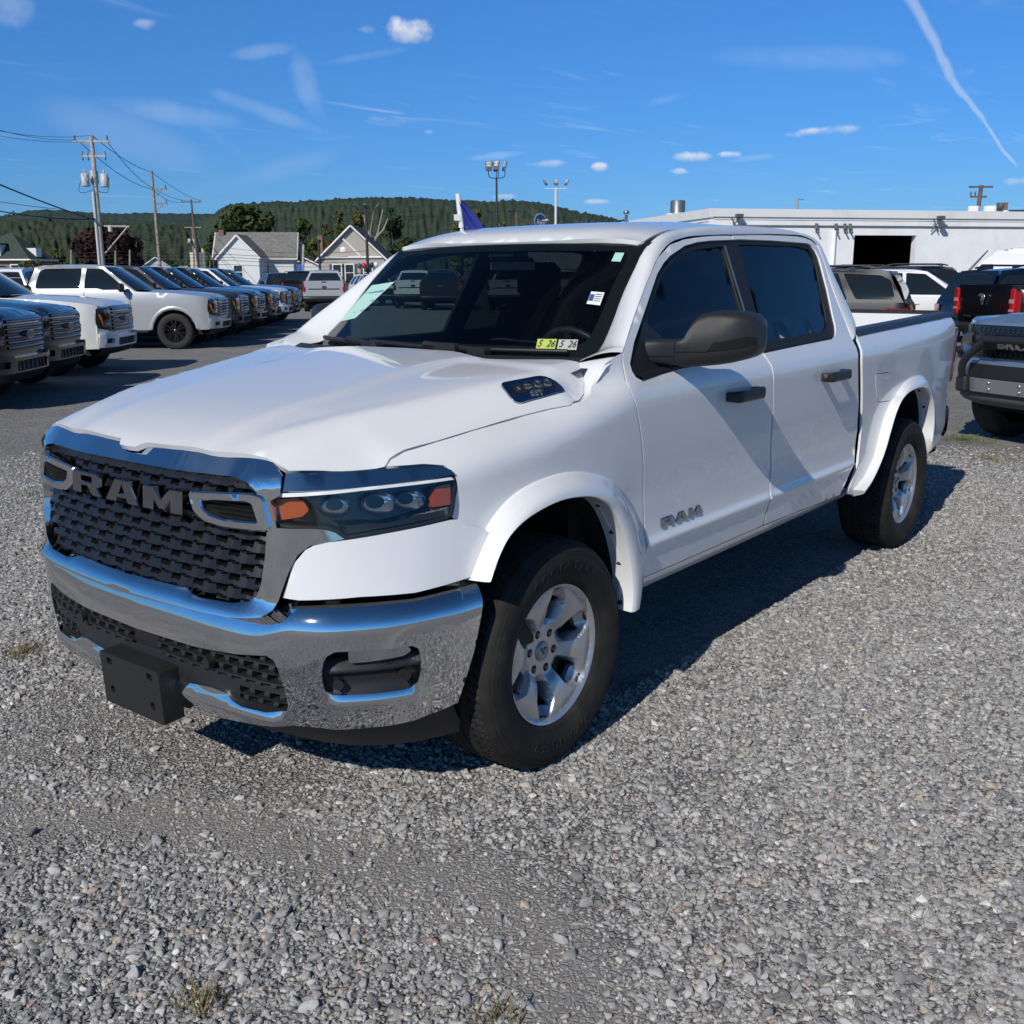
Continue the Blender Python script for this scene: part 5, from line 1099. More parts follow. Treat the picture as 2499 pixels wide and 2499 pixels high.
    if kind=='pickup':
        xd=S['xd']; bl=MB()
        bl.loft([[(x,s*(W-.10),railz+.0),(x,s*(W-.12),.9)] for s in (1,) for x in (xd,xt+.05)]); bl.loft([[(x,-(W-.10),railz),(x,-(W-.12),.9)] for x in (xd,xt+.05)]); bl.add([(xd,-W+.1,.9),(xd,W-.1,.9),(xt+.05,W-.1,.9),(xt+.05,-W+.1,.9)],[(0,1,2,3)]); bl.build('bed_liner',BLACKP,root)
        rc=MB(); rc.loft([[(x,float(sy(x,railz-.02))-.002,railz-.02),(x,float(sy(x,railz-.02))-.015,railz+.015),(x,float(sy(x,railz-.02))-.12,railz+.01)] for x in np.linspace(xd-.02,xt+.06,6)]); both(rc,'bed_rail_cap',BLACKP,root)
        tg=MB(); tp=fillet([(-W+.10,.74),(W-.10,.74),(W-.10,railz+.01),(-W+.10,railz+.01)],.04,3); tg.prism(tp,lambda y,z:(xt+.09,y,z),lambda y,z:(xt+.005-.03*(1 if z>1.25 else 0),y,z)); tgo=tg.build('tailgate',paint,root); S['tail'](root,tgo,xt,W,railz)
        rbm=MB(); rbm.loft([[(xt+.05,y,.74),(xt-.10+.10*(abs(y)/W)**6,y,.73),(xt-.13+.12*(abs(y)/W)**6,y,.62),(xt-.06+.10*(abs(y)/W)**6,y,.50),(xt+.1,y,.48)] for y in np.linspace(-W+.03,W-.03,13)]); rbm.build('rear_bumper',g('rbmat') or BLACKP,root)
    else:
        hb=MB(); hb.loft([[(x,y*(float(sy(max(x,xt+.05),min(z,belt)))*.985 if z<=belt else float(gi(z))*.985),z) for y in (-1,-.7,0,.7,1)] for x,z in S['hatch']]); hb.build('tailgate',paint,root)
        S['tail'](root,None,xt,W,belt)
        rbm=MB(); rbm.loft([[(xt+.04,y,.75),(xt-.06+.16*(abs(y)/W)**5,y,.70),(xt-.06+.16*(abs(y)/W)**5,y,.52),(xt+.05,y,.38)] for y in np.linspace(-W+.01,W-.01,11)]); rbm.build('rear_bumper',low,root)
    w0=gen_wheel(Rw,.25,rimmat,6 if kind=='pickup' else 5); w0.parent=root; w0.location=(xa,W-.015,Rw)
    for (x,y,rz) in ((xb,W-.015,0),(xa,-W+.015,math.pi),(xb,-W+.015,math.pi)):
        c=copy_tree(w0,root); c.location=(x,y,Rw); c.rotation_euler=(0,.5 if rz==0 else .9,rz)
    return root
def curve_patch(nx,poly,d,step=.06,lip=.03,holes=()): return patch(poly,(lambda y,z:nx(y,z,d)),step,holes=holes,sgn=1,lip=lip)
EMB_B=mat('oval_blue',(.01,.03,.14),.2,0,coat=.6); EMB_S=mat('emblem_silver',(.6,.6,.62),.2,.9)
def oval(root,pos,ux,uz,nrm,w,h,bg,m2,nm='badge'):
    o=MB(); P=[(math.cos(t),math.sin(t)) for t in np.linspace(0,2*math.pi,28,endpoint=False)]; pos,ux,uz,nrm=[Vector(q) for q in (pos,ux,uz,nrm)]
    o.prism(P,lambda a,b:tuple(pos+ux*(a*w/2)+uz*(b*h/2)+nrm*.012),lambda a,b:tuple(pos+ux*(a*w/2)+uz*(b*h/2)-nrm*.01)); b=o.build(nm,m2,root)
    o=MB(); o.prism(P,lambda a,b:tuple(pos+ux*(a*w*.45)+uz*(b*h*.42)+nrm*.015),lambda a,b:tuple(pos+ux*(a*w*.45)+uz*(b*h*.42))); o.build('badge_field',bg,b); return b
def script_text(parent,txt,size,pos,ux,uz,nrm,m,shear=.35,name='lettering',sx=1.0,bold=0.0):
    me=text_mesh(txt,size,.004,shear,1.0,bold); pos,ux,uz,nrm=[Vector(q) for q in (pos,ux,uz,nrm)]
    for v in me.vertices: v.co=pos+ux*(v.co.x*sx)+uz*v.co.y+nrm*v.co.z
    me.materials.clear(); return link(name,me,m,parent)
def truck_front(root,nx,W,zf,paint):
    gp=fillet([(-.66,.80),(.66,.80),(.60,.745),(-.60,.745)][::-1]+[],.0) if False else [(-.60,.735),(.60,.735),(.93*W,.80),(.945*W,.93),(.93*W,zf-.085),(.62,zf-.075),(.58,zf-.045),(-.58,zf-.045),(-.62,zf-.075),(-.93*W,zf-.085),(-.945*W,.93),(-.93*W,.80)]
    gr=pbuild(curve_patch(nx,fillet(gp,.03,2),.012,.08),'grille',BLACKG,root)[0]
    for k,z in enumerate(np.linspace(.79,zf-.10,6)):
        b=MB(); b.loft([[nx(y,z-.020,.010),nx(y,z-.024,.034),nx(y,z+.016,.026),nx(y,z+.020,.010)] for y in np.linspace(-.58,.58,11)]); b.build('grille_bar',BLACKG,gr)
    q=nx(0,.94,.06); oval(gr,q,(0,1,0),(0,0,1),(1,0,0),.25,.11,mat('oval_black',(.02,.02,.025),.2,0,coat=.5),EMB_S)
    for s in (1,-1):
        H=pbuild(curve_patch(nx,fillet([(s*.63,.80),(s*.90*W,.82),(s*.93*W,.93),(s*.92*W,zf-.10),(s*.63,zf-.09)],.02,2),.016,.08),'headlamp',BLACKG,root)[0]
        pbuild(curve_patch(nx,[(s*.885*W,zf-.18),(s*.915*W,zf-.19),(s*.845*W,.82),(s*.82*W,.82)],.030,.05),'amber_strip',AMBER_T,H); pbuild(curve_patch(nx,[(s*.66,.945),(s*.82*W,.940),(s*.83*W,.915),(s*.66,.912)],.030,.05),'amber_strip',AMBERD,H)
        for z0 in (zf-.175,.835): pbuild(curve_patch(nx,[(s*.67,z0),(s*.80*W,z0),(s*.82*W,z0+.06),(s*.67,z0+.07)],.024,.05),'lamp_reflector',mat('dim_reflector',(.30,.31,.33),.2,.9),H)
    bm=pbuild(curve_patch(nx,[(-.955*W,.47),(.955*W,.47),(.955*W,.70),(.60,.70),(.54,.665),(-.54,.665),(-.60,.70),(-.955*W,.70)],.075,.07,.12,holes=[fillet([(s*.66,.54),(s*.86*W,.54),(s*.86*W,.625),(s*.66,.625)],.02,2) for s in (1,-1)]+[fillet([(-.50,.47+.02),(.50,.49),(.50,.62),(-.50,.62)],.03,2)]),'front_bumper',paint,root)[0]
    pbuild(curve_patch(nx,[(-.93*W,.48),(.93*W,.48),(.93*W,.66),(-.93*W,.66)],.02,.1,0),'bumper_backing',BLACKP,bm)
    for y in np.linspace(-.42,.42,7):
        b=MB(); b.box(nx(y,.555,.045),(.03,.02,.11)); b.build('intake_rib',mat('rib_grey',(.07,.07,.072),.5),bm)
    va=MB(); va.loft([[nx(y,.46,.02),nx(y,.36,-.03),nx(y,.33,-.12)] for y in np.linspace(-.9*W,.9*W,11)]); va.build('air_dam',BLACKP,root)
def truck_tail(root,tg,xt,W,rail):
    for s in (1,-1):
        t=MB(); t.loft([[(xt+.10,s*(W-.004),z),(xt-.005,s*(W-.012),z),(xt-.015,s*(W-.07),z),(xt-.012,s*(W-.15),z),(xt+.05,s*(W-.15),z)] for z in np.linspace(.95,1.33,5)]); t.add([(xt+.10,s*(W-.004),1.33),(xt-.005,s*(W-.012),1.33),(xt-.015,s*(W-.07),1.33),(xt-.012,s*(W-.15),1.33)],[(0,1,2,3)]); t.build('tail_lamp',RED,root)
    if tg:
        oval(tg,(xt-.03,0,1.16),(0,-1,0),(0,0,1),(-1,0,0),.24,.10,EMB_B,EMB_S); b=MB(); b.box((xt-.012,0,1.06),(.02,1.45,.05),bev=.008); b.box((xt-.02,0,rail-.05),(.03,.22,.05),bev=.008); b.build('tailgate_trim',BLACKP,tg)
AMBER_T=mat('amber_strip',(.55,.16,.012),.25)
F1=dict(kind='pickup',xn=2.95,xt=-2.92,xa=2.0,xb=-1.69,R=.415,W=1.0,belt=1.33,rail=1.43,sb=.45,zf=1.22,xc=1.18,zc=1.335,xw=.42,zr=1.92,xd=-1.28,seams=(1.05,.02,-1.08),mirror=(.90,1.42),handles=(.18,-.92),
 cab=[(1.12,1.33),(.95,1.45),(.42,1.895),(.15,1.925),(-.95,1.93),(-1.14,1.88),(-1.30,1.33)],
 wins=[fillet([(.92,1.37),(.90,1.44),(.38,1.845),(.02,1.86),(-.0,1.40),(.30,1.40),(.42,1.365)],.03,2),fillet([(-.10,1.40),(-.08,1.86),(-.90,1.855),(-1.03,1.80),(-1.10,1.43),(-1.06,1.40)],.04,2)],
 roof=[(-1.20,1.86),(-1.05,1.93),(-.6,1.965),(0,1.96),(.30,1.93),(.46,1.885)],rear=[(-1.17,1.88),(-1.27,1.6),(-1.31,1.33),(-1.31,1.2)],rglass=[(1.80,.86),(1.6,.86),(1.40,.86)],front=truck_front,tail=truck_tail)
pick0=make_vehicle('parked_pickup',F1,SILVER,RIMB)
def repaint(root,old,new):
    for o in [root]+list(root.children_recursive):
        if o.type=='MESH' and o.material_slots and o.material_slots[0].material==old: o.material_slots[0].link='OBJECT'; o.material_slots[0].material=new
def place(proto,xy,hd,label,paint,cat='pickup',group=None,old=None,first=False,nose=None,z=0.0):
    o=proto if first else copy_tree(proto)
    if not first: o.name=proto.name
    x,y=xy
    if nose is not None: x-=nose*math.cos(R(hd)); y-=nose*math.sin(R(hd))
    o.location=(x,y,z); o.rotation_euler=(0,0,R(hd)); tag(o,label,cat,group)
    if paint is not None and old is not None and paint!=old: repaint(o,old,paint)
    return o
GL='pickups nosed out along the row'
ROW=(-12.9,-18.2); ux,uy=math.cos(R(222)),math.sin(R(222))
HD=132
place(pick0,ROW,HD,'silver crew cab pickup with black wheels, nearest whole one in the row',None,group=GL,first=True,nose=2.95)
rowl=[(1,GREYP,'grey pickup parked just behind the nearest silver one, amber lamps'),(2,BLACKC,'black pickup third along the row behind the grey one'),(3,BLACKC,'black pickup parked in front of the white one in the far row'),(4,WHITE2,'white pickup between dark ones at the far part of the row'),(5,BLACKC,'black pickup just beyond the white one in the far row')]
for k,pt,lb in rowl: place(pick0,(ROW[0]+2.75*k*ux,ROW[1]+2.75*k*uy),HD,lb,pt,group=GL,old=SILVER,nose=2.95)
v3=place(pick0,(-7.75,-14.2),HD,'white pickup nose with black grille and amber lamps at left edge',WHITE2,group=GL,old=SILVER,nose=2.95)
v2=place(pick0,(-5.55,-12.15),HD,'dark grey pickup nose in front of the white one at the left edge',DGREY,group=GL,old=SILVER,nose=2.95)
v1=place(pick0,(-4.1,-10.55),HD,'black pickup nose cut off by the left edge, closest of the row',BLACKC,group=GL,old=SILVER,nose=2.95)
# pickups seen from behind across the lot
def rear_copy(xy,hd,label,paint,group=None): return place(pick0,xy,hd,label,paint,group=group,old=SILVER,nose=-2.92)
rear_copy((-30.5,-34.3),227,'silver pickup seen from behind with red tail lamps, in front of the tan house',None)
rear_copy((-33.9,-39.9),229,'black pickup seen from behind beside the silver one, partly hidden',BLACKC)
rear_copy((-34.6,-30.7),219,'dark pickup seen from behind through the windshield',DGREY)
rear_copy((-36.2,-34.0),221,'white pickup seen from behind through the windshield, left of the dark one',WHITE2)
rear_copy((-36.4,-28.0),214,'white pickup seen through the windshield behind the headrest',WHITE2)
rear_copy((-37.6,-25.2),212,'silver pickup seen through the windshield near the driver side',None)
def suv_front(root,nx,W,zf,paint):
    gp=[(-.55,.62),(.55,.62),(.66,zf-.14),(-.66,zf-.14)]; gr=pbuild(curve_patch(nx,fillet(gp,.05,3),.012,.08),'grille',BLACKG,root)[0]
    for z in np.linspace(.66,zf-.18,5):
        b=MB(); b.loft([[nx(y,z-.012,.012),nx(y,z,.030),nx(y,z+.012,.012)] for y in np.linspace(-.55,.55,9)]); b.build('grille_bar',BLACKP,gr)
    for s in (1,-1):
        H=pbuild(curve_patch(nx,fillet([(s*.68,zf-.22),(s*.93*W,zf-.20),(s*.93*W,zf-.10),(s*.68,zf-.12)],.02,2),.014,.08),'headlamp',BLACKG,root)[0]; pbuild(curve_patch(nx,[(s*.70,zf-.19),(s*.88*W,zf-.18),(s*.88*W,zf-.14),(s*.70,zf-.15)],.022,.06),'lamp_reflector',MATS['dim_reflector'],H)
    pbuild(curve_patch(nx,[(-.94*W,.40),(.94*W,.40),(.94*W,.58),(-.94*W,.58)],.05,.1,.05),'front_bumper',BLACKP,root)
def suv_tail(root,tg,xt,W,belt):
    for s in (1,-1):
        t=MB(); zz=belt-.16
        t.loft([[(xt+.42,s*(W-.006),z0),(xt+.12,s*(W-.002),z0-.02*k),(xt+.015,s*(W-.07),z1),(xt-.012,s*(W-.30),z1)] for k,z0,z1 in ((0,zz-.05,zz-.14),(.5,zz+.02,zz-.02),(1,zz+.06,zz+.08))]); t.build('tail_lamp',RED,root)
    b=MB(); b.box((xt-.03,0,belt-.30),(.03,.50,.14),bev=.01); b.build('plate_recess',BLACKP,root)
def suv_dims(**k):
    d=dict(kind='suv',xn=2.52,xt=-2.50,xa=1.58,xb=-1.44,R=.385,W=.985,belt=1.10,sb=.36,zf=1.10,xc=.98,zc=1.12,xw=.12,zr=1.74,xd=-2.42,seams=(.80,-.28,-1.22),mirror=(.70,1.20),handles=(-.12,-1.12),
     cab=[(.93,1.10),(.78,1.20),(.12,1.70),(-.2,1.735),(-1.6,1.74),(-2.05,1.70),(-2.40,1.10)],
     wins=[fillet([(.74,1.14),(.66,1.22),(.10,1.64),(-.34,1.665),(-.34,1.15)],.03,2),fillet([(-.42,1.15),(-.42,1.665),(-1.10,1.66),(-1.34,1.15)],.03,2),fillet([(-1.50,1.16),(-1.20,1.655),(-1.92,1.62),(-2.12,1.52),(-2.24,1.16)],.04,2)],
     roof=[(-2.18,1.66),(-1.9,1.72),(-1.2,1.77),(-.4,1.775),(.0,1.745),(.16,1.70)],rear=[(-2.10,1.70),(-2.28,1.45),(-2.42,1.10),(-2.44,1.0)],rglass=[(1.62,.86),(1.4,.88),(1.16,.88)],hatch=[(-2.42,1.12),(-2.49,.98),(-2.50,.75),(-2.47,.5)],front=suv_front,tail=suv_tail)
    d.update(k); return d
suv0=make_vehicle('sport_utility',suv_dims(roofmat=GREYP),GREYP,RIMS)
place(suv0,(-18.9,-3.75),283,'dark grey sport utility with wrapped red tail lamp behind the pickup bed',None,cat='suv',first=True,nose=-2.5)
rr_=MB()
for s in (1,-1): rr_.tube([(.0,s*.62,1.76),(-.2,s*.62,1.80),(-1.5,s*.62,1.81),(-1.8,s*.62,1.755)],.022,6)
rr_.build('roof_rail',BLACKP,suv0)
place(suv0,(-24.2,-5.3),112,'white sport utility half hidden behind the grey one',WHITE2,cat='suv',old=GREYP)
place(suv0,(-30.7,-6.5),112,'black sport utility parked right in front of the garage opening',BLACKC,cat='suv',old=GREYP,z=.12)
place(suv0,(-33.0,-9.0),112,'dark blue sport utility at the left of the garage opening',NAVY,cat='suv',old=GREYP,z=.12)
place(suv0,(-40.3,-41.0),60,'small white car beside the silver pickup, cut by the windshield pillar',WHITE2,cat='car',old=GREYP)
place(suv0,(-36.6,-44.9),60,'maroon roofed sport utility behind the end of the row',MAROON,cat='suv',old=GREYP,z=.10)
place(suv0,(-14.4,-30.4),222,'white sport utility behind the row, seen left of the silver pickup',WHITE2,cat='suv',old=GREYP,z=.2)
nv=place(suv0,(-20.0,-3.15),138,'navy blue crossover with sloping hatch behind the black pickup',NAVY,cat='crossover',old=GREYP,nose=-2.5)
# black pickup with the ram's head on its tailgate
bp=place(pick0,(-18.13,-2.2),134,'black pickup with silver horned head emblem on its tailgate at the right edge',BLACKC,old=SILVER,nose=-2.92)
btg=[c for c in bp.children if c.name.startswith('tailgate')][0]
for c in list(btg.children): bpy.data.objects.remove(c)
em=MB(); X=-2.985
for poly in ([(-.02,.10),(.02,.10),(.055,.06),(.05,.0),(.028,-.07),(.0,-.11),(-.028,-.07),(-.05,.0),(-.055,.06)],):
    em.prism(poly,lambda a,b:(X,-a*.75,1.17+b*.9),lambda a,b:(X+.03,-a*.75,1.17+b*.9))
for s in (1,-1):
    C0=[(s*.045+s*.055*math.cos(t),.045+.055*math.sin(t)) for t in np.linspace(2.6 if s>0 else .54,-1.6 if s>0 else 4.74,12)]
    em.tube([(X-.005,-a*.9,1.17+b) for a,b in C0],[.020-.001*k for k in range(12)],7)
em.build('emblem',EMB_S,btg)
tb=MB(); tb.box((-2.965,-.52,.86),(.012,.22,.035)); tb.box((-2.965,.50,.86),(.012,.24,.035)); tb.build('tailgate_badge',MATS['dim_reflector'],btg)
for s in (1,-1):
    q=MB(); q.box((-2.945,s*.945,1.13),(.05,.14,.50),bev=.02); q.build('tail_lamp',mat('bright_red_lens',(.45,.012,.015),.15,0,coat=.6),bp); q=MB(); q.box((-2.972,s*.945,1.16),(.012,.13,.07)); q.box((-2.972,s*.945,1.0),(.012,.13,.04)); q.build('reverse_lamp',mat('pink_lens',(.55,.30,.30),.2,coat=.5),bp)
    ex=MB(); ex.lathe([(.045,0),(.05,0),(.05,.18),(.04,.18)],'x',16,c=(-3.02,s*.62,.52)); ex.build('exhaust_tip',CHROME,bp)
# white van beyond
def van_front(root,nx,W,zf,paint):
    for s in (1,-1): pbuild(curve_patch(nx,fillet([(s*.62,zf-.30),(s*.93*W,zf-.26),(s*.93*W,zf-.06),(s*.70,zf-.12)],.02,2),.014,.08),'headlamp',MATS['dim_reflector'],root)
    pbuild(curve_patch(nx,[(-.55,.60),(.55,.60),(.55,.95),(-.55,.95)],.012,.1),'grille',BLACKP,root)
def van_tail(root,tg,xt,W,belt):
    for s in (1,-1):
        b=MB(); b.box((xt+.0,s*(W-.05),1.2),(.04,.09,.5),bev=.015); b.build('tail_lamp',RED,root)
van=make_vehicle('delivery_van',dict(kind='van',xn=2.98,xt=-2.98,xa=1.95,xb=-1.75,R=.36,W=1.02,belt=1.25,sb=.40,zf=1.20,xc=1.95,zc=1.36,xw=1.05,zr=2.55,xd=-2.95,seams=(1.2,.0,-1.5),mirror=(1.55,1.55),handles=(1.0,-.2),
  cab=[(1.9,1.25),(1.82,1.42),(1.30,2.05),(.75,2.50),(.3,2.54),(-2.7,2.54),(-2.95,1.25)],wins=[fillet([(1.70,1.45),(1.28,1.98),(.85,1.98),(.85,1.42)],.03,2)],
  roof=[(-2.85,2.50),(-2.5,2.56),(0,2.60),(.4,2.57),(.8,2.46),(1.08,2.26)],rear=[(-2.93,2.5),(-2.96,1.9),(-2.97,1.25),(-2.97,1.1)],rglass=[(2.2,.5),(1.9,.5),(1.6,.5)],hatch=[(-2.96,1.27),(-2.98,.9),(-2.98,.5)],front=van_front,tail=van_tail),WHITE2,RIMS)
place(van,(-41.0,-5.2),285,'white high roof van parked near the white building',None,cat='van',first=True,nose=0)
van.location=(-41.6,-6.9,0)
# off-roader with a bull bar
def off_front(root,nx,W,zf,paint):
    gr=pbuild(curve_patch(nx,fillet([(-.92*W,.86),(.92*W,.86),(.92*W,zf-.07),(-.92*W,zf-.07)],.03,2),.014,.08),'grille',BLACKG,root)[0]
    # studded mesh either side of the name
    st=MB()
    for z in (.89,.915,zf-.10,zf-.125):
        for y in np.linspace(-.62,.62,22): st.box(nx(y,z,.018),(.01,.018,.010))
    st.build('grille_studs',mat('stud_grey',(.05,.05,.052),.35),gr)['kind']='stuff'
    me=text_mesh('BRONCO',.145,.006,0,1.12,.004)
    for v in me.vertices:
        q=nx(v.co.x*1.12,.985+v.co.y*.80,.022+v.co.z); v.co=q
    me.materials.clear(); link('grille_lettering',me,EMB_S,gr)
    for s in (1,-1):
        r=MB(); c=nx(s*.76,.98,.02); r.lathe([(.001,.0),(.085,.0),(.105,.012),(.11,.0),(.11,-.03)],'x',24,c=c); r.build('headlamp',MATS['dim_reflector'],root)
    bl=pbuild(curve_patch(nx,fillet([(-.95*W,.66),(.95*W,.66),(.95*W,.83),(-.95*W,.83)],.03,2),.06,.09,.08),'front_bumper',paint,root)[0]
    pbuild(curve_patch(nx,[(-.70,.64),(.70,.64),(.66,.80),(-.66,.80)],.068,.1,.02),'bumper_opening',BLACKP,bl)
    sk=MB(); sk.loft([[nx(y,.665,.10),nx(y,.655,.115),nx(y,.535,.105),nx(y,.525,.08)] for y in np.linspace(-.60,.60,9)]); sk.build('skid_plate',mat('skid_silver',(.42,.43,.44),.35,.7),bl,sharp=40)
    for y in (-.35,.0,.35):
        for z in (.57,.63):
            b=MB(); b.ball(nx(y,z,.112),.015,8,5); b.build('skid_bolt',EMB_S,bl)
    lo=MB(); lo.loft([[nx(y,.52,.05),nx(y,.47,.06),nx(y,.42,.0),nx(y,.38,-.12)] for y in np.linspace(-.90*W,.90*W,11)]); lo.build('lower_valance',mat('bash_grey',(.10,.10,.10),.6),root)
    bb=MB(); L=[nx(-.66,.60,.10),nx(-.66,.70,.17),nx(-.60,.84,.20),nx(-.40,1.02,.18),nx(-.34,1.045,.18),nx(.34,1.045,.18),nx(.40,1.02,.18),nx(.60,.84,.20),nx(.66,.70,.17),nx(.66,.60,.10)]
    bb.tube(cr(L,4),.036,10)
    for s in (1,-1): bb.box(nx(s*.66,.60,.12),(.14,.13,.15),bev=.02)
    bb.build('bull_bar',BLACKT,root)
bz=suv_dims(xn=2.2,xt=-2.15,xa=1.45,xb=-1.35,R=.41,W=.965,belt=1.22,sb=.48,zf=1.24,xc=.72,zc=1.26,xw=.35,zr=1.82,xd=-2.10,seams=(.62,-.3,-1.1),mirror=(.5,1.32),handles=(-.1,-.95),front=off_front,flare=BLACKP,
  cab=[(.70,1.22),(.62,1.30),(.36,1.78),(.1,1.81),(-1.9,1.81),(-2.08,1.75),(-2.10,1.22)],wins=[fillet([(.55,1.27),(.32,1.70),(-.28,1.72),(-.28,1.27)],.03,2),fillet([(-.36,1.27),(-.36,1.72),(-1.15,1.72),(-1.15,1.27)],.03,2),fillet([(-1.25,1.28),(-1.25,1.72),(-1.95,1.70),(-1.97,1.28)],.03,2)],
  roof=[(-2.10,1.76),(-1.9,1.82),(-1.2,1.84),(-.4,1.84),(.2,1.82),(.38,1.78)],rear=[(-2.08,1.76),(-2.12,1.5),(-2.13,1.22),(-2.13,1.1)],rglass=[(1.66,.86),(1.5,.86),(1.30,.86)],hatch=[(-2.10,1.23),(-2.14,1.0),(-2.14,.6)])
off=make_vehicle('off_roader',bz,STEELBLUE,RIMB)
place(off,(-7.8,.78),-28,'pale blue off-roader with black tubular bull bar at the right edge',None,cat='off-roader',first=True,nose=2.2)
# ------------------------------------------------------------------ buildings
BW=mat('white_block_wall',(.88,.885,.88),.75,vary=.04,vscale=1.2,dirt=((.50,.49,.45),.35,.7)); ROOFB=mat('built_up_roof',(.10,.10,.10),.9)
cor=Vector((-38.82,-18.72,0)); rgt=Vector((-51.2,-8.96,0)); lft=Vector((-47.81,-30.43,0))
ur=(rgt-cor).normalized(); ul=(lft-cor).normalized()
bld=thing('service_building','long low white painted block building with an open garage bay','building',cor)
def LP(p,z): q=p-cor; return (q.x,q.y,z)
H0=4.38
# front wall with the garage opening
dL=(Vector((-44.36,-14.43,0))-cor).dot(ur); dR=(Vector((-46.81,-12.44,0))-cor).dot(ur); zt=3.33; Lr=34.0; Ll=30.0; nin=Vector((-ur.y,ur.x,0)); 
if nin.dot(ul)<0: nin=-nin
def FW(a,z,d=0.0): q=ur*a+nin*d; return (q.x,q.y,z)
w=MB()
rects=[(0,dL,0,H0),(dR,Lr,0,H0),(dL,dR,zt,H0)]
for (a0,a1,z0,z1) in rects: w.add([FW(a0,z0),FW(a1,z0),FW(a1,z1),FW(a0,z1)],[(0,1,2,3)])
w.add([FW(dL,0),FW(dL,0,.35),FW(dL,zt,.35),FW(dL,zt)],[(0,1,2,3)]); w.add([FW(dR,0),FW(dR,0,.35),FW(dR,zt,.35),FW(dR,zt)],[(0,1,2,3)]); w.add([FW(dL,zt),FW(dR,zt),FW(dR,zt,.35),FW(dL,zt,.35)],[(0,1,2,3)])
def SW(a,z,d=0.0): q=ul*a+ur*d; return (q.x,q.y,z)
w.add([SW(0,0),SW(Ll,0),SW(Ll,H0-.1),SW(0,H0)],[(0,1,2,3)])
w.add([FW(Lr,0),FW(Lr,0,28),FW(Lr,H0,28),FW(Lr,H0)],[(0,1,2,3)])
w.build('wall',BW,bld)
ro=MB(); ro.add([FW(0,H0-.12,.2),FW(Lr,H0-.12,.2),FW(Lr,H0-.12,28),SW(Ll,H0-.25,.2)],[(0,1,2,3)]); ro.build('roof',ROOFB,bld)
cp=MB()
def rail(f,a0,a1,z,h,d0,d1,mb,z2=None):
    z2=z if z2 is None else z2
    mb.add([f(a0,z,d0),f(a1,z2,d0),f(a1,z2+h,d0),f(a0,z+h,d0),f(a0,z,d1),f(a1,z2,d1),f(a1,z2+h,d1),f(a0,z+h,d1)],[(0,1,2,3),(4,7,6,5),(3,2,6,7),(0,4,5,1),(0,3,7,4),(1,5,6,2)])
rail(FW,-.06,Lr,H0-.30,.34,-.07,.10,cp); rail(SW,-.06,Ll,H0-.34,.38,-.07,.10,cp,H0-.44); cp.build('parapet_coping',mat('white_coping',(.80,.80,.79),.6,dirt=((.45,.42,.36),.3,.8)),bld)
gin=MB(); D_=9.0
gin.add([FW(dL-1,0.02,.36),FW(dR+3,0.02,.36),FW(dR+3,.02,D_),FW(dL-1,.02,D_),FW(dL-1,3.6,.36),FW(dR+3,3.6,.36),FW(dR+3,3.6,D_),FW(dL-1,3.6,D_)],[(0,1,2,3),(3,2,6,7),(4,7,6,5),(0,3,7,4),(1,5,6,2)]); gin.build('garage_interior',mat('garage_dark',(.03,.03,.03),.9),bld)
cd=MB(); cd.tube([FW(1.2,H0-.66,-.06),FW(Lr,H0-.66,-.06)],.028,6); cd.build('conduit',mat('grey_conduit',(.22,.22,.22),.5),bld); cd=MB(); cd.tube([FW(.1,H0-.33,-.10),FW(Lr,H0-.33,-.10)],.012,5); cd.build('cable',MATS['grey_conduit'],bld)
cd=MB(); cd.tube([SW(.1,H0-.40,-.10),SW(Ll,H0-.52,-.10)],.014,5); cd.build('cable',MATS['grey_conduit'],bld)
pp=MB(); ap=dL-1.05; pp.tube([FW(ap,H0-.85,-.09),FW(ap,0,-.09)],.075,10); pp.build('downpipe',BW,bld)
FIX=mat('fixture_grey',(.10,.105,.11),.5); LEDW=mat('led_panel',(.55,.54,.50),.4)
for a in (1.05,11.0):
    fx=MB(); z=H0-.60
    for s in (1,-1): fx.tube([FW(a-.20*s,z-.28,-.14),FW(a,z+.0,-.18),FW(a+.18*s,z+.26,-.22)],.030,5)
    fx.box(FW(a+.16,z+.34,-.28),(.30,.22,.13),rz=math.atan2(ur.y,ur.x)); fx.box(FW(a+.33,z-.05,-.28),(.26,.22,.13),rz=math.atan2(ur.y,ur.x)); fo=fx.build('flood_light',FIX,bld)
for a in (4.6,6.3,9.25,10.0) if False else (5.0,6.4,dL-1.05,dL-.35):
    fx=MB(); z=H0-.66; fx.box(FW(a,z-.02,-.16),(.14,.14,.24),rz=.3); fx.tube([FW(a,z-.1,-.1),FW(a+.10,z-.32,-.26)],.04,6); fx.build('security_lamp',FIX,bld)
for a in (3.0,8.0,13.0):
    fx=MB(); rail(SW,a,a+.3,H0-.75,.18,-.12,.0,fx); fx.build('wall_bracket',FIX,bld)
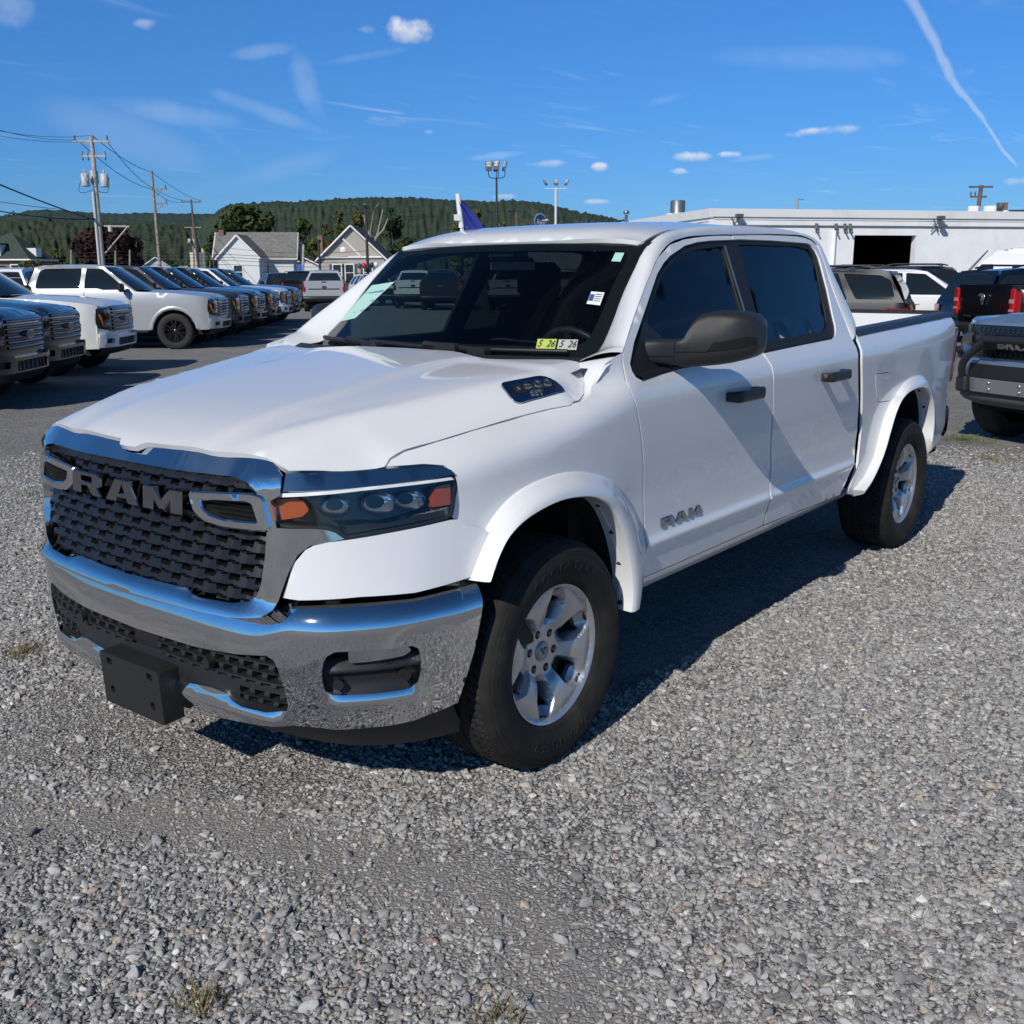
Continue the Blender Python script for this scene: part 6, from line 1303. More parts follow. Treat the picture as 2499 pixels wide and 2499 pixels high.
rv=thing('roof_vent','round galvanised roof vent on a rusty white curb on the building','vent',(-43.2,-22.8,4.2)); v=MB(); v.lathe([(.001,.95),(.33,.95),(.36,.93),(.36,.40),(.38,.38),(.38,.34)],'z',28); v.build('vent_pipe',mat('galvanised',(.32,.335,.35),.38,.75,vary=.15,vscale=4),rv); v=MB(); v.loft([[(s*.34*x,s2*.34*x if False else y*.34*x,.36) for x,y in ((1,1),(-1,1),(-1,-1),(1,-1))] for s in (1,) for s2 in (1,)]+[[(.52,.52,.02),(-.52,.52,.02),(-.52,-.52,.02),(.52,-.52,.02)]],closed=True,smooth=False); v.loft([[(.36,.36,.36),(-.36,.36,.36),(-.36,-.36,.36),(.36,-.36,.36)],[(.50,.50,.05),(-.50,.50,.05),(-.50,-.50,.05),(.50,-.50,.05)]],closed=True,smooth=False); v.build('vent_curb',mat('rusty_white',(.62,.60,.56),.7,dirt=((.22,.08,.03),.9,3)),rv)
pv=thing('vent_pipe','thin capped vent pipe rising from the white roof','pipe',(-44.6,-26.6,4.1)); v=MB(); v.lathe([(.08,0),(.08,.55),(.10,.58)],'z',12); v.lathe([(.001,.80),(.15,.78),(.16,.66),(.12,.62),(.001,.62)],'z',12); v.build('stack',MATS['galvanised'],pv)
hv=thing('rooftop_unit','pair of pale boxes on the roof edge below the utility pole','rooftop unit',(-53.2,-11.4,4.2)); v=MB(); v.box((.30,-.24,.35),(.45,.5,.62),bev=.05); v.box((-.45,.35,.35),(.55,.6,.66),bev=.08); v.build('cabinet',BW,hv)
sk_=thing('white_vent_stack','white vent stack with a dark cap at the right of the roof','vent',(-53.6,-10.6,4.2)); v=MB(); v.lathe([(.17,0),(.17,.52),(.12,.56),(.001,.56)],'z',12,c=(-.25,.2,-.1)); v.build('stack',WHITE2,sk_); v=MB(); v.lathe([(.06,0),(.06,.55)],'z',10); v.lathe([(.12,.5),(.17,.62),(.17,.76),(.001,.76)],'z',12); v.build('cap',FIX,sk_)
# ------------------------------------------------------------------ houses
def gable_house(name,label,c,hd,L,Wd,ze,zr,wallm,roofm,trim,wins=(),extra=None,over=.35):
    """local x along the ridge, y across; the +x end is a gable"""
    t=thing(name,label,'house',(c[0],c[1],0)); t.rotation_euler=(0,0,R(hd))
    w=MB(); x0,x1,y0,y1=-L/2,L/2,-Wd/2,Wd/2
    w.add([(x0,y0,-.5),(x1,y0,-.5),(x1,y1,-.5),(x0,y1,-.5),(x0,y0,ze),(x1,y0,ze),(x1,y1,ze),(x0,y1,ze),(x1,0,zr),(x0,0,zr)],[(0,1,5,4),(2,3,7,6),(1,2,6,8,5),(3,0,4,9,7)]); w.build('wall',wallm,t)
    r=MB(); k=(zr-ze)/(Wd/2); th=.16
    for s in (1,-1):
        a=[(x0-over,s*(Wd/2+over),ze-k*over),(x1+over,s*(Wd/2+over),ze-k*over),(x1+over,0,zr),(x0-over,0,zr)]; r.add(a+[(q[0],q[1],q[2]+th) for q in a],[(0,1,2,3),(4,7,6,5),(0,4,5,1),(1,5,6,2),(3,7,4,0)])
    r.build('roof',roofm,t)
    tm=MB()
    for s in (1,-1):
        for xe in (x1+over+.02,x0-over-.02): tm.tube([(xe,s*(Wd/2+over),ze-k*over+.05),(xe,0,zr+.05)],.11,4)
        tm.tube([(x0-over,s*(Wd/2+over+.03),ze-k*over+.04),(x1+over,s*(Wd/2+over+.03),ze-k*over+.04)],.09,4)
    tm.build('roof_trim',trim,t)
    for (face,u,z,ww,hh) in wins:
        f=MB(); g2=MB(); ax={'x+':lambda a,b,d:(x1+d,a,b),'x-':lambda a,b,d:(x0-d,a,b),'y+':lambda a,b,d:(a,y1+d,b),'y-':lambda a,b,d:(a,y0-d,b)}[face]
        for (a0,a1,b0,b1) in ((u-ww/2-.1,u-ww/2,z-hh/2-.1,z+hh/2+.1),(u+ww/2,u+ww/2+.1,z-hh/2-.1,z+hh/2+.1),(u-ww/2,u+ww/2,z+hh/2,z+hh/2+.1),(u-ww/2,u+ww/2,z-hh/2-.1,z-hh/2),(u-ww/2,u+ww/2,z-.03,z+.03)):
            P=[ax(a0,b0,.06),ax(a1,b0,.06),ax(a1,b1,.06),ax(a0,b1,.06),ax(a0,b0,0),ax(a1,b0,0),ax(a1,b1,0),ax(a0,b1,0)]; f.add(P,[(0,1,2,3),(0,4,5,1),(1,5,6,2),(2,6,7,3),(3,7,4,0)])
        fo=f.build('window',trim,t); g2.add([ax(u-ww/2,z-hh/2,.02),ax(u+ww/2,z-hh/2,.02),ax(u+ww/2,z+hh/2,.02),ax(u-ww/2,z+hh/2,.02)],[(0,1,2,3)]); g2.build('pane',CARGLASS,fo)
    return t
def siding(name,c):
    if name in MATS: return MATS[name]
    m=bpy.data.materials.new(name); m.use_nodes=True; T=NT(m.node_tree); p=T.n['Principled BSDF']; tc=T.new('ShaderNodeTexCoord'); sp=T.new('ShaderNodeSeparateXYZ'); T.put(sp,Vector=tc.outputs['Object']); f=T.math('FRACT',T.math('MULTIPLY',sp.outputs[2],5.0)); b=T.new('ShaderNodeBump'); T.put(b,Strength=.6,Distance=.02,Height=f); T.put(p,Normal=b.outputs[0],Roughness=.6,Base_Color=(*c,1)); MATS[name]=m; return m
TRIM=mat('white_trim',(.80,.80,.79),.5); SHG=mat('grey_shingle',(.20,.195,.18),.9,vary=.18,vscale=3); SHD=mat('dark_shingle',(.045,.047,.052),.9,vary=.2,vscale=3); SHGR=mat('green_shingle',(.045,.065,.05),.9,vary=.2,vscale=3); BRK=mat('chimney_brick',(.20,.13,.10),.85,vary=.3,vscale=9); TAN=siding('tan_siding',(.43,.39,.345)); WSD=siding('white_siding',(.68,.69,.70))
fv=YAW
def vl(d,l): return (CAM[0]+d*math.cos(YAW)+l*math.sin(YAW),CAM[1]+d*math.sin(YAW)-l*math.cos(YAW))
# white house: long roof facing us, a gabled bay at its left
def pxl(px,d): return vl(d,(px-1249.5)/2500*d*.974)
hdv=math.degrees(YAW)+90   # across the view
def add_to(t,mb,name,m): return mb.build(name,m,t)
c=pxl(636,105); wh=gable_house('white_house','white house with grey shingle roof and a small front gable',c,hdv+8,7.2,6.4,3.45,5.75,WSD,SHG,TRIM,wins=[('y+',-.9,2.2,.7,1.1)])
c=pxl(600,101.0); gb=gable_house('gable_wing','x',c,math.degrees(YAW)+180-4,3.0,3.9,3.42,5.35,WSD,SHG,TRIM,wins=[('x+',-.1,2.05,.8,1.2)],over=.2)
def merge(child,root):
    mw=child.matrix_world.copy() if False else (Matrix.Translation(child.location)@Matrix.Rotation(child.rotation_euler.z,4,'Z')); rw_=(Matrix.Translation(root.location)@Matrix.Rotation(root.rotation_euler.z,4,'Z')); rel=rw_.inverted()@mw
    for ch in list(child.children):
        ch.parent=root; ch.matrix_local=rel
    bpy.data.objects.remove(child)
merge(gb,wh)
k=MB(); k.box((3.40,.3,3.3),(.5,.55,5.6)); k.build('chimney',BRK,wh)
pr=MB(); pr.box((-1.4,3.9,1.0),(2.4,1.6,.12)); pr.loft([[(-2.6,3.2,1.9),(-.2,3.2,1.9)],[(-2.7,4.6,1.3),(-.1,4.6,1.3)]],smooth=False); pr.build('porch_roof',mat('brown_shingle',(.10,.06,.045),.9),wh)
c=pxl(880,107); tn=gable_house('tan_house','tan sided house with white trimmed front gable and dark shutters',c,math.degrees(YAW)+180,9,6.2,3.38,6.3,TAN,SHD,TRIM,wins=[('x+',-1.5,1.95,.75,1.5),('x+',-.3,1.95,.75,1.5),('x+',1.5,1.95,.75,1.5)])
q=MB(); q.tube([(4.56,3.2,3.40),(4.56,-3.2,3.40)],.13,4); q.tube([(4.60,-.80,5.12),(4.60,.85,3.50)],.12,4); q.build('gable_trim',TRIM,tn); q=MB(); q.lathe([(.001,.04),(.26,.04),(.30,.0)],'x',20,c=(4.52,-.85,4.1)); q.build('round_vent',TRIM,tn)
SHUT=mat('shutter_mauve',(.10,.07,.075),.6)
for u in (-1.5,-.3,1.5):
    for s in (1,-1):
        q=MB(); q.box((4.53,u+s*.60,1.95),(.05,.28,1.65)); q.build('shutter',SHUT,tn)
q=MB(); q.box((3.0,-3.25,3.2),(.7,.5,4.6)); q.build('chimney',BRK,tn); q=MB(); q.add([(4.5,-3.2,1.0),(4.5,3.2,1.0),(5.9,3.3,.35),(5.9,-3.3,.35)],[(0,1,2,3)]); q.build('porch_roof',SHD,tn)
q=MB(); q.loft([[(3.4,-3.7,3.3),(-4.4,-3.7,3.3)],[(2.6,-1.6,5.25),(-4.4,-1.6,5.25)]],smooth=False); q.build('side_roof',SHD,tn)
c=pxl(760,118); gable_house('garage','small white gabled garage with dark roof between the two houses',c,math.degrees(YAW)+180,5,4.1,2.5,3.5,WSD,SHD,TRIM,over=.2)
# green hipped house at the far left
c=pxl(38,112); gh=thing('green_roof_house','house with green hipped roof and white dormers at the left edge','house',(c[0],c[1],0)); gh.rotation_euler=(0,0,R(hdv))
q=MB(); q.box((0,0,1.4),(6.0,6.0,3.9)); q.build('wall',mat('tan_brick',(.24,.17,.12),.85,vary=.25,vscale=6),gh)
q=MB(); e=3.35; q.add([(-e,-e,3.45),(e,-e,3.45),(e,e,3.45),(-e,e,3.45),(.3,0,6.2),(-.3,0,6.2)],[(1,2,4),(3,0,5),(0,1,4,5),(2,3,5,4)]); q.build('roof',SHGR,gh); q=MB()
for a,b in (((-e,-e),(e,-e)),((e,-e),(e,e)),((e,e),(-e,e)),((-e,e),(-e,-e))): q.tube([(a[0],a[1],3.42),(b[0],b[1],3.42)],.12,4)
q.build('roof_trim',TRIM,gh)
q=MB(); q.box((.35,2.2,4.4),(1.15,1.6,1.15)); d_=q.build('dormer',TRIM,gh); q=MB(); q.box((.35,3.01,4.4),(.55,.03,.8)); q.build('pane',CARGLASS,d_); q=MB(); q.box((.35,2.2,5.05),(1.5,2.0,.12)); q.build('dormer_roof',SHGR,d_)
q=MB(); q.box((-2.5,.3,4.1),(1.0,1.3,1.1)); q.build('dormer',TRIM,gh)
for u in (-1.6,1.9): q=MB(); q.box((u,3.02,2.4),(1.0,.05,1.2)); wf=q.build('window',TRIM,gh); q=MB(); q.box((u,3.06,2.4),(.75,.02,1.0)); q.build('pane',CARGLASS,wf)
c=pxl(384,175); gable_house('far_house','small pale house far off between the utility poles',c,math.degrees(YAW)+200,5.0,4.0,3.3,4.7,WSD,SHG,TRIM,over=.25,wins=[('x+',0,2.4,.8,1.0)])
c=pxl(330+158,222); chu=thing('church','distant cream church with a steeple between the utility poles','church',(c[0],c[1],0)); CRM=mat('cream_render',(.62,.58,.46),.8)
q=MB(); q.box((0,0,3.0),(2.2,2.2,7.2)); q.box((.9,.9,3.4),(.5,.5,7.9)); q.box((-.9,.9,3.4),(.5,.5,7.9)); q.build('tower',CRM,chu); q=MB(); q.lathe([(.9,6.4),(.001,10.2)],'z',8,smooth=False); q.build('spire',SHD,chu)
for i,(px,d,s,lb) in enumerate(((410,240,3.2,'tiny pale house far down the valley left of the church'),(432,260,3.0,'tiny white house far away beside the thin poles'),(452,230,2.6,'tiny far house below the wooded hill'))):
    c=pxl(px,d); gable_house('distant_house',lb,c,math.degrees(YAW)+170+i*25,s*1.4,s,2.6,3.8,WSD,SHG,TRIM,over=.2)
c=pxl(2478,93); fr=thing('far_roof_house','dark roofed house with brick chimney peeking over the building roof','house',(c[0],c[1],0)); fr.rotation_euler=(0,0,R(hdv-8)); q=MB(); q.box((-1.5,0,3.0),(8,5,7)); q.build('wall',WSD,fr); q=MB(); q.add([(2.6,-3,6.45),(2.6,3,6.45),(1.9,0,7.0),(-7,0,7.0),(-7,3,6.45),(-7,-3,6.45)],[(0,1,2),(1,4,3,2),(0,2,3,5)]); q.build('roof',SHD,fr); q=MB(); q.box((1.55,0,7.0),(.75,.7,1.2)); q.build('chimney',BRK,fr)
# ------------------------------------------------------------------ poles, wires, lamps, sign, balloons, flag
WOODP=mat('weathered_pole',(.30,.25,.20),.85,vary=.25,vscale=3); WOODL=mat('pale_pole',(.42,.39,.35),.8,vary=.15,vscale=3); WOODD=mat('brown_pole',(.16,.11,.085),.85,vary=.25,vscale=3)
XFMR=mat('transformer_grey',(.50,.52,.53),.45); WIRE=mat('wire_black',(.012,.012,.013),.6); INS=mat('insulator_brown',(.09,.07,.065),.3); POLEB=mat('bronze_pole',(.035,.032,.03),.5); POLEW=mat('white_pole',(.72,.73,.74),.4)
def px3(px,py,d):
    """a point of the place, d metres ahead of the photographer"""
    v=_f+_r2*((px-1249.5)/2500)-_u2*((py-1249.5)/2500); h=Vector((math.cos(YAW),math.sin(YAW),0)); t=d/v.dot(h); return Vector(CAM)+v*t
AX=Vector((math.sin(YAW),-math.cos(YAW),0))   # along a cross-arm that faces us
def pole(name,label,top,base,r0,r1,m,group='wooden utility poles'):
    t=thing(name,label,'utility pole',(base.x,base.y,0),group=group); d=top-base; b0=base+d*((-.3-base.z)/d.z)
    q=MB(); q.tube([b0-t.location,top-t.location],[r0,r1],10); q.build('shaft',m,t); return t
def arm(t,c,L,m,drop=.0,ins=(),vx=None,nm='crossarm'):
    vx=vx or AX; c=c-t.location; q=MB(); a=math.atan2(vx.y,vx.x); q.box(tuple(c),(L,.11,.13),rz=a); q.build(nm,m,t)
    for u in ins:
        q=MB(); p=c+vx*u; q.lathe([(.001,.30),(.05,.28),(.035,.22),(.06,.16),(.035,.10),(.05,.05),(.03,0)],'z',8,c=(p.x,p.y,p.z+.06)); q.build('insulator',INS,t)
p1=pole('utility_pole','tall leaning utility pole with three pale transformers above the silver pickup',px3(223,330,66),px3(250,650,66),.19,.12,WOODL)
T1=px3(223,345,66); arm(p1,T1,2.15,WOODL,ins=(-1.0,0,.98)); T1b=px3(229,381,66); arm(p1,T1b,1.45,WOODL)
for u in (-.68,-.35,.70):
    q=MB(); p=T1b-p1.location+AX*u; q.lathe([(.001,.28),(.045,.26),(.03,.1),(.05,.0),(.03,-.1),(.045,-.24),(.001,-.26)],'z',8,c=tuple(p)); q.build('cutout',INS,p1)
for (px,py) in ((208,439),(255,440),(230,432)):
    c=px3(px,py,65.6 if px!=230 else 66.3)-p1.location; q=MB(); q.lathe([(.001,.42),(.10,.41),(.235,.36),(.24,-.34),(.21,-.40),(.001,-.42)],'z',20,c=tuple(c)); q.lathe([(.04,.40),(.06,.52),(.03,.62),(.001,.62)],'z',8,c=tuple(c)); q.build('transformer',XFMR,p1)
q=MB(); q.tube([px3(x,y,65.7)-p1.location for x,y in ((203,432),(195,448),(192,462),(196,470),(208,470),(226,464))],.018,5); q.tube([px3(x,y,65.7)-p1.location for x,y in ((265,432),(266,455),(262,470),(250,470),(238,466))],.018,5); q.tube([px3(x,y,65.7)-p1.location for x,y in ((206,452),(215,456),(228,448),(234,432))],.016,5); q.build('jumper_cable',WIRE,p1)
q=MB(); q.tube([px3(227,468,65.8)-p1.location,px3(243,652,65.8)-p1.location-Vector((0,0,1.2))],.085,8); q.build('riser_conduit',mat('pale_conduit',(.55,.56,.57),.4),p1)
b_=px3(252,520,66)
q=MB(); a_=px3(255,552,65)-p1.location; e_=px3(316,553,65)-p1.location; q.tube([a_,e_],.06,6); q.tube([e_-AX*.1,px3(257,618,65)-p1.location],.05,6); q.build('lamp_bracket',WOODL,p1); q=MB(); q.box(tuple(px3(269,559,64.9)-p1.location),(.26,.2,.36),rz=.6,bev=.04); q.build('meter_can',XFMR,p1)
p2=pole('utility_pole','second utility pole from the left with two one sided cross-arms',px3(370,417,95),px3(391,656,95),.17,.11,WOODP)
for (px,py) in ((390,461),(392,497)):
    c=px3(px-1,py,95); arm(p2,c,1.35,WOODP,ins=(.55,)); q=MB(); q.tube([px3(px-9,py+18,95)-p2.location,c+AX*.3-p2.location],.035,5); q.build('arm_brace',WOODP,p2)
p3=pole('utility_pole','third utility pole with a wide top cross-arm before the hill',px3(466,487,140),px3(484,656,140),.19,.12,WOODD)
arm(p3,px3(466,493,140),2.6,WOODD,ins=(-1.2,-.05,1.2))
p4=pole('utility_pole','thin far utility pole with a pale cross-arm behind the third pole',px3(469,554,200),px3(475,665,200),.20,.12,WOODP)
arm(p4,px3(471,555,200),3.2,WOODL,ins=(-1.4,1.4)); arm(p4,px3(470,592,200),2.0,WOODP)
q=MB()
for dx in (-.5,.5): q.lathe([(.001,.4),(.28,.35),(.28,-.4),(.001,-.45)],'z',10,c=tuple(px3(469,588,199.5)-p4.location+AX*dx))
q.build('transformers',XFMR,p4)['kind']='stuff'
p5=pole('utility_pole','brown utility pole with double cross-arms behind the white building',px3(2395,452,75),px3(2386,520,75),.17,.14,WOODD)
arm(p5,px3(2394,456,75),1.65,WOODD); arm(p5,px3(2388,480,75),1.15,WOODD,ins=(-.55,-.25))
p6=pole('utility_pole','stub of a pale pole standing above the white roof line',px3(1945,483,72),px3(1945,515,72),.10,.09,WOODL); q=MB()
for y in (487,511): q.tube([px3(1946,y,72)-p6.location,px3(1961,y,72)-p6.location],.02,4)
q.build('pole_bracket',WIRE,p6)
p7=pole('utility_pole','short pale wooden pole beside the blue sign by the garage',px3(741,597,82),px3(738,700,82),.12,.10,WOODL)
for px,py0,lb in ((282,612,'thin wooden post left of centre before the dark red tree'),(317,610,'thin wooden post right of centre before the dark red tree'),(174,610,'thin wooden post between the green roofed house and the dark tree')):
    pole('utility_pole',lb,px3(px,py0,80),px3(px,655,80),.09,.07,WOODP,group='thin posts by the dark tree')
def wire(P,r,label,sag=0.0,nm='power_line'):
    out=[]
    for a,b in zip(P[:-1],P[1:]):
        for k in range(10):
            t=k/10; q=a+(b-a)*t; out.append(q-Vector((0,0,sag*4*t*(1-t))))
    out.append(P[-1]); m=MB(); m.tube(out,r,4); o=m.build(nm,WIRE,None); tag(o,label,'power line',group='overhead power lines'); return o
wire([px3(-60,300,58),px3(187,342,66)],.016,'thin line running left from the upper cross-arm of the transformer pole',.25)
wire([px3(-60,306,58),px3(224,330,66)],.016,'thin line meeting the top of the transformer pole',.3)
wire([px3(-60,320,58),px3(205,346,66)],.014,'thin line just under the two upper ones at the left edge',.2)
wire([px3(260,343,66),px3(371,458,95),px3(470,490,140)],.022,'line falling from the transformer pole to the second pole',.35)
wire([px3(224,330,66),px3(370,420,95),px3(489,490,140)],.022,'line from the transformer pole top to the second pole top',.3)
wire([px3(190,342,66),px3(372,462,95),px3(446,492,140)],.022,'line crossing below the others toward the third pole',.5)
wire([px3(-60,425,50),px3(232,537,66)],.045,'heavy black cable dropping steeply from the left edge to the pole',.1,'service_cable')
wire([px3(-60,482,52),px3(140,510,62)],.02,'thin cable between the two heavy ones at the left edge',.05,'service_cable')
w_=wire([px3(-60,502,52),px3(110,530,60),px3(236,533,66)],.04,'heavy black cable with a hanging loop near the hilltop',.08,'service_cable')
q=MB(); q.tube([px3(x,y,57) for x,y in ((35,516),(36,521),(28,527),(19,528),(20,525),(28,519),(34,515))],.03,5); q.ball(px3(122,535,60.4),.10,8,6,(1,1,1.4)); q.build('cable_loop',WIRE,w_)
wire([px3(236,533,66),px3(300,552,66),px3(400,600,95)],.03,'cable leaving the pole toward the right below the bracket',.2,'service_cable')
for i,(y0,y1,lb) in enumerate(((614,612,'long level cable, highest of four across the dark tree'),(622,619,'long level cable, second of four across the dark tree'),(631,626,'long level cable, third of four across the dark tree'),(643,636,'long level cable, lowest of four across the dark tree'))):
    wire([px3(110,y0,80),px3(282,y0-1,80),px3(560,y1+9,84),px3(850,y1+14,88)],.022,lb,.12)
wire([px3(560,560,120),px3(900,513,75),px3(1100,523,80)],.014,'fine line passing over the tan house against the hill',.3)
wire([px3(700,540,100),px3(1110,527,80)],.014,'fine line above the olive trees against the hill',.2)
wire([px3(550,604,92),px3(899,612,75)],.018,'line in front of the grey shingle roof',.3)
wire([px3(1180,514,76),px3(1290,516,60),px3(1345,517,66)],.012,'fine line behind the oval blue sign',.05)
# lamp posts
def led_head(t,c,yaw_,tilt,s=1.0):
    M=Matrix.Rotation(yaw_,3,'Z')@Matrix.Rotation(tilt,3,'Y'); h=MB(); h.box(tuple(c),(.10*s,.42*s,.66*s),M=M,bev=.03); o=h.build('lamp_head',FIX,t); g_=MB()
    for dz in (-.02,.17): g_.box(tuple(c+M@Vector((.055*s,0,dz*s+.05))),(.012,.32*s,.15*s),M=M)
    g_.build('led_panel',LEDW,o)
l1=thing('lamp_post','dark lamp post with a cluster of four floodlight heads above the cab','lamp post',tuple(px3(1213,600,75).xy)+(0,)); B=l1.location
q=MB(); q.tube([(0,0,0),(0,0,px3(1213,436,75).z)],[.11,.07],10); q.build('shaft',POLEB,l1); q=MB(); zz=px3(1213,434,75).z
for u,v in ((-.55,0),(.58,0),(0,-.5),(.12,.45)):
    w=AX*u+Vector((math.cos(YAW),math.sin(YAW),0))*v; q.tube(cr([(0,0,zz-.02),tuple(w*.7+Vector((0,0,zz))),tuple(w+Vector((0,0,zz+.16))),tuple(w+Vector((0,0,zz+.5)))],4),.03,6)
q.build('bracket_arms',POLEB,l1)
yc=YAW+math.pi
for u,v,ya,ti in ((-.55,0,yc+.15,.25),(.58,0,yc-1.15,.30),(0,-.45,yc-.5,.35),(-.08,.5,yc+2.6,.35)):
    w=AX*u+Vector((math.cos(YAW),math.sin(YAW),0))*v; led_head(l1,w+Vector((0,0,zz+.78)),ya,-ti)
l2=thing('lamp_post','white lamp post with three heads on a straight cross-arm','lamp post',tuple(px3(1356,600,95).xy)+(0,)); zz=px3(1358,460,95).z; q=MB(); q.tube([(0,0,0),(0,0,zz)],[.15,.10],10); q.build('shaft',POLEW,l2); q=MB(); q.tube([tuple(-AX*.98+Vector((0,0,zz))),tuple(AX*.98+Vector((0,0,zz)))],.045,6); q.build('crossarm',POLEW,l2)
for u,ya in ((-.95,yc+.9),(0,yc+.1),(.95,yc-.9)): led_head(l2,AX*u+Vector((0,0,zz+.50)),ya,-.5,.85)
l3=thing('lamp_post','small rusty street lamp on a brown post left of the oval sign','lamp post',tuple(px3(1261,600,60).xy)+(0,)); zz=px3(1261,518,60).z; q=MB(); q.tube([(0,0,0),(0,0,zz)],[.08,.07],8); q.build('shaft',mat('rust_post',(.17,.085,.06),.8,vary=.3,vscale=6),l3); q=MB(); q.tube([(0,0,zz),tuple(-AX*.35+Vector((0,0,zz+.10)))],.05,6); q.box(tuple(-AX*.30+Vector((0,0,zz+.08))),(.42,.18,.09),rz=math.atan2(AX.y,AX.x),bev=.03); q.build('lamp_head',POLEB,l3)
l4=thing('lamp_post','dark pole with floodlights in front of the tan house','lamp post',tuple(px3(899,690,75).xy)+(0,)); zz=px3(899,510,75).z; q=MB(); q.tube([(0,0,0),(0,0,zz)],[.12,.09],10); q.build('shaft',POLEB,l4); q=MB(); q.tube([tuple(-AX*.75+Vector((0,0,zz-.15))),tuple(AX*.75+Vector((0,0,zz-.15)))],.035,6); q.build('crossarm',POLEB,l4)
for u,ya in ((-.65,yc+2.2),(0,yc+2.8),(.78,yc-1.6)): led_head(l4,AX*u+Vector((0,0,zz+.15)),ya,-.9,.75)
l5=thing('lamp_post','thin dark pole between the two houses','lamp post',tuple(px3(783,700,84).xy)+(0,)); q=MB(); q.tube([(0,0,0),(0,0,px3(783,590,84).z)],[.10,.08],8); q.build('shaft',POLEB,l5); q=MB(); q.box((0,0,px3(783,588,84).z),(.25,.25,.2)); q.build('lamp_head',POLEB,l5)
# oval dealer sign
sg=thing('oval_sign','oval blue sign with white script beside the white lamp post','sign',tuple(px3(1313,600,90).xy)+(0,)); zc_=px3(1313,541,90).z; q=MB(); q.tube([(0,0,0),(0,0,zc_)],.10,8); q.build('post',POLEW,sg)
for (ya,off_) in ((YAW+math.pi+.85,.0),):
    nrm=Vector((math.cos(ya),math.sin(ya),0)); uxx=Vector((-math.sin(ya),math.cos(ya),0)); ob=oval(sg,nrm*.25+Vector((0,0,zc_)),uxx,(0,0,1),nrm,1.55,1.42,EMB_B,mat('sign_rim',(.55,.62,.72),.3,.3),nm='sign_face')
    script_text(ob,'Ford',.62,nrm*.27+Vector((0,0,zc_-.08)),uxx,Vector((0,0,1)),nrm,WHITE2,sx=.9,bold=.012); 
q=MB(); q.ball(AX*.75+Vector((0,0,zc_+.12)),.16,10,6,(1,1,.5)); q.tube([(0,0,zc_+.1),tuple(AX*.75+Vector((0,0,zc_+.12)))],.04,5); q.build('sign_lamp',POLEW,sg)
# balloons tied to the pole
for px,py,col,nm_ in ((877,649,(.01,.12,.22),'teal'),(888,648,(.65,.015,.03),'red'),(907,647,(.01,.03,.10),'navy'),(918,646,(.8,.8,.8),'white')):
    q=MB(); c=px3(px,py,74.4); rows=[]
    for k in range(11):
        a=math.pi*k/10; rr_=.17*math.sin(a)*(1-.10*math.cos(a)); rows.append([(c.x+max(rr_,.004)*math.cos(t),c.y+max(rr_,.004)*math.sin(t),c.z-.19*math.cos(a)) for t in np.linspace(0,2*math.pi,16,endpoint=False)])
    q.loft(rows,True); q.lathe([(.001,-.19),(.022,-.215),(.018,-.225)],'z',8,c=tuple(c)); q.tube([c-Vector((0,0,.22)),Vector((l4.location.x,l4.location.y,c.z-.45))],.004,4); o=q.build('balloon',mat('balloon_'+nm_,col,.2,coat=.6),None); tag(o,nm_+' balloon tied to the dark pole by the tan house','balloon',group='balloons on the dark pole')
bs=thing('blue_banner','narrow blue vertical banner beside the short wooden pole','banner',tuple(px3(733,690,80).xy)+(0,)); q=MB(); q.box((0,0,px3(733,662,80).z),(.04,.42,1.0),rz=YAW); q.build('panel',mat('banner_blue',(.02,.13,.42),.5),bs); q=MB(); q.tube([(0,0,0),(0,0,px3(733,648,80).z)],.03,6); q.build('post',POLEB,bs)
# dealer flag clipped to the far side of the cab roof
fl=thing('car_flag','blue flag on a white plastic staff clipped to the far edge of the cab roof','flag',(-1.455,-.665,1.84)); q=MB(); tp=Vector((.035,0,.225)); q.box((.003,0,.035),(.020,.012,.07)); q.tube([(.0,0,.02),(.010,0,.07)],.011,6); q.tube([(.010,0,.06),tuple(tp)],[.014,.013],8); q.box((.040,.0,.108),(.035,.008,.03),rz=-.5); q.build('staff',mat('white_plastic',(.78,.78,.78),.4),fl)
def flagp(u,v): # u 0..1 away from the staff, v 0..1 up
    wl=(.125*(1-v)**.8+.012)*u; return (.012+.022*v-wl*.62-.008*math.sin(6*u+3*v),.79*wl-.006*math.sin(9*u+2*v),.025+.165*v-.03*u*u*(1-v)*0)
q=gridmesh(np.linspace(0,1,14),np.linspace(0,1,12),lambda U,V:np.array([flagp(a,b) for a,b in zip(U,V)]).T); 
m_=bpy.data.materials.new('flag_blue'); m_.use_nodes=True; T=NT(m_.node_tree); p=T.n['Principled BSDF']; tc=T.new('ShaderNodeTexCoord'); n=T.noise(tc.outputs['Object'],55,4,.75); T.put(p,Base_Color=T.mix(T.smooth(n,.66,.72),(.008,.022,.20,1),(.25,.32,.55,1)),Roughness=.6); MATS['flag_blue']=m_
fc=q.build('cloth',m_,fl,fix=False)
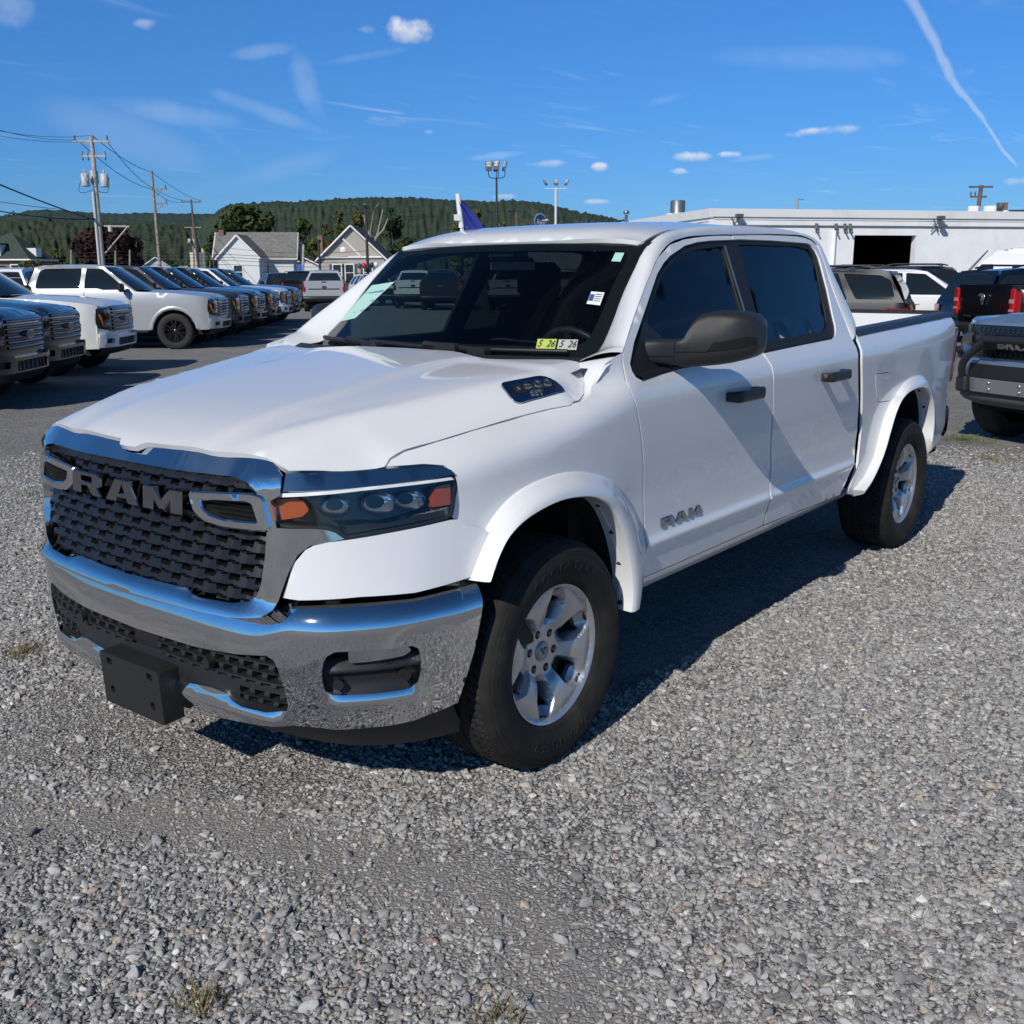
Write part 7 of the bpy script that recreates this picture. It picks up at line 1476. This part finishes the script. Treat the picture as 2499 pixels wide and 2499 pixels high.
# ------------------------------------------------------------------ trees
def leafmat(name,a,b):
    if name in MATS: return MATS[name]
    m=bpy.data.materials.new(name); m.use_nodes=True; T=NT(m.node_tree); p=T.n['Principled BSDF']; tc=T.new('ShaderNodeTexCoord'); n=T.noise(tc.outputs['Object'],.9,4,.7); n2=T.noise(tc.outputs['Object'],6.0,2,.5); f=T.math('ADD',T.math('MULTIPLY',n,.6),T.math('MULTIPLY',n2,.4)); T.put(p,Base_Color=T.mix(T.smooth(f,.32,.68),(*a,1),(*b,1)),Roughness=.75); p.inputs['Specular IOR Level'].default_value=.2; MATS[name]=m; return m
L_MAPLE=leafmat('maple_leaf',(.030,.052,.014),(.070,.098,.026)); L_BEECH=leafmat('copper_leaf',(.020,.010,.010),(.048,.022,.020)); L_GREEN=leafmat('green_leaf',(.050,.080,.018),(.105,.135,.035)); L_OLIVE=leafmat('olive_leaf',(.060,.065,.020),(.115,.105,.035)); L_YEL=leafmat('yellow_leaf',(.075,.085,.018),(.155,.145,.035)); L_DARK=leafmat('dark_leaf',(.022,.038,.015),(.050,.070,.026)); BARK=mat('tree_bark',(.10,.085,.07),.9,vary=.3,vscale=4)
def tree(name,label,base,W,H,lm,seed,z0=1.2,n=2600,leaf=.30,lobes=16,trunk=.22,cone=False,gaps=.0):
    rg=np.random.default_rng(seed); t=thing(name,label,'tree' if name.endswith('tree') or name=='tree' else 'bush',(base[0],base[1],0)); q=MB(); q.tube([(0,0,-.3),(rg.normal(0,.15),rg.normal(0,.15),H*.35),(rg.normal(0,.3),rg.normal(0,.3),H*.72)],[trunk,trunk*.75,trunk*.3],8)
    C0=[];Rr=[]
    for k in range(lobes):
        f=rg.uniform(0,1); z=z0+(H-z0)*(f if cone else f**.85); prof=(1-f)*.95+.06 if cone else math.sin(math.pi*min(.97,(f*.86+.10)))**.75
        a=rg.uniform(0,6.283); rad=W/2*prof*math.sqrt(rg.uniform(.05,1))*.72; C0.append((rad*math.cos(a),rad*math.sin(a),z)); Rr.append(max(.25,W*(.17 if not cone else .10)*rg.uniform(.7,1.25)*(.55+.45*prof)))
    for k in range(min(7,lobes)): q.tube([(0,0,H*.3+.05*k),tuple(np.array(C0[k])*.6+np.array([0,0,H*.12])),C0[k]],[trunk*.4,trunk*.25,.03],5)
    q.build('trunk',BARK,t); V=[];F=[]; C0=np.array(C0); Rr=np.array(Rr); k=rg.choice(lobes,n,p=Rr**2/np.sum(Rr**2)); d=rg.normal(size=(n,3)); d/=np.linalg.norm(d,axis=1)[:,None]; rr=Rr[k]*np.cbrt(rg.uniform(.25,1.25,n)); P=C0[k]+d*rr[:,None]*np.array([1,1,.85]); P[:,2]=np.clip(P[:,2],z0*.5,H)
    u=rg.normal(size=(n,3)); u/=np.linalg.norm(u,axis=1)[:,None]; nn=d+rg.normal(0,.5,(n,3)); v=np.cross(nn,u); v/=np.maximum(np.linalg.norm(v,axis=1),1e-6)[:,None]; u=np.cross(v,nn); u/=np.maximum(np.linalg.norm(u,axis=1),1e-6)[:,None]; s=leaf*rg.uniform(.45,1.2,n)[:,None]
    A=np.stack([P-u*s-v*s*.55,P+u*s*.2-v*s*.8,P+u*s+v*s*.1,P-u*s*.1+v*s*.8],1).reshape(-1,3); m=MB(); m.v=[tuple(x) for x in A]; m.f=[(4*i,4*i+1,4*i+2,4*i+3) for i in range(n)]; m.sm=[False]*n; m.build('crown',lm,t,fix=False); return t
def at_(px,d): return pxl(px,d)
tree('beech_tree','big dark purple copper beech behind the utility pole',at_(272,126),8.4,7.3,L_BEECH,1,z0=.6,n=5200,leaf=.30,lobes=34)
tree('maple_tree','tall dark green maple behind the white house',at_(606,126),8.8,9.6,L_MAPLE,2,z0=.8,n=5600,leaf=.32,lobes=34,trunk=.3)
tree('maple_tree','dark green tree at the left corner of the white house',at_(527,116),2.6,6.4,L_MAPLE,3,z0=.6,n=1800,leaf=.25)
tree('ash_tree','mid green tree standing between the two houses',at_(748,121),3.9,7.9,L_GREEN,4,z0=.8,n=3600,leaf=.24,lobes=22)
for i,(px,w,h,d,lm,lb) in enumerate(((806,2.6,7.6,128,L_OLIVE,'pale olive tree just right of the mid green tree'),(836,3.4,9.3,130,L_OLIVE,'tall olive brown tree behind the tan house roof'),(882,3.2,9.6,132,L_OLIVE,'tallest olive tree behind the dark pole'))): tree('olive_tree',lb,at_(px,d),w,h,lm,10+i,z0=1.0,n=2600,leaf=.22,lobes=20)
tree('oak_tree','dark loose oak right of the tan house gable',at_(966,119),2.9,8.9,L_DARK,14,z0=3.2,n=2100,leaf=.26,lobes=15,trunk=.2); tree('oak_tree','dark green rounded tree right of the loose oak',at_(1003,112),3.3,5.6,L_MAPLE,15,z0=.6,n=2600,leaf=.24)
dt_=thing('dead_tree','bare pale branched tree between the olive trees and the oak','tree',tuple(at_(912,110))+(0,)); q=MB(); 
for P_ in ([(0,0,0),(.1,0,3.5),(-.1,0,6.0),(.35,.2,8.2)],[(.05,0,4.3),(.7,.2,6.0),(1.3,.2,8.3)],[(0,0,5.4),(-.5,.2,6.6),(-.7,.1,7.8)],[(.4,.1,5.4),(1.3,0,6.3),(1.8,.1,7.4)]):
    w=[Vector((AX.x*a,AX.y*a,z)) for a,b,z in P_]; q.tube(w,[.14-.035*k for k in range(len(w))],6)
q.build('trunk',mat('bleached_wood',(.34,.30,.24),.85),dt_)
for i,(px,w,h,d,lb) in enumerate(((1120,2.6,6.1,92,'yellow green tree just behind the flag'),(1168,2.8,7.1,93,'tallest yellow green tree right of the flag'),(1222,2.8,6.2,95,'yellow green tree behind the dark lamp post'),(1262,2.6,5.7,95,'yellow green tree behind the rusty street lamp'))): tree('locust_tree',lb,at_(px,d),w,h,L_YEL if i!=2 else L_OLIVE,20+i,z0=.6,n=2400,leaf=.22,lobes=18)
bt_=thing('bare_tree','nearly leafless tree with fine twigs behind the oval sign','tree',tuple(at_(1345,104))+(0,)); q=MB(); rg=random.Random(5)
def twig(p,d,L,r,n):
    e=p+d*L; q.tube([p,p+d*L*.5+Vector((rg.gauss(0,.04),rg.gauss(0,.04),0))*L,e],[r,r*.8,r*.6],4,cap=False)
    if n>0:
        for k in range(3 if n>1 else 4): twig(p+d*L*rg.uniform(.55,1.0),(d+Vector((rg.gauss(0,.42),rg.gauss(0,.42),rg.uniform(-.02,.38)))).normalized(),L*rg.uniform(.58,.8),r*.58,n-1)
for k in range(5): twig(Vector((0,0,1.2+.3*k)),(AX*rg.uniform(-1.0,1.0)+Vector((rg.gauss(0,.3),rg.gauss(0,.3),1.05))).normalized(),2.5,.085,4)
q.tube([(0,0,-.3),(0,0,3.2)],[.22,.14],8); q.build('trunk',mat('grey_bark',(.17,.15,.13),.9),bt_)
for px,d,w,h,lm,lb in ((30+60,100,1.9,3.4,L_YEL,'small yellow green shrub at the green roofed house'),(62,100,1.6,3.0,L_YEL,'low yellow bush below the green roof eave'),(150,122,3.6,4.6,L_GREEN,'green tree between the green roofed house and the beech'),(180,112,2.4,2.9,L_YEL,'yellow green bush beside the thin wooden post'),(322,104,1.6,2.5,L_YEL,'small yellow bush at the right foot of the beech'),(718,112,1.8,2.7,L_GREEN,'low green bush at the corner of the white house'),(545,190,6,5.5,L_DARK,'dark hedge like tree behind the church'),(420,300,9,6,L_DARK,'dark valley tree far below the hill'),(470,330,9,6,L_GREEN,'green valley tree far below the hill')):
    tree('shrub' if h<4 else 'valley_tree',lb,at_(px,d),w,h,lm,int(px),z0=.2,n=1100,leaf=.20 if h<4 else .32,lobes=12,trunk=.08)
# ------------------------------------------------------------------ wooded hills
def hillmat(name,a,b,c_,sc):
    m=bpy.data.materials.new(name); m.use_nodes=True; T=NT(m.node_tree); p=T.n['Principled BSDF']; tc=T.new('ShaderNodeTexCoord'); V=tc.outputs['Object']; n=T.noise(V,sc,6,.72); n2=T.noise(V,.0035,4,.6); col=T.mix(T.smooth(n,.35,.65),(*a,1),(*b,1)); col=T.mix(T.math('MULTIPLY',T.smooth(n2,.5,.7),.5),col,(*c_,1)); b_=T.new('ShaderNodeBump'); T.put(b_,Strength=1.0,Distance=4.0,Height=n); T.put(p,Base_Color=col,Roughness=.95,Normal=b_.outputs[0]); p.inputs['Specular IOR Level'].default_value=.1; return m
def hill(name,pts,D0,D1,D2,m,bump,seed,nu=420,nv=36):
    """ridge skyline pts [(px,py)] standing D1 metres away, foot at D0, back at D2"""
    xs=np.linspace(pts[0][0],pts[-1][0],nu); yk=np.interp(xs,[q[0] for q in pts],[q[1] for q in pts]); rg=np.random.default_rng(seed); P=[]; q=MB(); hd_=Vector((math.cos(YAW),math.sin(YAW),0))
    for i,(x,y) in enumerate(zip(xs,yk)):
        H=px3(x,y,D1).z; row=[]
        for j in range(nv):
            t=j/(nv-8) if j<nv-8 else 1+(j-(nv-8))/8.0
            d=D0+(D1-D0)*t if t<=1 else D1+(D2-D1)*(t-1); hgt=H*(math.sin(min(t,1)*math.pi/2)**1.25) if t<=1 else H*(1-.8*(t-1)); g_=pxl(x,d); b=(rg.uniform(0,1)**1.5)*bump*(0 if j==0 else 1); row.append((g_[0],g_[1],max(-2.,hgt)-bump*.5+b))
        P.append(row)
    Z=np.array([[c[2] for c in r] for r in P]); base=Z.copy()
    for _k in range(1): Z=(np.roll(Z,1,0)+2*Z+np.roll(Z,-1,0))/4; Z=(np.roll(Z,1,1)+2*Z+np.roll(Z,-1,1))/4
    Z[:,0]=base[:,0]; Z[:,-1]=base[:,-1]; Z[0]=base[0]; Z[-1]=base[-1]; P=[[(c[0],c[1],float(z)) for c,z in zip(r,zr)] for r,zr in zip(P,Z)]
    q.loft(P); o=q.build(name,m,None); struct(o); o.data.set_sharp_from_angle(angle=R(180)); return o
HM=hillmat('wooded_hill',(.036,.058,.040),(.066,.092,.056),(.034,.052,.030),.06); HM2=hillmat('far_wooded_ridge',(.030,.052,.046),(.050,.078,.064),(.040,.064,.055),.03); HM3=hillmat('valley_woods',(.034,.054,.034),(.070,.092,.048),(.10,.095,.05),.09)  # hill and far ridge colours lifted toward blue to stand in for haze
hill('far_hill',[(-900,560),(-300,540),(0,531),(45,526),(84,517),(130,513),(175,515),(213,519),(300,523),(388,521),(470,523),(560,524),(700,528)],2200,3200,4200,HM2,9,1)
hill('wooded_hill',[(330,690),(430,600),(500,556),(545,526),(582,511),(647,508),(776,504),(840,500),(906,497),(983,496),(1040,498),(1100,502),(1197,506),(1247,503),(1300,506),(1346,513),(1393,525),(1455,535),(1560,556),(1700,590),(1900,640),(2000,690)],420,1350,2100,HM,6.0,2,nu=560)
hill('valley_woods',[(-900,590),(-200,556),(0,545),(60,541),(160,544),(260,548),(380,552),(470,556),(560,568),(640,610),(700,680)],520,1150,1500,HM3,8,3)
